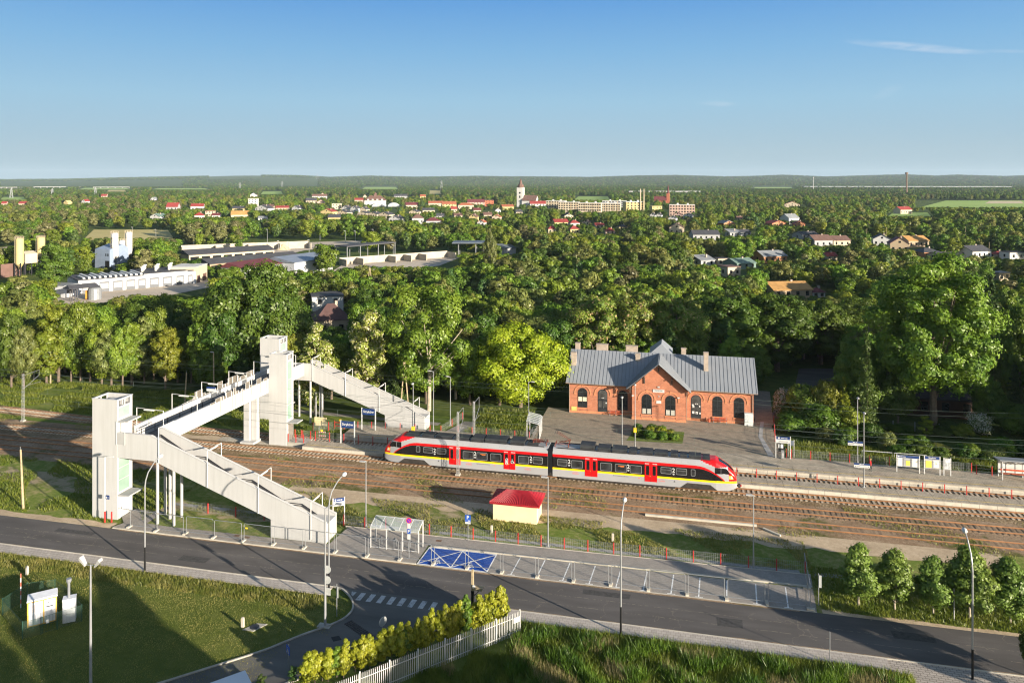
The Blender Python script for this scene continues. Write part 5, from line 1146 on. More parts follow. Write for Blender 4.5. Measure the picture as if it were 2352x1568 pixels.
def mast(label, t, n, h, d, reach, z=0):
    T = thing('overhead_line_mast', label, 'overhead line mast', t, n, z, 0, 'overhead line masts')
    MB().box(-.3,.3,-.3,.3,-.1,.25).build('base', concrete, T)
    lattice(MB(), 0, 0, .2, h, .145, .10, 14, .024).build('mast', steelpost, T)
    m = MB(); m.tube([(0,0,h-.3),(0,d*reach,h-.15)], .03, 5); m.tube([(0,0,5.3),(0,d*reach,6.9)], .03, 5); m.tube([(0,d*.5,5.75),(0,d*(reach+.3),5.7)], .025, 5); m.tube([(0,d*reach,6.9),(0,d*reach,h-.15)], .02, 4)
    m.build('cantilever', galv, T); return T
mast('lattice overhead line mast in front of the train', -29.8, 98.05, 8.6, 1, 2.5)
mast('lattice overhead line mast between the tracks at far left', -106.9, 104.0, 7.9, 1, 3.2)
mast('overhead line mast rising behind the train in front of the grass', -29.0, 103.2, 8.6, 1, 2.8)
def wire(label, name, pts, r=.014):
    m = MB()
    for p in pts: m.tube(p, r, 4)
    return tag(flat(m, name, pm('wire_green_grey', (.10,.13,.11), .5, .4, .1, 1), 0, None), label, 'overhead wire')
def sag(n0, n1, z0, z1, t0=-170, t1=62, span=55, d=.5):
    out = []; k = int((t1-t0)/5)
    for i in range(k+1): t = t0+(t1-t0)*i/k; u = ((t-t0)%span)/span; f = (t-t0)/(t1-t0); out.append((t, n0+(n1-n0)*f, z0+(z1-z0)*f-d*4*u*(1-u)))
    return out
for nm, n0, n1, key in (('over the train',101.6,100.72,0),('over the trench between the platforms',109.6,106.18,1),('over the nearer empty track',97.0,96.3,2)):
    a, b = sag(n0,n1,7.1,7.1,d=.7), sag(n0,n1,5.75,5.75,d=.03); drops = [[p, q] for p, q in zip(a[::2], b[::2])]
    wire('overhead contact line '+nm, 'contact_line', [a, b]+drops)
wire('two bare feeder wires high above the island platform', 'feeder_wire', [sag(103.3,103.2,8.7,8.7,d=.6), sag(104.0,103.8,7.9,7.9,d=.6)])
wire('two sagging wires along the tree line behind the station', 'feeder_wire', [sag(121,119.5,7.3,7.3,d=.8), sag(121.4,120,6.5,6.5,d=.8)])
# ---- cabinets on the lawn inside a green wire fence
T = thing('gas_cabinet', 'white gas regulator cabinet with orange-yellow edges standing inside the wire fence', 'cabinet', -57.06, 55.96, 0, R(43))
wc = pm('cabinet_white', (.56,.57,.60), .55, 0, .08, 1.5); orange = pm('cabinet_orange_edge', (.62,.36,.05), .6, 0, .12, 2)
Lc, Dc, Hc = 2.25, 1.05, 2.35
MB().box(0,Lc,0,Dc,.12,Hc).build('body', wc, T); m = MB()
for x in (0,Lc*.53,Lc-.1): m.box(x,x+.1,-.02,0,.12,Hc)
m.box(0,Lc,-.022,0,Hc-.12,Hc); m.box(0,Lc,-.022,0,.12,.2); m.box(-.02,0,0,.1,.12,Hc); m.box(-.021,0,0,Dc,Hc-.12,Hc); m.build('edge_trim', orange, T)
m = MB().prism([(-.06,-.08,Hc),(Lc+.06,-.08,Hc),(Lc+.06,Dc+.08,Hc),(-.06,Dc+.08,Hc)],[(-.02,-.04,Hc+.12),(Lc+.02,-.04,Hc+.12),(Lc+.02,Dc+.04,Hc+.22),(-.02,Dc+.04,Hc+.22)]); m.build('roof', wc, T)
MB().box(.3,.85,-.03,-.02,1.35,2.0).build('notice', pm('faded_notice', (.50,.46,.44), .7, 0, .2, 6), T); MB().box(1.4,1.95,-.03,-.02,1.55,1.63).box(1.55,1.62,-.03,-.02,1.85,2.0).build('notice', dark_metal, T); MB().box(-.03,-.02,.3,.8,1.95,2.15).box(-.03,-.02,.3,.8,.35,.55).build('vent', dark_metal, T)
T = thing('meter_cabinet', 'tall pale cabinet with a metal chimney pipe beside the orange-edged one', 'cabinet', -54.57, 57.25, 0, R(36))
MB().box(0,1.0,0,.75,.05,2.1).build('body', wc, T); m = MB().box(-.03,1.03,-.03,.78,2.1,2.16); m.build('lid', wc, T); MB().box(0,1.0,-.01,0,1.45,1.48).box(0,1.0,-.01,0,.8,.83).build('door_gap', greywhite, T); MB().cyl(.45,.38,2.15,3.5,.11,.11,10).cyl(.45,.38,3.5,3.62,.17,.2,10).cyl(.45,.38,3.62,3.85,.22,.22,10).build('chimney_pipe', galv, T)
gw = mesh_mat('green_chain_link', (.03,.07,.05), .16, 11, 11, .6); gpost = pm('green_fence_post', (.02,.07,.05), .5)
T = thing('wire_fence', 'dark green chain-link fence around the two lawn cabinets', 'fence', 0, 0, 0)
P = [(-55.15,55.5),(-56.2,54.6),(-61.1,57.2),(-61.2,60.0),(-59.1,61.1),(-56.4,59.9),(-53.2,58.0),(-54.4,56.5)]; m = MB(); pp = MB()
for a, b in zip(P, P[1:]): m.quad((*a,.05),(*b,.05),(*b,1.5),(*a,1.5)); m.tube([(*a,1.5),(*b,1.5)], .012, 4, 1)
for a in P: MB().cyl(a[0],a[1],0,1.6,.03,k=6).build('post', gpost, T)
m.build('chain_link', [gw, gpost], T)
T = thing('metal_gate', 'small green barred metal gate in the chain-link fence', 'gate', -55.12, 55.6, 0, math.atan2(.95,.7)); m = MB(); m.tube([(0,0,.05),(0,0,1.5),(1.1,0,1.5),(1.1,0,.05),(0,0,.15),(1.1,0,.15)], .03, 5); m.tube([(0,0,.8),(1.1,0,.8)], .02, 4); m.build('frame', gpost, T); m = MB(); [m.cyl(.12+.11*i,0,.15,1.5,.012,k=4) for i in range(9)]; m.build('bars', gpost, T); MB().box(.3,.52,-.04,-.02,.85,1.15).build('notice', signwhite, T)
q = thing('marker_post', 'thin red and white post behind the white gas cabinet', 'post', -60.5, 58.6, 0); m = MB(); [m.cyl(0,0,.4*i,.4*i+.4,.05,k=6,mi=i%2) for i in range(8)]; m.build('post', [signwhite, pm('faded_red', (.45,.12,.08), .7)], q)
for k, (t, n, lab) in enumerate(((-65.0,63.7,'short pale marker stone on the shaded lawn near the street'),(-38.5,60.5,'short pale marker post beside the lawn manhole'),(-21.2,82.9,'short pale marker stone in the grass by the cream hut'),(-7.6,84.0,'short pale marker stone in the grass right of the hut'))):
    q = MB().box(-.12,.12,-.1,.1,-.05,.75).box(-.1,.1,-.08,.08,.75,.85).box(-.05,.05,-.105,-.1,.55,.7).build('marker_stone', palecon, None); x, y = W(t, n); q.location = (x,y,0); q.rotation_euler = (0,0,-ANG); tag(q, lab, 'marker stone')
tag(flat(MB().box(-4.4,8.3,91.1,91.4,-.03,.22), 'concrete_beam', palecon, 0, None), 'long pale concrete beam lying on the ground beside the tracks', 'beam')
tag(flat(MB().pz([(8.9,90.6),(10.6,89.2),(10.75,89.4),(9.05,90.8)], -.02, .16), 'concrete_beam', palecon, 0, None), 'short broken pale beam lying at an angle in the grass', 'beam')
# ---- white palisade fence
T = thing('palisade_fence', 'white metal palisade fence slanting through the foreground beside the yellow hedge', 'fence', -14.0, 64.95, 0, math.atan2(12.5,11.7))
wf = pm('white_fence_paint', (.46,.46,.44), .5, 0, .08, 2); Lf = 20.0; m = MB(); k = 0
while k < Lf: m.box(-k-.02,-k+.02,-.02,.02,.1,2.02+.04*math.sin(k*9)); m.prism([(-k-.02,-.02,2.02),(-k+.02,-.02,2.02),(-k+.02,.02,2.02),(-k-.02,.02,2.02)],[(-k-.002,-.01,2.1),(-k+.002,-.01,2.1),(-k+.002,.01,2.1),(-k-.002,.01,2.1)]); k += .17
m.build('pales', wf, T); MB().box(-Lf,0,.02,.07,1.58,1.63).box(-Lf,0,.02,.07,.35,.40).build('rail', wf, T)
k = 0
while k < Lf: MB().box(-k-.05,-k+.05,.06,.14,0,2.15).build('post', wf, T); k += 2.5
MB().box(-.75,-.1,-.05,-.03,1.2,1.65).build('plate', signwhite, T)
# ---- white lorry on the side street, only its box roof in view
x, y = at(563, 1538, 3.2); T = thing_xy('box_lorry', 'white box lorry at the bottom edge, only its roof corner in view', 'lorry', x, y, 0, math.atan2(-1.47,-2.14))
MB().box(0,6.2,-.0,2.4,.9,3.2).build('cargo_box', pm('lorry_white', (.55,.57,.60), .45, 0, .05, .5), T); MB().box(6.3,8.1,.1,2.3,.6,2.6).build('cab', MATS['lorry_white'], T); MB().box(8.1,8.13,.3,2.1,1.6,2.4).build('windscreen', glassdark, T)
for xx in (1.2,2.4,7.2):
    for yy in (.05,2.1): MB().tube([(xx,yy,.48),(xx,yy+.28,.48)], .48, 14).build('wheel', black_paint, T)
MB().box(0,8,.6,1.8,.5,.9).build('chassis', dark_metal, T)
# ================================================================== VEGETATION
def leaf_mat(name, c_dark, c_light, hue=.025, val=.25, transl=.35, flower=None, fl=.0):
    m, nt, N, L, P = nodes_of(name); N.remove(P); out = N['Material Output']
    oi = N.new('ShaderNodeObjectInfo'); ge = N.new('ShaderNodeNewGeometry'); tc = N.new('ShaderNodeTexCoord')
    nz = noise(N, L, tc.outputs['Object'], .45, 3)
    ri = ge.outputs['Random Per Island']
    c = mixn(N, L, ramp(N, L, nz, [(.35,(0,0,0)),(.65,(1,1,1))]), c_dark, c_light)
    c = mixn(N, L, .55, c, ramp(N, L, ri, [(0,(.72,.72,.66)),(1,(1.18,1.18,1.05))]), 'MULTIPLY')
    if flower:
        g = N.new('ShaderNodeMath'); g.operation = 'LESS_THAN'; L.new(ri, g.inputs[0]); g.inputs[1].default_value = fl; c = mixn(N, L, g.outputs[0], c, flower)
    hs = N.new('ShaderNodeHueSaturation')
    def mr(x, a, b):
        q = N.new('ShaderNodeMapRange'); L.new(x, q.inputs[0]); q.inputs['To Min'].default_value = a; q.inputs['To Max'].default_value = b; return q.outputs[0]
    L.new(mr(oi.outputs['Random'], .5-hue, .5+hue), hs.inputs['Hue'])
    r2 = N.new('ShaderNodeMath'); r2.operation = 'FRACT'; mu = N.new('ShaderNodeMath'); mu.operation = 'MULTIPLY'; mu.inputs[1].default_value = 7.31; L.new(oi.outputs['Random'], mu.inputs[0]); L.new(mu.outputs[0], r2.inputs[0])
    L.new(mr(r2.outputs[0], 1-val, 1+val), hs.inputs['Value']); L.new(c, hs.inputs['Color'])
    d = N.new('ShaderNodeBsdfDiffuse'); t = N.new('ShaderNodeBsdfTranslucent'); gl = N.new('ShaderNodeBsdfGlossy'); gl.inputs['Roughness'].default_value = .45; gl.inputs['Color'].default_value = (.8,.8,.7,1)
    L.new(hs.outputs[0], d.inputs[0]); L.new(hs.outputs[0], t.inputs[0]); mx = N.new('ShaderNodeMixShader'); mx.inputs[0].default_value = transl; L.new(d.outputs[0], mx.inputs[1]); L.new(t.outputs[0], mx.inputs[2])
    m2 = N.new('ShaderNodeMixShader'); m2.inputs[0].default_value = .03; L.new(mx.outputs[0], m2.inputs[1]); L.new(gl.outputs[0], m2.inputs[2]); L.new(m2.outputs[0], out.inputs[0]); return m
bark = pm('grey_brown_bark', (.13,.10,.075), .95, 0, .25, 3, .3, 14); palebark = pm('pale_bark', (.34,.29,.22), .9, 0, .25, 3, .2, 14)
LEAF = {
 'green': leaf_mat('leaves_mid_green', (0.081,0.151,0.016), (0.172,0.247,0.023), .02, .28),
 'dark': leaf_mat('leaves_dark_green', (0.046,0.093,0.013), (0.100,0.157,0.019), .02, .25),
 'lime': leaf_mat('leaves_yellow_green', (0.183,0.278,0.014), (0.310,0.387,0.020), .012, .12),
 'yellow': leaf_mat('leaves_olive_yellow', (0.128,0.175,0.016), (0.232,0.260,0.025), .018, .2),
 'olive': leaf_mat('leaves_olive', (0.117,0.144,0.035), (0.207,0.216,0.055), .02, .22),
 'flower': leaf_mat('leaves_with_cream_blossom', (0.154,0.199,0.029), (0.253,0.264,0.049), .015, .15, .3, (.58,.52,.30), .20),
 'chestnut': leaf_mat('leaves_with_brown_candles', (0.090,0.144,0.023), (0.163,0.208,0.029), .015, .18, .3, (.30,.22,.10), .10),
 'white': leaf_mat('white_flowering_leaves', (0.090,0.144,0.032), (0.144,0.192,0.049), .01, .15, .3, (.70,.66,.58), .42),
 'needle': leaf_mat('dark_needles', (0.043,0.088,0.024), (0.087,0.138,0.034), .02, .25, .2),
 'pine': leaf_mat('brownish_pine_needles', (0.109,0.113,0.044), (0.163,0.157,0.061), .02, .2, .2),
 'spruce': leaf_mat('grey_green_needles', (0.067,0.116,0.026), (0.116,0.177,0.041), .01, .1, .25),
 'young': leaf_mat('glossy_young_leaves', (0.100,0.168,0.029), (0.172,0.247,0.042), .01, .12, .35),
 'hedge': leaf_mat('golden_hedge_leaves', (0.212,0.239,0.017), (0.368,0.362,0.023), .012, .1, .35),
}
def np_mesh(name, verts, nquad, mat, tri=False):
    k = 3 if tri else 4; me = bpy.data.meshes.new(name); me.vertices.add(len(verts)); me.vertices.foreach_set('co', verts.astype(np.float32).ravel())
    me.loops.add(nquad*k); me.loops.foreach_set('vertex_index', np.arange(nquad*k, dtype=np.int32)); me.polygons.add(nquad)
    me.polygons.foreach_set('loop_start', np.arange(0, nquad*k, k, dtype=np.int32)); me.polygons.foreach_set('loop_total', np.full(nquad, k, dtype=np.int32)); me.materials.append(mat); me.update(calc_edges=True); return me
def unit(a): return a/np.maximum(np.linalg.norm(a, axis=1, keepdims=True), 1e-6)
def leaf_quads(rng, pos, nor, size, aspect=.62):
    n = len(pos); a = unit(np.cross(nor, rng.normal(size=(n,3)))); b = np.cross(nor, a); s = (size*rng.uniform(.6,1.3,(n,1)))
    v = np.empty((n,4,3)); v[:,0] = pos-a*s; v[:,1] = pos-b*s*aspect; v[:,2] = pos+a*s; v[:,3] = pos+b*s*aspect+nor*s*.15; return v.reshape(-1,3)
def blob_crown(seed, H, Wd, base, nb, nl, leaf, taper=.0, br=(.26,.42), droop=0.0, flat_top=False, fill=.72):
    # clumps of leaves on blobs spread over an egg-shaped crown (height H, width Wd, lowest leaves at base)
    rng = np.random.default_rng(seed); C = []; hh = (H-base)/2; cz = base+hh
    for i in range(nb):
        z = 1-2*(i+.5)/nb; ph = i*2.399963+rng.uniform(-.4,.4); r = math.sqrt(max(0,1-z*z)); z += rng.uniform(-.1,.1)
        w = 1-taper*(z*.5+.5); f = fill*rng.uniform(.78,1.12)
        C.append((math.cos(ph)*r*Wd/2*f*w, math.sin(ph)*r*Wd/2*f*w, cz+z*hh*f, (br[0]*.75+(br[1]*1.15-br[0]*.75)*rng.random()**1.5)*Wd/2*(1-.35*taper*(z*.5+.5))))
    C.append((0,0,cz,.45*Wd/2)); C = np.array(C); wts = C[:,3]**2; wts /= wts.sum(); idx = rng.choice(len(C), nl, p=wts)
    d = unit(rng.normal(size=(nl,3))); d[:,2] = np.abs(d[:,2])*np.where(rng.random(nl) < .78, 1, -1)
    rad = C[idx,3]*np.where(rng.random(nl) < .16, rng.uniform(1.0,1.5,nl), rng.uniform(.66,1.10,nl)); pos = C[idx,:3]+d*rad[:,None]*np.array([1,1,.85]); pos[:,2] -= droop*rng.random(nl)*rad
    out = unit(pos-np.array([0,0,cz-hh*.3])); nor = unit(d*.9+out*.35+rng.normal(size=(nl,3))*.34)
    return leaf_quads(rng, pos, nor, leaf), nl, C
def spruce_crown(seed, H, Wd, base, tiers, nl, leaf):
    rng = np.random.default_rng(seed); t = rng.random(nl)**1.25; k = np.floor(t*tiers)/tiers; z = base+(H-base)*(k+rng.random(nl)*.25/tiers*2)
    ph0 = rng.integers(0, 9, nl)*.698+np.floor(k*tiers)*1.1; ph = ph0+rng.normal(size=nl)*.16; rmax = Wd/2*(1-k)**.85*(.75+.35*np.sin(ph0*5+k*20))
    r = rmax*np.sqrt(rng.random(nl)); z = z-r*.28+rng.normal(size=nl)*.08
    pos = np.stack([np.cos(ph)*r, np.sin(ph)*r, np.clip(z,base*.6,H)], 1); nor = unit(np.stack([np.cos(ph)*.3, np.sin(ph)*.3, np.ones(nl)], 1)+rng.normal(size=(nl,3))*.5)
    return leaf_quads(rng, pos, nor, leaf, .4), nl, None
def pine_crown(seed, H, Wd, base, nb, nl, leaf): return blob_crown(seed, H, Wd, base, nb, nl, leaf, .35, (.2,.34))
def limb_mesh(seed, H, Wd, base, C, r0):
    rng = random.Random(seed); m = MB(); top = (rng.uniform(-.2,.2), rng.uniform(-.2,.2), H*.8)
    m.tube([(0,0,-.15),(rng.uniform(-.08,.08)*Wd*.3,rng.uniform(-.08,.08)*Wd*.3,base+.3*(H-base)),top], r0, 8, 0, r0*.22)
    if C is not None:
        for c in sorted(C.tolist(), key=lambda q: q[2])[:: max(1, len(C)//9)]:
            z0 = base*.75+.3*(c[2]-base); m.tube([(0,0,max(.3,z0)),(c[0]*.45,c[1]*.45,z0+.5*(c[2]-z0)),(c[0]*.9,c[1]*.9,c[2])], r0*.38, 5, 0, r0*.10)
    return m
PROTO = {}
def proto(key, H, Wd, base, nb, nl, leaf, kind='blob', r0=.28, seed=1, **kw):
    f = {'blob': blob_crown, 'pine': pine_crown}.get(kind)
    v, n, C = spruce_crown(seed, H, Wd, base, nb, nl, leaf) if kind == 'spruce' else f(seed, H, Wd, base, nb, nl, leaf, **kw)
    tm = limb_mesh(seed, H, Wd, base, C, r0)
    me = bpy.data.meshes.new('trunk'); me.from_pydata(tm.v, [], tm.f); me.update()
    PROTO[key] = dict(H=H, W=Wd, verts=v, n=n, trunk=me, cache={})
def crown_mesh(key, mat):
    p = PROTO[key]
    if mat not in p['cache']: p['cache'][mat] = np_mesh('crown', p['verts'], p['n'], LEAF[mat])
    return p['cache'][mat]
TREES = []
def tree(name, key, mat, x, y, H, Wd, z=0.0, rz=None, bk=None, thin=1.0):
    p = PROTO[key]; r = bpy.data.objects.new(name, None); COL.objects.link(r); r.location = (x, y, z); r.rotation_euler = (0,0,RNG.uniform(0,6.28) if rz is None else rz)
    s = (Wd/p['W'], Wd/p['W']*thin, H/p['H'])
    for nm, me in (('trunk', trunk_mesh(key, bk or bark)), ('crown', crown_mesh(key, mat))):
        o = bpy.data.objects.new(nm, me); COL.objects.link(o); o.parent = r; o.scale = s
    r['_k'] = (x, y, H); return r
def trunk_mesh(key, bk):
    p = PROTO[key]; c = p['cache']
    if bk.name not in c:
        me = p['trunk'].copy(); me.name = 'trunk'; me.materials.clear(); me.materials.append(bk); c[bk.name] = me
    return c[bk.name]
for i in range(5): proto(f'broad{i}', 12, 10, 1.4, (44,52,40,58,48)[i], 22000, .20, br=(.17,.30), fill=.80, seed=10+i, taper=(.1,.25,.0,.2,.35)[i])
for i in range(3): proto(f'tall{i}', 14, 7, 1.2, 46, 17000, .195, br=(.18,.32), fill=.78, seed=30+i, taper=.45, r0=.24)
for i in range(2): proto(f'birch{i}', 13, 7, 2.0, 40, 14000, .165, seed=40+i, taper=.4, r0=.18, droop=1.0, br=(.16,.28))
proto('open0', 16, 12, 4.2, 26, 15000, .21, seed=51, br=(.18,.30), fill=.92, r0=.34)
proto('open1', 15, 11, 4.0, 24, 13000, .22, seed=52, br=(.22,.34), fill=.92, r0=.3)
proto('maple', 25.7, 16.8, 5.5, 95, 56000, .25, seed=61, br=(.13,.24), fill=.90, r0=.6)
proto('lime', 15, 15, 1.0, 80, 48000, .21, seed=62, br=(.13,.25), fill=.82, r0=.4)
for i in range(2): proto(f'chest{i}', 18, 12, 1.8, 64, 34000, .23, seed=64+i, br=(.15,.26), fill=.82, r0=.45, taper=.15)
proto('spruce', 15.4, 5.4, 1.0, 16, 9500, .17, 'spruce', .16, 71); proto('fir', 13, 7, .6, 14, 5000, .32, 'spruce', .2, 72)
for i in range(2): proto(f'pine{i}', 12, 7, 3.5, 18, 4200, .33, 'pine', .2, 75+i)
for i in range(2): proto(f'young{i}', 6.2, 4.3, .45, 38, 12000, .115, seed=81+i, taper=.62, br=(.2,.34), r0=.09)
for i in range(3): proto(f'shrub{i}', 4, 4, .1, 26, 10000, .11, seed=85+i, taper=.2, r0=.06)
proto('column', 6, 1.8, .1, 14, 1800, .17, seed=89, taper=.4, r0=.05)
for i in range(3): proto(f'far{i}', 12, 9, 1.0, (20,24,17)[i], 3200, .33, br=(.2,.34), seed=91+i, taper=.25, r0=.25)
proto('farpine', 12, 7, 2.5, 14, 2200, .34, 'pine', .2, 97); proto('farpop', 15, 6, 1.0, 20, 2600, .33, seed=98, taper=.45, r0=.2)
proto('bald', 13, 9, 6.5, 8, 260, .3, seed=99, fill=.8, r0=.22)
def by_px(name, key, mat, u, D, vtop, wpx, label, cat='tree', group=None, z=0.0, **kw):
    x = (u-UC)*D/FOC; H = CAM_H-(vtop-V0)*D/FOC - z; o = tree(name, key, mat, x, D, H, wpx*D/FOC, z, **kw); return tag(o, label, cat, group)
by_px('maple_tree','maple','green',2145,121,618,248,'huge bright green maple tree standing in front of the shaded brown house')
by_px('spruce_tree','spruce','spruce',1991,118.5,757,70,'tall thin grey-green spruce tree standing among bushes right of the station')
by_px('ash_tree','open0','green',985,131,668,190,'tall green tree with bare leaning trunks behind the foot of the far stairs', bk=palebark)
by_px('lime_tree','lime','lime',1195,133,748,212,'large bright yellow-green tree standing just left of the station')
for u, D, vt, w, mt, lb in ((1372,150,668,150,'chestnut','green chestnut tree behind the left end of the station roof'),(1462,152,660,140,'chestnut','chestnut tree with brown candles behind the station gable'),(1555,151,674,150,'chestnut','brownish flowering chestnut tree behind the right part of the station roof'),
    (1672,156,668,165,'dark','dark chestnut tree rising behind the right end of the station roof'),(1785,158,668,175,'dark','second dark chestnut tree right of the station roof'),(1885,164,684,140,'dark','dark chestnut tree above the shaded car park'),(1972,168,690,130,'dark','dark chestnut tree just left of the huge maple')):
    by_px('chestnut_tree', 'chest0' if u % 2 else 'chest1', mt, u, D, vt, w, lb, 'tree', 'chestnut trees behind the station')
by_px('locust_tree','tall1','flower',843,134,690,112,'cream-blossomed locust tree behind the middle of the far staircase','tree','blossoming locust trees')
by_px('locust_tree','tall2','flower',724,129,742,104,'cream-blossomed locust tree beside the rear lift tower','tree','blossoming locust trees')
by_px('locust_tree','tall0','yellow',905,138,735,100,'yellowish locust tree right of the blossomed one behind the far stairs','tree','blossoming locust trees')
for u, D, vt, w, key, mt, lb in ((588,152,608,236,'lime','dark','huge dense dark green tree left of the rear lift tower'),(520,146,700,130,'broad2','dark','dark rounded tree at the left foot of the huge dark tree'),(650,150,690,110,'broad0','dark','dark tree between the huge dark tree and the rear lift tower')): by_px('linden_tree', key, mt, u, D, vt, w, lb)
rr = random.Random(21); u = 4
for i in range(19):
    w = rr.uniform(70,104); mt = rr.choice(('yellow','green','yellow','green','olive','yellow','dark')); key = rr.choice(('tall0','tall1','tall2','broad1','broad4','birch0','broad0'))
    by_px('broadleaf_tree', key, mt, u, rr.uniform(144,152), rr.uniform(688,752), w, nth(i)+' tree from the left in the front row behind the railway embankment', 'tree', 'front row of trees behind the railway embankment'); u += rr.uniform(20,31)
by_px('poplar_tree','tall0','dark',124,262,545,84,'dark pointed poplar standing in front of the cream silos')
by_px('willow_tree','birch0','olive',1125,300,507,44,'bare grey-branched tree standing above the concrete yard', bk=palebark)
# right of the station: shrubs and garden trees
for i, (u, D, vt, w, key, mt, nm, lb) in enumerate(((1796,128,888,50,'shrub0','white','shrub','round white-flowering shrub at the corner of the station path'),
    (1842,126,880,85,'shrub1','green','shrub','broad green shrub right of the white-flowering one'),(1893,125,866,70,'shrub2','yellow','shrub','yellow-green shrub left of the thin spruce'),(1938,124,862,50,'fir','yellow','young_fir','small bright young fir beside the thin spruce'),
    (1880,120,925,110,'shrub0','green','shrub','low green shrub on the bank above the platform fence'),(1950,119,930,80,'shrub1','yellow','shrub','shrub at the foot of the thin spruce'),(1820,120,945,80,'shrub2','green','shrub','low shrub beside the station path fence'),
    (2127,117.5,950,38,'column','yellow','shrub','narrow upright yellow-green bush in front of the brown house'),(2160,118,985,45,'shrub2','olive','shrub','small greyish bush right of the narrow upright one'),(2213,117,972,52,'shrub1','yellow','shrub','yellow-green bush beside the white-flowering elder'),
    (2251,119,948,62,'shrub0','white','shrub','white-flowering elder bush in the shade by the brown house'),(2332,119,925,95,'shrub1','green','shrub','large green bush at the right edge above the platform shelter'),(2290,116,1010,70,'shrub2','yellow','shrub','low yellow-green bush behind the platform shelter'),
    (2345,132,700,120,'broad4','green','garden_tree','tall green garden tree at the right edge'),(2300,140,735,120,'broad1','dark','garden_tree','dark garden tree behind the white-flowering elder'),(2275,160,625,80,'fir','needle','fir_tree','dark fir tree right of the huge maple'),(2322,165,665,80,'tall2','green','garden_tree','narrow green garden tree behind the dark one at right'),
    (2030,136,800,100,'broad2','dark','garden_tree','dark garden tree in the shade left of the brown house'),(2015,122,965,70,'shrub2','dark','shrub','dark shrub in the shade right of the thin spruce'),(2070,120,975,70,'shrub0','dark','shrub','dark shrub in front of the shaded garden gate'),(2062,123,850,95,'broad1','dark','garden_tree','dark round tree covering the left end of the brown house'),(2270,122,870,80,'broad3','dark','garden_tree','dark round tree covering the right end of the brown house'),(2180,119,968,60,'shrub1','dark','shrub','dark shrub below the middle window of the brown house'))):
    by_px(nm, key, mt, u, D, vt, w, lb, 'tree' if 'tree' in nm or 'fir' in nm else 'shrub')
# young trees along the road at right
for i, (t, H, w) in enumerate(((16.1,6.3,4.9),(19.25,6.0,4.6),(22.5,5.8,4.3),(25.55,7.1,5.6),(28.85,6.3,4.9),(32.2,6.6,4.9))):
    x, y = W(t, 76.4); tag(tree('young_tree', f'young{i%2}', 'young', x, y, H, w, -.02, bk=palebark), nth(i)+' young roadside tree from the parking bays', 'tree', 'row of young trees by the road')
# trees standing out of view towards the sun: they shade the street, the lawn and the brown house
SHADE = []
for p_, q_, H, w, k in ((46,0,15.2,4.6,'tall0'),(43,1,15.0,5.5,'broad1'),(39.6,2,14.2,5.0,'tall1'),(41,6,15,6,'broad0'),(30,-11,18.6,4.2,'tall0'),(27,-9,17.0,6,'broad3'),(23,-10,16.3,7,'broad0'),(18.5,-10,15.6,6.5,'broad2'),(13.5,-10,16.5,7,'broad4'),(25,-2,18,7,'broad1'),(19,-2,17.5,8,'broad3'),(12,-2,18,8,'broad0'),(7,-9,16,7,'broad2'),(1,-8,17,7,'broad1'),(28.5,-4,17.0,5,'tall2'),
    (70.7,0,10.2,4.6,'tall1')): SHADE.append((.757*q_+.654*p_, -.654*q_+.757*p_, H, w, k))
SHADE += [(84,112,15,9,'broad1'),(93,106,18,10,'broad3'),(101,113,19,10,'broad0'),(91,119,17,9,'broad2'),(109,104,21,10,'broad4'),(104,122,19,10,'broad1'),(118,112,21,11,'broad3'),(98,127,17,9,'broad0'),(112,130,19,10,'broad2'),(100,100,17,9,'broad4'),(87,94.5,13,7,'broad1'),(90,99,15,8,'broad3')]  # unseen trees added at right to darken the brown house and its bank
for i, (x, y, H, w, k) in enumerate(SHADE):
    tag(tree('broadleaf_tree', k, 'green', x, y, H, w), 'broadleaf tree standing towards the sun, its crown casting shade on street and lawn', 'tree', 'trees standing towards the sun')
by_px('garden_tree','broad2','dark',2378,60.5,1445,66,'dark tree reaching in at the right edge beside the road', 'tree')
# yellow hedge along the white fence
HG = 'golden bushes of the hedge along the white fence'
proto('thuja0', 3, 1.6, .05, 16, 5000, .10, seed=120, taper=.75, br=(.22,.4), r0=.05); proto('thuja1', 3, 1.6, .05, 20, 5000, .10, seed=121, taper=.6, br=(.2,.36), r0=.05)
for i in range(34):
    f = i/33; rr = random.Random(100+i); t = -15.7-13.2*f+rr.uniform(-.25,.25); n = 66.0-11.4*f+rr.uniform(-.3,.3)
    x, y = W(t, n); H = (2.75+.9*(1-f)+rr.uniform(-.45,.5))
    tag(tree('hedge_bush', f'thuja{i%2}', 'hedge' if i not in (7,18,29) else 'green', x, y, H, 1.5+rr.uniform(-.25,.35)), nth(i)+' bush of the golden hedge counted from its far right end', 'shrub', HG)
for i, (u, v, H) in enumerate(((1010,1440,1.7),(600,1590,1.6),(672,1570,1.6),(905,1515,1.2))):
    x, y = at(u, v); tag(tree('young_fir', 'column', 'needle', x, y, H, .9), ['small dark conifer at the far end of the golden hedge','small dark conifer beside the white lorry','small dark conifer below the pedestrian crossing sign','small dark conifer below the oval sign'][i], 'shrub')
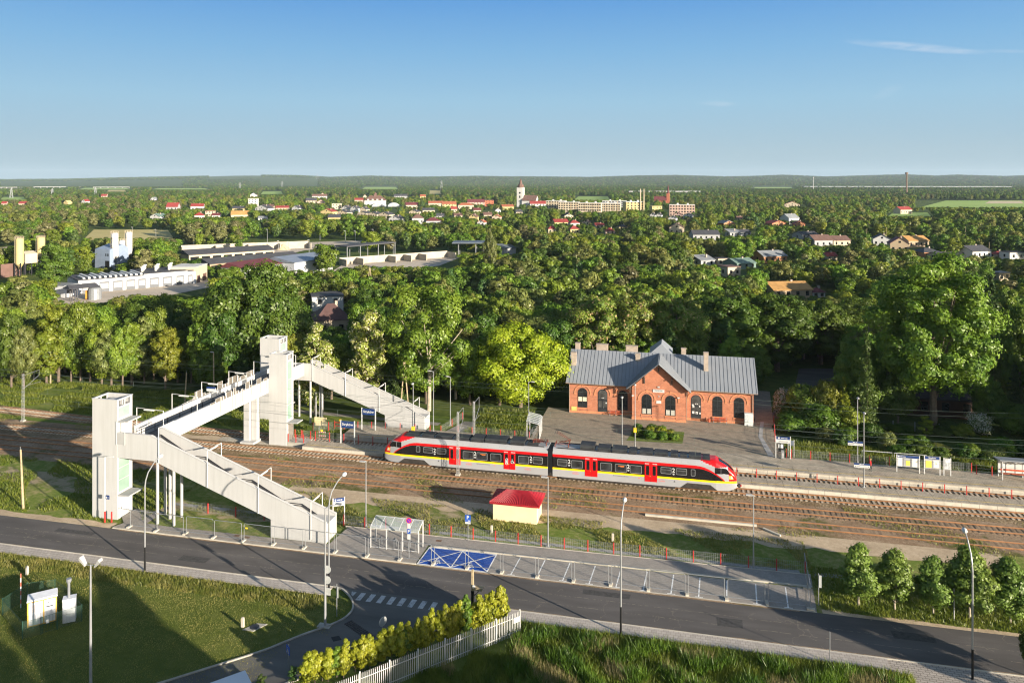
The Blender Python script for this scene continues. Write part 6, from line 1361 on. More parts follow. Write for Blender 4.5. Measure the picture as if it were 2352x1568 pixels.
# bed of clipped round bushes before the station
BG = 'clipped round bushes in the flower bed'
for i, (t, n, r, m) in enumerate(((-7.0,120.4,.75,'green'),(-6.6,118.9,.8,'green'),(-6.9,117.6,.75,'green'),(-4.9,120.2,.85,'green'),(-5.0,118.4,.95,'hedge'),(-4.9,116.7,.9,'green'),(-3.2,120.0,.8,'green'),(-3.4,118.6,.95,'hedge'),(-2.2,117.9,.8,'hedge'),(-3.0,116.7,.85,'green'),(-1.3,116.8,.8,'green'),(-1.9,119.6,.6,'olive'))):
    x, y = W(t, n); tag(tree('round_bush', f'shrub{i%3}', m, x, y, r*1.5, r*2.2, .54), nth(i)+' clipped bush of the station bed, counted from its left end', 'shrub', BG)
# ---- grasses: uncountable blades
def blades(name, label, regions, density, h, w, mat, seed=0, lean=.35, clump=None):
    rng = np.random.default_rng(seed); out = []
    for (t0, t1, n0, n1) in regions:
        k = int((t1-t0)*(n1-n0)*density); t = rng.uniform(t0,t1,k); n = rng.uniform(n0,n1,k)
        if clump:
            s, thr = clump; f = np.sin(t*s+1.7*np.sin(n*s*.8))+np.sin(n*s*1.3+2.1*np.sin(t*s*.6))+.5*np.sin(t*s*2.7+n*s*2.2); q = f > thr; t, n = t[q], n[q]; k = len(t)
        hh = h*rng.uniform(.45,1.25,k); a = rng.uniform(0,6.283,k); dx, dy = np.cos(a)*w*rng.uniform(.6,1.5,k), np.sin(a)*w; lx, ly = rng.normal(size=k)*lean*hh, rng.normal(size=k)*lean*hh
        v = np.empty((k,3,3)); v[:,0] = np.stack([t-dx,n-dy,np.full(k,-.03)],1); v[:,1] = np.stack([t+dx,n+dy,np.full(k,-.03)],1); v[:,2] = np.stack([t+lx,n+ly,hh],1); out.append(v.reshape(-1,3))
    v = np.concatenate(out); me = np_mesh(name, v, len(v)//3, mat, True); o = bpy.data.objects.new(name, me); COL.objects.link(o); o.rotation_euler = (0,0,-ANG); return tag(o, label, None, None, 'stuff')
gt = leaf_mat('grass_blades_foreground', (.085,.14,.016), (.21,.25,.035), 0, 0, .4); gw_ = leaf_mat('weed_blades_dark', (.05,.11,.012), (.12,.20,.022), 0, 0, .35)
gl = leaf_mat('grass_blades_green', (.10,.145,.015), (.21,.235,.035), 0, 0, .4); gd = leaf_mat('grass_blades_dry', (.26,.22,.09), (.42,.36,.19), 0, 0, .4); gm = leaf_mat('grass_blades_mixed', (.14,.165,.025), (.31,.28,.085), 0, 0, .4)
blades('tall_grass', 'tall green grass in the foreground behind the white fence', [(-14.5,18,54,66.3),(-17.5,-14.5,51,61.5),(-21,-17.5,50,58.5),(-25,-21,48,55.5),(-30,-25,46,52)], 190, .60, .035, gt, 1, .35)
blades('tall_weeds', 'clumps of taller darker weeds in the foreground grass', [(-14,18,54,65.2)], 160, 1.05, .06, gw_, 12, .35, (1.3,.5))
blades('tall_dry_grass', 'straw-coloured dry stalks standing in the tall green grass', [(-14,17,54,65),(-20,-14,50,59)], 150, .95, .024, gd, 2, .22, (.9,1.0))
blades('verge_grass', 'dry short grass along the edge of the pavement', [(-14,17,65.6,66.8),(-78,-33.5,64.3,66.8)], 110, .26, .03, gm, 3)
blades('lawn_grass', 'short mown grass of the shaded lawn', [(-78,-33.5,48,64.3),(-33.5,-30.5,61,66.5)], 60, .07, .03, gm, 4)
blades('meadow_grass', 'uneven grass between the street and the railway', [(-58,13,81.9,88.5),(-58,-27,80.6,82)], 60, .22, .04, gm, 5, .4, (.55,-.3))
blades('meadow_grass', 'green grass on the bank left of the near lift tower', [(-125,-62,75.6,90.5)], 42, .30, .05, gl, 6, .4, (.5,-.2))
blades('meadow_grass', 'green grass under the young roadside trees', [(12.6,45,74.8,83)], 75, .28, .045, gl, 7, .4)
blades('meadow_grass', 'lush grass on the embankment behind the tracks', [(-165,-66,109.5,126),(-66,-59,106,112),(-57,-45,107.7,112),(-34,-23.5,113.3,128)], 34, .38, .07, gl, 8, .4, (.4,-.6))
rr = random.Random(300)  # thicket with many dark-leaved bushes, leaf colour standing in for deep shade
for i, t in enumerate(sorted(rr.uniform(17,62) for _ in range(34))):
    n = 119+rr.uniform(0,15)
    if 30 < t < 52 and n > 122: n = 119+rr.uniform(0,2)
    x, y = W(t, n); tag(tree('undergrowth_bush', f'shrub{i%3}', ('dark','green','dark','olive')[i%4], x, y, rr.uniform(1.6,3.2), rr.uniform(2.5,4.2)), nth(i)+' bush of the thicket behind the platform fence, from its path end', 'shrub', 'bushes of the thicket behind the platform fence')
blades('bank_weeds', 'lush weeds on the bank behind the platform fence', [(14.8,60,113.2,121)], 60, .75, .07, gl, 9, .35)
blades('track_weeds', 'sparse weeds growing between the old tracks', [(-170,60,89.6,99.0),(10,60,97.2,99.2),(-170,-66,97.5,106)], 26, .20, .05, gm, 10, .45, (.33,.95))
# ================================================================== TOWN AND FAR LAND
HOUSES = []                                                 # for keeping tree crowns out of the line of sight: (u0, u1, v of the lowest visible wall, distance)
wallm = {}
def wm(c):
    key = 'wall_%d_%d_%d' % tuple(int(x*100) for x in c)
    return pm(key, c, .85, 0, .07, .3)
def rm(c):
    key = 'rooftile_%d_%d_%d' % tuple(int(x*100) for x in c); return pm(key, c, .75, 0, .14, .6)
CREAM=(.44,.37,.27); WHITE=(.47,.46,.44); GREYW=(.31,.31,.31); TAN=(.34,.26,.17); ORANGE=(.36,.17,.085); YEL=(.46,.37,.17); BRICK=(.34,.11,.06); PINK=(.40,.28,.23)
RED=(.24,.04,.035); MAROON=(.12,.032,.036); DARK=(.055,.055,.062); BROWN=(.13,.075,.06); GREY=(.20,.21,.22); ORED=(.28,.095,.05); GREENR=(.13,.19,.16); OCHRE=(.40,.22,.075)
houses_log = []
def house(u0, u1, vt, vb, wall, roof, kind='gable', rot=None, dpt=None, label=None, vis=None, win=2, name='house', cat='house', stor=None, eave=None, group=None):
    """u0..u1 and roof top vt to wall foot vb as seen; the foot fixes the distance."""
    D = FOC*CAM_H/(vb-V0); s = D/FOC; w = (u1-u0)*s; Ht = (vb-vt)*s; rz = RNG.uniform(-.5,.5) if rot is None else rot
    d = dpt or min(w*.8, 11); wl = max(3, (w-abs(math.sin(rz))*d)/max(.4,abs(math.cos(rz)))); 
    x = ((u0+u1)/2-UC)*s; y = D+d*.5
    T = thing_xy(name, label, cat, x, y, 0, rz, group); he = Ht*(eave or (.62 if kind != 'flat' else .94)); m = MB(); hw, hd = wl/2, d/2; r = MB(); o = .35
    m.box(-hw,hw,-hd,hd,-.2,he)
    if kind == 'gable':                                     # ridge along x
        m.px([(-hd,he),(hd,he),(0,Ht-.15)], -hw, hw)
        for sg in (-1,1): r.prism([(-hw-o,sg*(hd+o),he-.25),(hw+o,sg*(hd+o),he-.25),(hw+o,0,Ht),(-hw-o,0,Ht)],[(-hw-o,sg*(hd+o),he-.02),(hw+o,sg*(hd+o),he-.02),(hw+o,0,Ht+.22),(-hw-o,0,Ht+.22)])
    elif kind == 'front':                                   # gable end towards the railway
        m.py([(-hw,he),(hw,he),(0,Ht-.15)], -hd, hd)
        for sg in (-1,1): r.prism([(sg*(hw+o),-hd-o,he-.25),(sg*(hw+o),hd+o,he-.25),(0,hd+o,Ht),(0,-hd-o,Ht)],[(sg*(hw+o),-hd-o,he-.02),(sg*(hw+o),hd+o,he-.02),(0,hd+o,Ht+.22),(0,-hd-o,Ht+.22)])
    elif kind == 'hip':
        q = min(hd, hw*.8); r.add([(-hw-o,-hd-o,he-.1),(hw+o,-hd-o,he-.1),(hw+o,hd+o,he-.1),(-hw-o,hd+o,he-.1),(-hw+q,0,Ht),(hw-q,0,Ht)], [(0,1,5,4),(2,3,4,5),(1,2,5),(3,0,4),(3,2,1,0)])
    elif kind == 'mono': r.prism([(-hw-o,-hd-o,he-.1),(hw+o,-hd-o,he-.1),(hw+o,hd+o,Ht),(-hw-o,hd+o,Ht)],[(-hw-o,-hd-o,he+.15),(hw+o,-hd-o,he+.15),(hw+o,hd+o,Ht+.25),(-hw-o,hd+o,Ht+.25)])
    else: r.box(-hw-.2,hw+.2,-hd-.2,hd+.2,he,he+.25)
    m.build('wall', wm(wall), T); q = r.build('roof', rm(roof), T)
    if kind != 'flat' and D < 1100: MB().box(hw*.25,hw*.25+.7,-.35,.35,Ht-1.2,Ht+.7).build('chimney', MATS['chimney_render'], q)
    ns = stor or max(1, int(he/2.9))
    for st in range(ns):
        z0 = he*(st+.32)/ns; hh = min(1.5, he/ns*.5); n = max(2, int(wl/ (3.0 if D < 900 else 4.0))) 
        for i in range(n):
            xx = -hw+wl*(i+.5)/n; MB().box(xx-.55,xx+.55,-hd-.04,-hd+.02,z0,z0+hh).build('window', glassdark, T)
        if D < 700:
            for sg in (-1,1): MB().box(sg*hw-.03,sg*hw+.03,-.6,.6,z0,z0+hh).build('window', glassdark, T)
    if kind == 'front' and D < 1300: MB().box(-.6,.6,-hd-.04,-hd+.02,he+.3,he+1.4).build('window', glassdark, T)
    HOUSES.append((min(u0,u1)-2, max(u0,u1)+2, vis if vis else vb-(vb-vt)*(.35 if D < 600 else .52), D)); T['_n'] = (x, y); return T
CN = {CREAM:'cream',WHITE:'white',GREYW:'grey-walled',TAN:'tan',ORANGE:'orange-walled',YEL:'yellow',BRICK:'brick',PINK:'pinkish'}
RN = {RED:'red',MAROON:'maroon',DARK:'dark',BROWN:'brown',GREY:'grey',ORED:'orange-red',GREENR:'green',OCHRE:'ochre'}
T_ = [ # near gardens at right and centre
 (1739,1811,578,604,ORANGE,GREY,'gable',.25),(1598,1644,589,612,GREYW,GREY,'mono',.3),(1644,1674,593,610,CREAM,DARK,'flat',.2),(1672,1740,596,618,GREENR,GREENR,'gable',.35),(1658,1703,612,636,CREAM,BROWN,'flat',.35),
 (1767,1868,652,686,TAN,OCHRE,'gable',.12),(1864,1896,662,685,WHITE,MAROON,'hip',.1),(1830,1884,533,549,GREYW,DARK,'gable',.3),(1864,1914,541,568,GREYW,BROWN,'gable',.15),(1908,1955,543,566,CREAM,BROWN,'gable',.15),(1894,1924,581,598,CREAM,RED,'gable',.2),
 (2009,2058,539,566,WHITE,DARK,'front',-.35),(2048,2098,546,581,TAN,MAROON,'front',-.3),(2079,2136,543,568,TAN,OCHRE,'gable',.15),(2111,2168,571,592,ORANGE,DARK,'hip',.2),(2148,2204,581,596,CREAM,DARK,'gable',.2),(2215,2283,566,594,WHITE,DARK,'gable',.3),(2283,2315,578,593,CREAM,RED,'hip',.2),(2315,2356,579,597,WHITE,DARK,'flat',.1),
 (2220,2249,665,690,GREYW,GREY,'mono',.1),(2288,2322,626,645,CREAM,GREY,'flat',.2),(698,786,678,732,WHITE,DARK,'flat',.3),
 # edge of the town
 (1798,1839,492,515,WHITE,GREY,'gable',.45),(1763,1808,507,522,ORANGE,RED,'front',.3),(1824,1853,508,523,ORANGE,RED,'front',-.2),(1804,1841,463,480,CREAM,RED,'front',-.3),(2060,2098,475,492,CREAM,RED,'gable',.3),(1592,1653,530,552,GREYW,DARK,'gable',0),(1653,1689,507,522,ORANGE,GREY,'front',.3),(1671,1702,528,544,GREYW,GREY,'mono',.2),(1538,1577,513,539,CREAM,BROWN,'front',-.2),
 (1493,1510,489,502,WHITE,DARK,'front',-.4),(1508,1524,489,502,WHITE,DARK,'front',-.4),(1536,1559,496,509,WHITE,DARK,'front',-.4),(1548,1569,488,500,PINK,MAROON,'front',-.3),(1570,1598,490,502,WHITE,DARK,'front',-.4),
 (1268,1306,504,520,YEL,RED,'gable',.2),(1306,1332,506,522,WHITE,RED,'hip',.2),(1306,1332,519,537,YEL,RED,'hip',.2),(1258,1277,519,536,CREAM,RED,'hip',.1),(1366,1388,513,524,CREAM,RED,'gable',.1),(1391,1412,524,540,PINK,RED,'hip',0),(1418,1443,516,529,YEL,DARK,'hip',.2),(1338,1358,506,517,CREAM,BROWN,'front',-.3),(1293,1317,491,502,CREAM,DARK,'front',.2),(1216,1258,462,478,WHITE,RED,'gable',.1),(1496,1521,473,486,YEL,YEL,'flat',.1),
 (1108,1130,488,502,CREAM,BROWN,'gable',.2),(1130,1152,493,507,CREAM,ORED,'front',-.2),(1150,1180,470,482,YEL,ORED,'gable',.2),(1692,1706,497,508,CREAM,BROWN,'gable',.1),(1690,1726,528,542,GREYW,DARK,'gable',.2),
 # left part of the town
 (583,626,471,490,WHITE,DARK,'front',-.4),(669,695,472,487,WHITE,DARK,'front',-.4),(735,771,480,496,YEL,RED,'front',-.3),(749,781,493,510,YEL,DARK,'gable',.2),(784,806,472,487,WHITE,DARK,'front',-.4),(804,826,473,488,WHITE,DARK,'front',-.4),(826,847,475,490,CREAM,DARK,'front',-.35),(771,806,483,495,CREAM,DARK,'front',-.4),(820,851,485,497,CREAM,DARK,'front',-.4),(843,876,487,499,CREAM,DARK,'front',-.4),(867,904,487,502,CREAM,DARK,'front',-.4),(892,926,495,512,WHITE,DARK,'front',-.35),
 (942,973,492,515,GREYW,BROWN,'hip',.2),(972,1013,500,519,GREYW,MAROON,'hip',.25),(939,965,482,494,CREAM,DARK,'front',-.3),(967,998,478,490,CREAM,DARK,'gable',.2),(982,1018,462,474,CREAM,ORED,'gable',.15),(1013,1048,463,478,YEL,ORED,'gable',.2),(1049,1088,466,480,CREAM,ORED,'hip',.2),(1034,1050,475,488,CREAM,RED,'gable',.2),(1112,1134,459,474,BRICK,DARK,'flat',.1),(759,784,467,481,CREAM,GREY,'flat',.2),(812,834,455,466,PINK,RED,'gable',.2),(929,960,465,480,CREAM,MAROON,'gable',.2),(1072,1113,458,475,PINK,MAROON,'gable',.15),(1077,1099,492,508,YEL,BROWN,'front',-.3),(1096,1118,505,520,WHITE,ORED,'front',-.3),(715,750,446,458,WHITE,BROWN,'gable',.2),(735,745,443,454,CREAM,RED,'front',.2),(833,842,447,458,CREAM,ORED,'front',.2),(963,978,447,458,YEL,ORED,'gable',.2),(904,935,446,457,GREYW,DARK,'gable',.1),(1085,1105,478,490,CREAM,MAROON,'gable',.2),
 (380,407,466,490,GREYW,RED,'gable',.1),(435,466,468,484,WHITE,RED,'gable',.2),(445,465,488,506,WHITE,RED,'hip',.1),(342,376,491,508,WHITE,GREENR,'front',-.3),(40,59,463,475,CREAM,RED,'gable',.2),(2,14,463,474,PINK,RED,'gable',.1),(145,160,461,473,YEL,YEL,'front',-.3),(186,201,458,470,WHITE,RED,'front',-.3),(345,358,453,465,WHITE,GREY,'front',-.2),(231,244,446,457,CREAM,RED,'gable',.1),(469,491,484,497,CREAM,RED,'flat',.2),(484,504,490,502,WHITE,MAROON,'gable',.2),(526,571,485,506,CREAM,OCHRE,'gable',.25),(530,559,474,487,YEL,DARK,'gable',.2),(569,590,455,477,WHITE,YEL,'flat',.1),(574,588,443,455,WHITE,DARK,'front',.1),(590,612,497,508,WHITE,GREY,'gable',.2),(600,628,470,482,CREAM,BROWN,'gable',.1),(630,662,473,484,CREAM,RED,'gable',.2),(700,726,455,470,CREAM,DARK,'gable',.2),(725,745,459,472,PINK,MAROON,'front',.2),(857,884,459,468,CREAM,RED,'gable',.1),(1001,1020,491,503,GREYW,DARK,'gable',.1),(1040,1062,490,503,CREAM,BROWN,'gable',.2),(1136,1150,478,490,WHITE,BROWN,'front',.2),(1183,1200,482,494,CREAM,DARK,'gable',.2),
]
from collections import defaultdict
cls = defaultdict(list)
for h in T_: cls[(CN.get(h[4],'green'), RN.get(h[5],'yellow'), 'edge' if h[0] > 1590 else 'town')].append(h)
for (cw, cr_, ar), L_ in cls.items():
    L_.sort(key=lambda h: h[0])
    where = 'in the gardens' if ar == 'edge' else 'in the town'
    for i, h in enumerate(L_):
        lab = f'only {cw} house with {cr_} roof {where}' if len(L_) == 1 else f'{nth(i)} {cw} house with {cr_} roof from the left {where}'
        house(h[0],h[1],h[2],h[3],h[4],h[5],h[6],h[7],label=lab,group=f'{cw} houses with {cr_} roofs')
house(697,800,704,772,(.36,.29,.21),(.10,.055,.05),'hip',.35,10,'nearby house with brown hipped roof and two chimneys among the trees behind the far stair',win=2,eave=.55,vis=748)
# brown house, the deep shade painted into its wall and roof colours
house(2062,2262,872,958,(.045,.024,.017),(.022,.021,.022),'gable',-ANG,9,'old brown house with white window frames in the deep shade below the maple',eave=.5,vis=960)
h = thing_xy('window_fitting','white framed window of the shaded brown house','window',0,0) if False else None
# apartment slabs
def slab(u0, u1, vt, vb, d, rot, floors, n, label, c=CREAM):
    D = FOC*CAM_H/(vb-V0); s = D/FOC; w = (u1-u0)*s; Ht = (vb-vt)*s; T = thing_xy('apartment_block', label, 'apartment block', ((u0+u1)/2-UC)*s, D+d/2, 0, rot, 'pale apartment blocks of the town')
    MB().box(-w/2,w/2,-d/2,d/2,-.2,Ht).build('wall', wm(c), T); MB().box(-w/2-.2,w/2+.2,-d/2-.2,d/2+.2,Ht,Ht+.5).box(-w*.2,-w*.2+2,-1,1,Ht+.5,Ht+2).box(w*.2,w*.2+2,-1,1,Ht+.5,Ht+2).build('roof', wm(WHITE), T)
    for f in range(floors):
        for i in range(n): x = -w/2+w*(i+.5)/n; z = Ht*(f+.3)/floors; MB().box(x-.9,x+.9,-d/2-.06,-d/2+.02,z,z+1.5).build('window', glassdark, T)
    st = MB()
    for i in (.25,.6,.85): st.box(-w/2+w*i,-w/2+w*i+1.2,-d/2-.05,-d/2+.02,0,Ht)
    st.build('stair_strip', wm(TAN), T)
    HOUSES.append((u0,u1,vb-(vb-vt)*.5,D)); return T
slab(1256,1300,462,489,11,-.25,5,7,'leftmost pale yellow apartment block right of the church'); slab(1284,1331,465,491,11,-.2,5,8,'second pale yellow apartment block from the church'); slab(1331,1383,467,499,11,-.22,5,10,'tallest pale yellow apartment block in the middle of the town'); slab(1382,1427,468,494,11,-.2,5,8,'pale yellow apartment block right of the tallest one')
slab(1436,1478,464,493,14,.15,5,5,'rightmost yellow apartment block, with two thin chimneys', YEL); slab(1540,1597,471,496,11,-.15,4,9,'pinkish apartment block right of the yellow ones', PINK); slab(1385,1440,462,484,11,-.1,5,8,'apartment block with a grey shaded side behind the yellow ones', GREYW)  # shade of the last block is put into its grey wall colour
q = thing_xy('boiler_chimney','pair of thin pale chimneys beside the rightmost apartment block','chimney',*at(1471,493)); MB().cyl(0,0,0,30,.7,.5,8).cyl(4,0,0,30,.7,.5,8).build('stack', wm(CREAM), q)
# white church with dark helm, and red brick church
def church(u, vb, w, zt, zs, label, wall, roof, nave, nv, rot=-.3):
    D = FOC*CAM_H/(vb-V0); s = D/FOC; T = thing_xy('church', label, 'church', (u-UC)*s, D+5, 0, rot)
    MB().box(-w/2,w/2,-w/2,w/2,-.2,zt).build('tower', wm(wall), T); c = MB(); c.tube([(0,0,zt),(0,0,zt+w*.25),(0,0,zt+w*.5),(0,0,zt+w*.55)], w*.6, 8, 0, w*.35); c.tube([(0,0,zt+w*.5),(0,0,zs-3),(0,0,zs)], w*.28, 8, 0, .15); c.build('spire', rm(roof), T)
    m = MB(); L_ = nave; m.box(w*.4,w*.4+L_,-w*.7,w*.8,-.2,nv*.6); m.px([(-w*.7,nv*.6),(w*.8,nv*.6),(w*.05,nv)], w*.4, w*.4+L_); m.build('nave', wm(wall), T); r = MB()
    for sg in (-1,1): r.prism([(w*.4,w*.05+sg*w*.85,nv*.55),(w*.4+L_+.4,w*.05+sg*w*.85,nv*.55),(w*.4+L_+.4,w*.05,nv+.1),(w*.4,w*.05,nv+.1)],[(w*.4,w*.05+sg*w*.85,nv*.55+.4),(w*.4+L_+.4,w*.05+sg*w*.85,nv*.55+.4),(w*.4+L_+.4,w*.05,nv+.5),(w*.4,w*.05,nv+.5)])
    r.build('roof', rm(roof), T); MB().tube([(0,-w/2-.05,zt*.72),(0,-w/2,zt*.72)], w*.16, 12).box(-w*.1,w*.1,-w/2-.05,-w/2,zt*.45,zt*.58).build('clock_and_louvre', glassdark, T); HOUSES.append((u-6,u+22,vb-8,D)); return T
church(1196,475,9.4,29,42.5,'white church with tall tower and dark pointed spire in the town', WHITE, BROWN, 22, 17)
church(1536,472,4.5,19,33,'red brick church with thin pale spire on the right of the town', BRICK, MAROON, 20, 14, math.pi-.3)
D = FOC*CAM_H/(474-V0); s = D/FOC
T = thing_xy('school','large white school with brown hipped roof and small roof tower','school',(860-UC)*s, D+8, 0, .12); MB().box(-16,16,-8,8,-.2,9).build('wall', wm(WHITE), T); r = MB(); r.add([(-17,-9,9),(17,-9,9),(17,9,9),(-17,9,9),(-8,0,16.5),(8,0,16.5)], [(0,1,5,4),(2,3,4,5),(1,2,5),(3,0,4),(3,2,1,0)]); r.box(-2,2,-2,2,13,19); r.tube([(0,0,19),(0,0,21.5)], 2.4, 4, 0, .2); r.build('roof', rm(BROWN), T)
for i in range(4): MB().box(-12+7*i,-9+7*i,-9.4,-8.2,9.6,11.2).build('window', wm(WHITE), T)
HOUSES.append((836,884,468,D))
for i, (a, b) in enumerate(((856,890),(892,919))):
    T = thing_xy('barrel_hall', ['grey barrel-roofed hall beside the school','second grey barrel-roofed hall right of the school'][i], 'hall', ((a+b)/2-UC)*s, D-6, 0, .2); w = (b-a)*s/2; m = MB(); m.py([(w*math.cos(R(q)), 6*math.sin(R(q))) for q in range(0,181,15)], -8, 8); m.build('roof', pm('pale_grey_sheet', (.36,.37,.38), .5, .2), T); MB().box(-w*.3,w*.3,-8.06,-8.0,0,3.5).build('door', wm(GREYW), T); HOUSES.append((a,b,474,D))
# ---- works yard at left
def gxy(u, v): return at(u, v)
yardm = ground_mat('works_yard', [(.3,(.38,.32,.25)),(.5,(.48,.41,.33)),(.7,(.56,.49,.40))], .05, .5, .2, .05, 4, .2)
def patch(name, pts, m, z): return tag(MB().quad(*[(*at(*p), z) for p in pts]).build(name, m), None, None, None, 'structure')
patch('works_yard', [(-60,700),(60,705),(330,690),(505,655),(470,640),(180,672),(120,650),(-60,655)], yardm, .03)
patch('works_yard', [(-60,612),(0,612),(215,590),(225,570),(60,562),(-60,575)], yardm, .03); patch('works_yard', [(150,610),(170,604),(215,602),(215,590),(160,590)], yardm, .02)
patch('storage_yard', [(590,600),(700,575),(850,560),(840,552),(600,560),(560,580)], yardm, .03); patch('storage_yard', [(820,640),(1010,610),(1060,590),(1010,580),(800,600),(760,625)], yardm, .035)
straw = ground_mat('dry_field', [(.3,(.36,.31,.12)),(.5,(.46,.39,.17)),(.7,(.54,.47,.23))], .02, .3, .2, .05, 3, .2); green = ground_mat('green_field', [(.3,(.22,.33,.08)),(.5,(.29,.40,.11)),(.7,(.36,.45,.14))], .01, .2, .2, .05, 3, .2); tanf = ground_mat('tan_field', [(.3,(.48,.40,.25)),(.7,(.58,.49,.32))], .01, .2, .1, .05, 3, .2)
FIELDS = [((190,402,528,552),straw,560),((2100,2700,461,480),green,0),((2262,2352,462,468),tanf,0),((2040,2138,489,497),green,0),((1728,1822,429,433.5),green,0),((0,60,453,460),green,0),((598,650,440,448),green,0),((598,730,424,428.5),green,0),((770,880,411,414.5),tanf,0),((830,915,429,436),green,0),((984,1014,438,448),straw,0),((1318,1402,452,461),green,0),((180,300,432,436),green,0),((120,230,410.5,412),straw,0),((1010,1160,415,417.5),green,0),((245,290,437,441),straw,0),((0,420,424.5,430),tanf,0),((480,600,421,424),straw,0),((350,480,433,436),green,0)]
for fi, ((a, b, c, d), m, _) in enumerate(FIELDS):
    if c > V0+.5:
        q = MB().quad(*[(*at(u, v), .2+.06*fi) for u, v in ((a,d),(b,d-.3*(d-c)*0),(b-(b-a)*.08,c),(a+(b-a)*.12,c))]).build('field', m); tag(q, None, None, None, 'structure')
        HOUSES.append((a-2, b+2, d-(d-c)*.35, FOC*CAM_H/(d-V0)))
def oriented(name, label, cat, p, q, d, h): # building whose front foot runs from ground point p to q
    a = Vector((*gxy(*p),0)); b = Vector((*gxy(*q),0)); T = thing_xy(name, label, cat, a.x, a.y, 0, math.atan2(b.y-a.y, b.x-a.x)); return T, (b-a).length
door_dk = pm('workshop_door_grey', (.10,.105,.115), .5, 0, .1, 1); felt = pm('dark_roof_felt', (.060,.060,.065), .85, 0, .15, .5); hallw = pm('hall_white_render', (.45,.45,.46), .8, 0, .05, .3)
T, L_ = oriented('workshop_hall', 'long white workshop hall with dark roof and roller doors in the works yard', 'workshop', (180,675), (450,651), 18, 5)
MB().box(0,L_,0,17,-.2,4.7).build('wall', hallw, T); r = MB(); r.box(-.3,L_*.53,-.5,17.3,4.7,4.95); r.box(L_*.53+.01,L_*.92,-.5,17.3,5.2,5.45); r.box(L_*.53+.01,L_*.92,-.35,17.1,4.7,5.2,1); r.box(L_*.92+.01,L_+.2,.5,16,4.9,5.3); r.build('roof', [felt, hallw], T)
for i in range(12): x = 1.5+i*L_*.53/12.4; MB().px([(.6+(i%2)*.0,4.95),(.6,5.25),(1.0,5.6),(14.5,5.6),(14.5,4.95)] if i % 2 else [(.4,4.95),(.4,5.2),(.9,5.55),(9,5.55),(9,4.95)], x, x+.75).build('skylight', pm('pale_skylight', (.50,.50,.49), .5), T)
for i in range(9): MB().cyl(L_*.56+i*L_*.04,6+(i%3)*4,5.4,6.9,.45,.45,8).cyl(L_*.56+i*L_*.04,6+(i%3)*4,6.9,7.3,.7,.7,8).build('roof_vent', pm('pale_vent', (.52,.50,.44), .6), T)
for i, (a, b) in enumerate(((.03,.13),(.165,.245),(.275,.355),(.385,.46),(.485,.55),(.585,.665),(.70,.78),(.82,.89),(.925,.97))):
    d = MB().box(L_*a,L_*b,-.05,.02,0,3.6).build('roller_door', door_dk, T); w = MB()
    for k in range(4): w.box(L_*a+.3,L_*b-.3,-.07,-.05,1.15+k*.5,1.5+k*.5)
    w.build('door_window', pm('door_glazing_pale', (.42,.42,.40), .4), d)
HOUSES.append((178,452,672,262))
T, w = oriented('annex_building', 'cream flat-roofed annex with two brown doors at the end of the white hall', 'building', (450,651), (476,641), 9, 7)
MB().box(0,w,0,10,-.2,6.2).build('wall', wm(CREAM), T); MB().box(-.1,w+.1,-.1,10.1,6.2,6.4).build('roof', wm(WHITE), T); MB().box(w*.1,w*.35,-.05,0,0,2.8).box(w*.6,w*.92,-.05,0,0,2.8).build('door', rm(BROWN), T); HOUSES.append((450,478,638,290))
T, w = oriented('low_workshop', 'low white wing with grey roof at the left end of the workshop hall', 'workshop', (148,684), (182,678), 8, 3.6); MB().box(0,w,0,14,-.2,4).build('wall', hallw, T); MB().box(-.2,w+.1,-.2,14,4,4.2).build('roof', rm(GREY), T); MB().box(w*.15,w*.6,-.05,0,1.4,2.8).build('window', glassdark, T); HOUSES.append((140,182,678,250))
T, w = oriented('fuel_canopy', 'dark canopy roof on posts in front of the workshop hall', 'canopy', (162,693), (215,688), 6, 5); m = MB()
for x in (.5,2.0,w-.5): m.box(x-.15,x+.15,0,.3,0,4.2); m.box(x-.15,x+.15,3,3.3,0,4.2)
m.build('post', dark_metal, T); MB().prism([(-1.5,-1,4.2),(w+2,-1,4.2),(w+2,4.5,4.2),(-1.5,4.5,4.2)],[(-.5,-1,4.3),(w+1,-1,4.3),(w+1,1.7,5.4),(-.5,1.7,5.4)]).build('roof', rm(DARK), T); HOUSES.append((158,232,690,246))
T = thing_xy('storage_tank','round grey steel tank with an orange end beside the canopy','tank',*at(208,690)); MB().cyl(0,2.5,0,3.6,2.1,2.1,16).ball((0,2.5,3.6),(2.1,2.1,.7),16,6).build('tank', galv, T); MB().box(-2.6,-1.9,1.5,3,.3,3).build('panel', pm('orange_panel', (.6,.26,.04), .6), T)
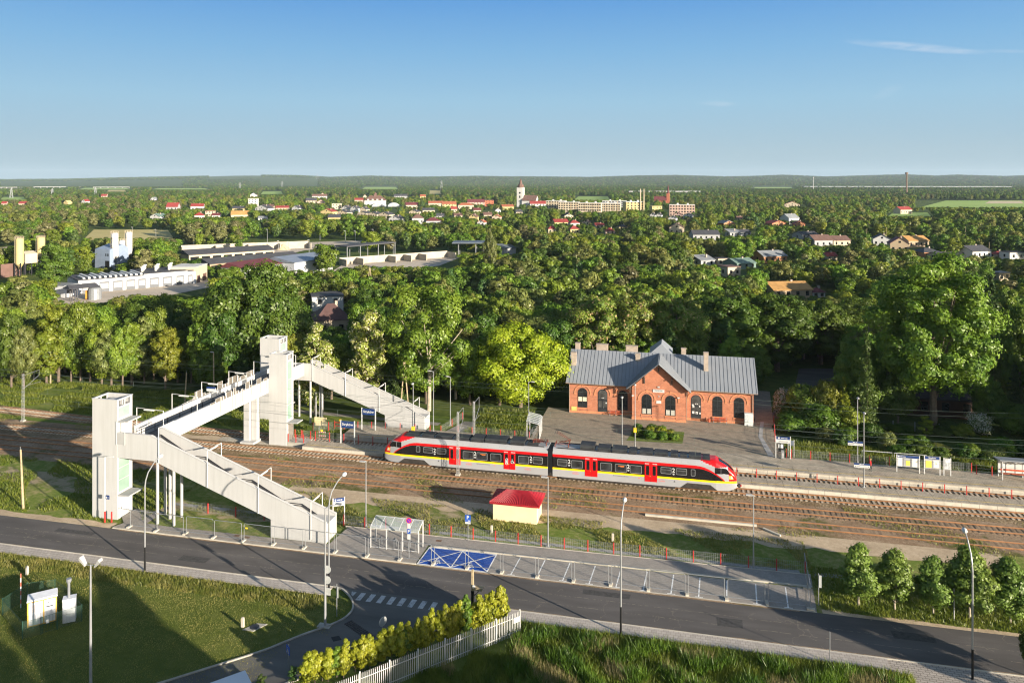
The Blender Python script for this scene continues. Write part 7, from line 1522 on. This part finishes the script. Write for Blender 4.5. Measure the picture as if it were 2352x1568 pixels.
# silos
def silo(u, vb, vt, wpx, c, label, frame, text=None):
    D = FOC*CAM_H/(vb-V0); s = D/FOC; H = (vb-vt)*s; r = wpx*s/2; T = thing_xy('silo', label, 'silo', (u-UC)*s, D, 0, 0, 'tall storage silos'); lo = H*.32
    m = MB(); m.cyl(0,0,lo,H-1.2,r,r,20).cyl(0,0,H-1.2,H-.6,r,r*.55,20).cyl(0,0,lo-2.2,lo,r*.2,r,20); m.build('shell', wm(c), T); q = MB()
    for z in (lo+.1,lo+(H-lo)*.36,lo+(H-lo)*.7): q.cyl(0,0,z,z+.12,r+.03,r+.03,20)
    q.build('ring', rm((.35,.28,.2)), T); q = MB(); k = 8
    for i in range(k): a = 2*math.pi*i/k; q.tube([(r*math.cos(a),r*math.sin(a),H-1.2),(r*math.cos(a),r*math.sin(a),H)], .05, 4)
    for z in (H-.6,H): q.tube([(r*math.cos(2*math.pi*i/12),r*math.sin(2*math.pi*i/12),z) for i in range(13)], .05, 4)
    q.build('railing', wm(CREAM), T); f = MB()
    for x, y in ((-r*.8,-r*.8),(r*.8,-r*.8),(r*.8,r*.8),(-r*.8,r*.8)): f.box(x-.15,x+.15,y-.15,y+.15,0,lo+.4)
    for j in range(3): f.tube([(-r*.8,-r*.8,lo*j/3),(r*.8,-r*.8,lo*(j+1)/3)], .09, 4); f.tube([(r*.8,-r*.8,lo*j/3),(-r*.8,-r*.8,lo*(j+1)/3)], .09, 4)
    f.build('support_frame', dark_metal, T); l = MB(); x = -r*1.02
    for o in (-.25,.25): l.tube([(x-.2,o-r*.2,lo*.2),(x-.2,o-r*.2,H)], .05, 4)
    for j in range(int(H*1.2)): l.tube([(x-.2,-.25-r*.2,lo*.2+j*.8),(x-.2,.25-r*.2,lo*.2+j*.8)], .03, 3)
    l.build('ladder', wm(CREAM), T)
    if text:
        for i, ch in enumerate(text): lettering(ch, 1.35, dark_metal, T, (-r*.45,-r*.93,H-3.2-i*1.12), (R(90),0,R(-27)), bold=.02)
    HOUSES.append((u-wpx/2-1,u+wpx/2+1,vb-(vb-vt)*.25,D)); return T
silo(45,635,543,17,YEL,'cream-yellow silo on a black frame at the left edge of the yard',1); silo(94,612,541,17,YEL,'cream-yellow silo half hidden behind the dark pointed poplar',1)
silo(263.5,618,531,15.5,WHITE,'white silo with vertical black lettering in the works yard',1,'BOTRAKT'); silo(280,612,548,14,WHITE,'shortest white silo, between the two tall ones',1); silo(296,610,529,14.5,WHITE,'white silo right of the shortest one',1)
T, w = oriented('silo_house', 'pale blue-grey metal hall beside the white silos', 'hall', (218,618), (252,620), 12, 11); MB().box(0,w,0,10,-.2,9).px([(0,9),(10,9),(7,11)],0,w).build('wall', pm('pale_blue_sheet', (.22,.27,.36), .5, .1, .08, .5), T); MB().box(w*.72,w*.78,-.05,0,6,7.2).box(w*.85,w*.92,-.05,0,6,7.2).build('window', glassdark, T); MB().box(w*.7,w*.98,-.05,0,0,4).build('opening', black_paint, T); HOUSES.append((216,256,612,330))  # black panel on the wall stands in for the unlit inside
T, w = oriented('mixer_house', 'cream shed on stilts beside the left silo', 'shed', (58,633), (86,630), 6, 9); MB().box(0,w,0,6,5,9).px([(0,9),(6,9),(3,10)],0,w).build('wall', wm(CREAM), T); m = MB(); [m.box(x,x+.3,y,y+.3,0,5) for x in (0,w/2,w-.3) for y in (0,5.6)]; m.build('stilt', dark_metal, T); MB().box(-9,-1,1,1.5,0,5.5).build('timber_wall', rm(BROWN), T); HOUSES.append((15,88,628,316))
def longhouse(label, p, q, d, h, wall, roof, bands=True, name='long_building', cat='building'):
    T, w = oriented(name, label, cat, p, q, d, h); MB().box(0,w,0,d,-.2,h).build('wall', wall, T); MB().prism([(-.4,-.6,h),(w+.4,-.6,h),(w+.4,d+.4,h),(-.4,d+.4,h)],[(-.4,-.6,h+.2),(w+.4,-.6,h+.2),(w+.4,d*.7,h+2),(-.4,d*.7,h+2)]).build('roof', roof, T); n = int(w/5)
    if bands:
        for i in range(n): MB().box(w*(i+.12)/n,w*(i+.88)/n,-.05,.02,h*.4,h*.8).build('window', glassdark, T)
    HOUSES.append((p[0],q[0],min(p[1],q[1])-4,FOC*CAM_H/(p[1]-V0))); return T
longhouse('long low cream building with dark roof behind the white hall', (434,608), (630,594), 12, 4.5, wm(CREAM), felt); longhouse('long low brick building with dark roof in front of the cream one', (482,626), (690,606), 10, 3.6, wm((.36,.24,.16)), felt)
longhouse('white shed with blue-grey sheet roof in the middle of the works', (676,634), (764,620), 16, 5.5, hallw, pm('blue_grey_sheet_roof', (.21,.235,.28), .45, .2, .08, .5), False, 'metal_shed', 'shed'); longhouse('grey shed with red roof beside the white metal shed', (560,646), (645,632), 12, 5, wm(GREYW), rm(MAROON), False, 'metal_shed', 'shed')
con_w = pm('bay_concrete', (.36,.32,.255), .9, 0, .12, .4)
T, w = oriented('storage_bay', 'row of pale concrete storage bay walls in the works yard', 'storage bay', (796,612), (1046,594), 8, 4); m = MB().box(0,w,8,8.5,-.2,3.4); [m.box(w*i/7,w*i/7+.4,0,8,-.2,3.0) for i in (0,1,3,4,5,7)]; m.build('wall', con_w, T); HOUSES.append((790,1050,606,350))
T, w = oriented('storage_bay', 'pale concrete retaining wall with sand heaps behind the long dark roofs', 'storage bay', (418,584), (715,572), 8, 4); m = MB().box(0,w,8,8.5,-.2,4.2); [m.box(w*i/4,w*i/4+.5,2,8,-.2,3.4) for i in range(5)]; m.build('wall', con_w, T); m = MB(); [m.cyl(w*f,4,-.2,3.2,4.6,.4,14) for f in (.45,.62,.78)]; m.build('sand_heap', pm('yard_sand', (.45,.36,.22), .95), T); HOUSES.append((418,716,583,412))
T, w = oriented('steel_canopy', 'open steel frame with dark roof over the storage bays', 'canopy', (797,606), (908,594), 8, 8); m = MB(); [m.box(x,x+.3,y,y+.3,0,8) for x in (0,w*.26,w*.63,w-.3) for y in (0,8)]; m.build('post', steelpost, T); MB().box(-.3,w+.3,-.3,8.6,8,8.5).build('roof', felt, T); HOUSES.append((795,910,588,352))
T, w = oriented('flat_canopy', 'flat dark canopy standing among trees at the end of the yard', 'canopy', (1043,590), (1118,590), 14, 8); m = MB(); [m.box(x,x+.35,y,y+.35,0,7) for x in (2,w*.65,w-2) for y in (1,12)]; m.build('post', steelpost, T); MB().box(-1,w+3,-1,14,7,7.5).build('roof', pm('slate_sheet', (.12,.14,.165), .5, .1), T); HOUSES.append((1037,1122,575,392))
longhouse('pale flat-roofed shed half hidden by trees at the middle', (1157,586), (1185,584), 10, 3.5, wm(GREYW), pm('slate_sheet', (.12,.14,.165)), False, 'metal_shed', 'shed')
# far landmarks: masts, warehouse, motorway bridges, pylons, lamp posts of the works road
def far_mast(u, vb, vt, w, label, c, cat='mast', name='radio_mast'):
    D = FOC*CAM_H/(vb-V0); s = D/FOC; H = (vb-vt)*s; T = thing_xy(name, label, cat, (u-UC)*s, D, terrain((u-UC)*s, D)); MB().cyl(0,0,0,H*.92,w,w*.7,8).cyl(0,0,H*.92,H,w*1.6,w*1.6,8).build('mast', c, T); return T
far_mast(2082.5,452,396,2.2,'tall brown lattice-like mast on the right above the woods',wm((.16,.11,.08))); far_mast(1868,440,407,1.6,'thin grey mast left of the long white warehouse',wm(GREYW)); far_mast(1317,450,420,.8,'thin pale mast on the wooded plain right of the church',wm(WHITE)) if False else None
def pylon(u, vb, vt, label):
    D = FOC*CAM_H/(vb-V0); s = D/FOC; H = (vb-vt)*s; T = thing_xy('pylon', label, 'pylon', (u-UC)*s, D, 0, .3, 'electricity pylons on the plain'); m = MB(); lattice(m,0,0,0,H,H*.13,H*.02,7,.35); [m.box(-H*.17*f,H*.17*f,-.3,.3,z*H,z*H+.5) for f, z in ((1,.72),(.8,.86))]; m.build('lattice', pm('pylon_grey', (.30,.31,.32), .6, .3), T)
for u, vb, vt, lb in ((26,455,432,'electricity pylon at the far left'),(120,456,433,'second electricity pylon from the left'),(219,455,430,'electricity pylon right of the motorway bridges'),(648,436,416,'slim pylon above the left part of the town'),(551,438,419,'slim pylon left of the town fields'),(1014,437,415,'pylon on the plain left of the church'),(729,424,399,'pylon on the horizon above the town')): pylon(u, vb, vt, lb)
D = FOC*CAM_H/(433-V0); s = D/FOC
T = thing_xy('warehouse','very long white warehouse on the plain at the right','warehouse',(2085-UC)*s, D, 0, -.05); w = 466*s; MB().box(-w/2,w/2,0,120,-.5,9).build('wall', wm(GREYW), T); MB().box(-w/2,w/2,-1,120,9,10.5).build('roof', pm('warehouse_roof', (.30,.33,.36), .6), T); m = MB(); [m.box(-w/2+w*i/26,-w/2+w*i/26+8,-1.2,-.9,1,8) for i in range(26)]; m.build('dock_door', wm(WHITE), T); HOUSES.append((1850,2320,428.6,D))
for i, (a, b, v) in enumerate(((-10,50,433),(78,150,431.5),(215,296,432.5))):
    D = FOC*CAM_H/(v-V0); s = D/FOC; T = thing_xy('motorway_bridge', nth(i)+' white motorway bridge from the left on the distant embankment', 'bridge', ((a+b)/2-UC)*s, D, 0, .05, 'motorway bridges on the plain'); w = (b-a)*s; MB().box(-w/2,w/2,0,16,4.5,6.5).build('deck', wm(WHITE), T); m = MB(); [m.box(-w/2+w*k/5-1,-w/2+w*k/5+1,2,14,-.5,4.5) for k in range(6)]; m.build('pier', wm(GREYW), T); HOUSES.append((a,b,v-.5,D))
T = thing_xy('motorway_bridge','long pale viaduct beyond the apartment blocks','bridge',(1546-UC)*FOC*CAM_H/(450-V0)/FOC, FOC*CAM_H/(450-V0),0,0); MB().box(-150*.75,150*.5,0,12,10,12.5).build('deck', wm(GREYW), T); m = MB(); [m.box(-110+18*i,-107+18*i,1,11,-.5,10) for i in range(11)]; m.build('pier', wm(GREYW), T)
k = 0
for u, vt, vb in ((736-.0,602+0,0),):
    pass
for i, (u, vt, vb) in enumerate(sorted(((614,527,560),(640,553,576),(663,555,582),(710,551,580),(735,526,552),(793,530,556),(816,531,561),(857,527,562),(824,555,580),(903,563,594),(484,528,548),(445,543,562),(304,522,540),(358,527,546)))):
    D = FOC*CAM_H/(vb-V0); s = D/FOC; H = (vb-vt)*s; T = thing_xy('street_lamp', nth(i)+' distant lamp post from the left around the works yard', 'street lamp', (u-UC)*s, D, 0, 0, 'distant lamp posts of the works'); MB().cyl(0,0,0,H,.14,.09,6).build('post', steelpost, T); MB().box(-.9,.1,-.15,.15,H-.05,H+.12).build('lamp_head', signwhite, T)
for i, (u, vb, vt) in enumerate(((840,700,615),(2216,560,520),(1989,570,525),(2034,566,522),(1846,615,585),(1800,640,600),(2270,600,556))):
    D = FOC*CAM_H/(vb-V0); s = D/FOC; H = (vb-vt)*s; T = thing_xy('utility_pole', ['two-legged pole among the trees in the middle','pole between houses at the right edge','left one of two poles by the white gabled house','pole right behind the white gabled house','pole beside the grey-roofed garden house','pole in the gardens above the ochre roof','pole by the white house at the right'][i], 'pole', (u-UC)*s, D); m = MB(); m.tube([(0,0,0),(.5 if i else 1.2,0,H)], .16, 6, 0, .1)
    if i == 0: m.tube([(2.6,0,0),(1.4,0,H)], .16, 6, 0, .1)
    m.build('pole', wood, T)
# brown house windows and garden gate in the shade
T = thing_xy('garden_fence','grey wire garden fence panels in the shade below the maple','fence',*at(2015,985)); T.rotation_euler[2] = -ANG; MB().box(-1,-.9,0,.1,0,1.5).box(2.3,2.4,0,.1,0,1.5).box(5.5,5.6,0,.1,0,1.5).box(9,9.1,0,.1,0,1.5).build('post', galv, T); MB().quad((-1,.05,.1),(9,.05,.1),(9,.05,1.5),(-1,.05,1.5)).build('wire_mesh', wire_m, T)
T = thing_xy('garden_rail','pale low rail with two gates in the weeds behind the platform','fence',*at(1980,1050)); T.rotation_euler[2] = -ANG; MB().tube([(0,0,0),(0,0,1.0),(4,0,1.0),(4,0,0)], .04, 5).tube([(4.3,0,0),(4.3,0,1.0),(8.5,0,1.0),(8.5,0,0)], .04, 5).build('rail', signwhite, T)
# ================================================================== WOODS
KEEP = [(-24.5,16.5,100,142.5),(-200,62,60,109),(-66,-33,100,124),(15,62,100,118)]     # t, n rectangles kept free
PLACED = []
def vis_cap(x, y, w):
    u0, u1 = UC+FOC*(x-w/2)/y, UC+FOC*(x+w/2)/y; z = 99.0
    for a, b, v, D in HOUSES:
        if y < D+2 and u0 < b and u1 > a: z = min(z, CAM_H-(v-V0)*y/FOC)
    return z
def near_house(x, y, r):
    for T in NEARH:
        if (T[0]-x)**2+(T[1]-y)**2 < (T[2]+r)**2: return True
    return False
NEARH = []
for o in sc.objects:
    if o.type == 'EMPTY' and o.parent is None and o.location.y > 150 and o.get('category') in ('house','apartment block','church','school','workshop','building','shed','hall','silo','canopy','storage bay','tank','warehouse'):
        r = 5
        for c in o.children:
            if c.type == 'MESH' and c.name.split('.')[0] in ('wall','deck','shell','roof','tower'): r = max(r, .45*max(c.dimensions.x, c.dimensions.y))
        if o.get('category') in ('workshop','building','storage bay','canopy','shed') and r > 8:
            a = o.rotation_euler.z; n_ = int(2*r/8)+1
            for k in range(n_+1): NEARH.append((o.location.x+math.cos(a)*2*r*k/n_-math.sin(a)*6, o.location.y+math.sin(a)*2*r*k/n_+math.cos(a)*6, 7))
        else: NEARH.append((o.location.x, o.location.y, min(r, 30)))
CLEAR = [((190,402,528,552)),((-60,225,568,608)),((-60,505,640,705)),((560,850,553,600)),((770,1060,582,640)),((1800,1965,846,905))]
def in_clear(x, y):
    u, v = UC+FOC*x/y, V0+FOC*CAM_H/y
    for a, b, c, d in CLEAR:
        if a < u < b and c < v < d: return True
    for (a, b, c, d), m, _ in FIELDS:
        if a < u < b and c-.4 < v < d+.4: return True
    return False
for o in sc.objects:
    if '_k' in o.keys(): PLACED.append((o['_k'][0], o['_k'][1], 3.2))
KINDS = [('broadleaf_tree','green',('broad0','broad1','broad2','broad3','broad4')),('birch_tree','olive',('birch0','birch1')),('yellow_green_tree','yellow',('broad1','broad3','tall2')),('dark_tree','dark',('broad0','broad2','tall1')),('poplar_tree','green',('tall0','tall2')),('pine_tree','pine',('pine0','pine1')),('fir_tree','needle',('fir',)),('acacia_tree','flower',('tall1','broad4'))]
PROB = [.36,.15,.12,.18,.09,.04,.04,.02]
DESC = {'broadleaf_tree':'green broadleaf tree','birch_tree':'feathery olive birch','yellow_green_tree':'yellow-green tree','dark_tree':'dark green tree','poplar_tree':'narrow green poplar','pine_tree':'brownish pine','fir_tree':'dark fir tree','acacia_tree':'cream-flowered tree'}
rng = random.Random(77); IND = []; STUFF = []
def visible(x, y, m=30): return abs(x) < .70*y+m*.3
cells = {}
def free(x, y, r):
    i, j = int(x//12), int(y//12)
    for a in (i-1,i,i+1):
        for b in (j-1,j,j+1):
            for (px_, py_, pr) in cells.get((a,b), ()):
                if (px_-x)**2+(py_-y)**2 < (r+pr)**2*.25*4*.25: return False
    return True
def put(x, y, r): cells.setdefault((int(x//12), int(y//12)), []).append((x, y, r))
for p in PLACED: put(*p)
for D0, D1, gap, tries in ((118,240,4.4,5200),(240,420,5.6,9000),(420,800,8.0,12000),(800,1500,12.0,11000)):
    for _ in range(tries):
        y = math.sqrt(rng.uniform(D0*D0, D1*D1)); x = rng.uniform(-.72,.72)*y; t, n = TN(x, y)
        if any(a < t < b and c < n < d for a, b, c, d in KEEP): continue
        u = UC+FOC*x/y
        if t < -62 and n < 126: continue
        if y < 131 and -38 < t < 0: continue
        if n < 146 and -26 < t < 18: continue
        if t > 14 and n < 124: continue
        if 1740 < u < 1965 and y < 162: continue
        if 2020 < u < 2275 and y < 140: continue
        if in_clear(x, y) or near_house(x, y, 2.2) or not free(x, y, gap): continue
        # woods are denser in the middle, gardens thinner at the right and in the town
        town = (560 < u < 1730 and 800 < y < 1350) or (y > 380 and u > 1700 and y < 700)
        if town and rng.random() < .45: continue
        k = rng.choices(range(8), PROB)[0]
        if y > 420 and u < 560: k = rng.choices(range(8), [.25,.12,.10,.15,.1,.25,.03,0])[0]
        H = rng.uniform(7.5,13.5)*(1.05 if k in (4,1) else 1)*(1.08 if y > 420 else 1); Wd = H*rng.uniform(.62,.95)*(.62 if k in (4,6) else 1)
        cap = vis_cap(x, y, Wd*.8)
        if cap < H:
            if cap < 2.2: continue
            H = cap*rng.uniform(.8,1); Wd = min(Wd, H*1.1)
        put(x, y, gap*.5+Wd*.22 if False else gap)
        (IND if y < 250 else STUFF).append((x, y, H, Wd, k))
IND.sort(key=lambda q: q[1]); 
VB = 232; extra = IND[VB:]; IND = IND[:VB]; STUFF += extra
# labels: kind, then the landmark behind or beside which it stands, then its turn from the left
def zone(x, y):
    u = UC+FOC*x/y; far = 'in back' if y > 190 else 'in front'
    a = 'left of the bridge' if u < 600 else ('behind the far staircase' if u < 1080 else ('left of the station' if u < 1310 else ('behind the station' if u < 1760 else 'behind the gardens')))
    return a+' '+far
groups = defaultdict(list)
for q in IND: groups[(KINDS[q[4]][0], zone(q[0], q[1]))].append(q)
for (nm, zn), L_ in groups.items():
    L_.sort(key=lambda q: q[0]/q[1])
    for i, (x, y, H, Wd, k) in enumerate(L_):
        key = rng.choice(KINDS[k][2]); o = tree(nm, key, KINDS[k][1], x, y, H, Wd, bk=palebark if k == 1 else bark)
        tag(o, (f'only {DESC[nm]} {zn}' if len(L_) == 1 else f'{nth(i)} {DESC[nm]} from the left {zn}'), 'tree', 'woodland trees behind the railway')
# ---- the rest of the wood, too many to count: instances of a few crowns
for o in list(sc.objects):
    if '_k' in o.keys(): del o['_k']
    if '_n' in o.keys(): del o['_n']
SRC = {}
def src(key, mat, x, y, H, Wd, label, nm):
    o = tree(nm, key, mat, x, y, H, Wd); tag(o, label, 'tree'); SRC[(key,mat)] = [c for c in o.children if c.name.startswith('crown')][0]
variants = [('far0','green'),('far1','green'),('far2','yellow'),('far1','dark'),('farpop','green'),('far0','olive'),('farpine','pine'),('farpop','dark'),('far2','dark'),('farpine','needle')]
names_ = ['broadleaf_tree','broadleaf_tree','yellow_green_tree','dark_tree','poplar_tree','birch_tree','pine_tree','poplar_tree','dark_tree','fir_tree']
descs_ = ['small mid green tree','taller mid green tree','small yellow-green tree','small dark green tree','slim green poplar','small olive birch','small brownish pine','slim dark poplar','taller dark green tree','small dark fir']
ss = sorted([q for q in STUFF if q[1] < 330], key=lambda q: q[1])
for i, (key, mat) in enumerate(variants):
    q = ss.pop(len(ss)//3+i*3); STUFF.remove(q); u = UC+FOC*q[0]/q[1]
    side = 'left of the white hall' if u < 180 else ('behind the works yard' if u < 800 else ('in the middle of the wood' if u < 1600 else 'among the right-hand gardens'))
    src(key, mat, q[0], q[1], q[2], q[3], f'{descs_[i]} at the far edge of the counted trees, {side}', names_[i])
VAR_OF = {0:(0,1),1:(5,),2:(2,),3:(3,8),4:(4,7),5:(6,),6:(9,),7:(2,5)}
P = []
for x, y, H, Wd, k in STUFF:
    i = rng.choice(VAR_OF[k]); p = PROTO[variants[i][0]]; P.append((x, y, terrain(x,y), Wd/p['W'], H/p['H'], rng.uniform(0,6.28), i))
# beyond the town: ever larger tufts of wood standing in rows
NB = len(P)
def far_ok(x, y):
    return not in_clear(x, y) and not near_house(x, y, 6)
for D0, D1, cnt, sc_ in ((1500,2400,13000,.8),(2400,4000,16000,1.0),(4000,6200,14000,1.3),(6200,9100,14000,1.8)):
    for _ in range(cnt):
        y = math.sqrt(rng.uniform(D0*D0,D1*D1)); x = rng.uniform(-.72,.72)*y
        pat = math.sin(x/310+1.3*math.sin(y/420))+math.sin(y/270+1.7*math.sin(x/500))
        if D0 < 4000 and pat < -1.25: continue
        if not far_ok(x, y): continue
        H = rng.uniform(9,15); Wd = rng.uniform(9,14)*sc_; cap = vis_cap(x, y, Wd)
        if cap < H:
            if cap < 4: continue
            H = cap*.9
        i = rng.choice((0,3,3,8,8,9,6,9,7)); p = PROTO[variants[i][0]]; P.append((x, y, terrain(x,y), Wd/p['W'], H/p['H'], rng.uniform(0,6.28), i))
A = np.array(P)
def gn_woods(name, A, label):
    me = bpy.data.meshes.new(name); me.vertices.add(len(A)); me.vertices.foreach_set('co', np.ascontiguousarray(A[:,:3]).astype(np.float32).ravel())
    for nm, tp, dat in (('rot','FLOAT_VECTOR',np.stack([0*A[:,5],0*A[:,5],A[:,5]],1)),('scl','FLOAT_VECTOR',np.stack([A[:,3],A[:,3],A[:,4]],1)),('kind','INT',A[:,6].astype(np.int32))):
        at_ = me.attributes.new(nm, tp, 'POINT'); at_.data.foreach_set('vector' if tp == 'FLOAT_VECTOR' else 'value', dat.astype(np.float32 if tp != 'INT' else np.int32).ravel())
    o = bpy.data.objects.new(name, me); COL.objects.link(o); tag(o, label, None, None, 'stuff')
    ng = bpy.data.node_groups.new(name+'_nodes', 'GeometryNodeTree'); ng.interface.new_socket('Geometry', in_out='INPUT', socket_type='NodeSocketGeometry'); ng.interface.new_socket('Geometry', in_out='OUTPUT', socket_type='NodeSocketGeometry')
    N = ng.nodes; L = ng.links; gi = N.new('NodeGroupInput'); go = N.new('NodeGroupOutput'); jn = N.new('GeometryNodeJoinGeometry')
    def na(nm, tp): n = N.new('GeometryNodeInputNamedAttribute'); n.data_type = tp; n.inputs['Name'].default_value = nm; return n.outputs[0]
    rot, scl, kd = na('rot','FLOAT_VECTOR'), na('scl','FLOAT_VECTOR'), na('kind','INT'); e2r = N.new('FunctionNodeEulerToRotation'); L.new(rot, e2r.inputs[0])
    for i, v in enumerate(variants):
        oi = N.new('GeometryNodeObjectInfo'); oi.inputs['Object'].default_value = SRC[v]; ip = N.new('GeometryNodeInstanceOnPoints'); cm = N.new('FunctionNodeCompare'); cm.data_type = 'INT'; cm.operation = 'EQUAL'
        L.new(kd, cm.inputs[2]); cm.inputs[3].default_value = i; L.new(gi.outputs[0], ip.inputs['Points']); L.new(cm.outputs[0], ip.inputs['Selection']); L.new(oi.outputs['Geometry'], ip.inputs['Instance']); L.new(e2r.outputs[0], ip.inputs['Rotation']); L.new(scl, ip.inputs['Scale']); L.new(ip.outputs[0], jn.inputs[0])
    L.new(jn.outputs[0], go.inputs[0]); md = o.modifiers.new('woods', 'NODES'); md.node_group = ng; return o
gn_woods('woodland', A[:NB], 'mixed woodland filling the land between the railway and the town')
gn_woods('distant_woods', A[NB:], 'distant dark woods covering the plain and hills to the horizon')
# ---- air between here and the horizon
hz = MB().box(-13200,13200,-420,12700,-1.2,215).build('haze', [])
hm = bpy.data.materials.new('summer_haze'); hm.use_nodes = True; N_ = hm.node_tree.nodes; N_.remove(N_['Principled BSDF']); pv = N_.new('ShaderNodeVolumePrincipled')
pv.inputs['Color'].default_value = (.62,.78,.95,1); pv.inputs['Density'].default_value = 3.6e-5; pv.inputs['Anisotropy'].default_value = 0.0; hm.node_tree.links.new(pv.outputs[0], N_['Material Output'].inputs['Volume'])
hz.data.materials.append(hm); tag(hz, None, None, None, 'stuff'); hz.display_type = 'WIRE'
print('COUNTS individuals', len(IND), 'stuff', NB, 'far', len(A)-NB, 'objects', len(sc.objects))
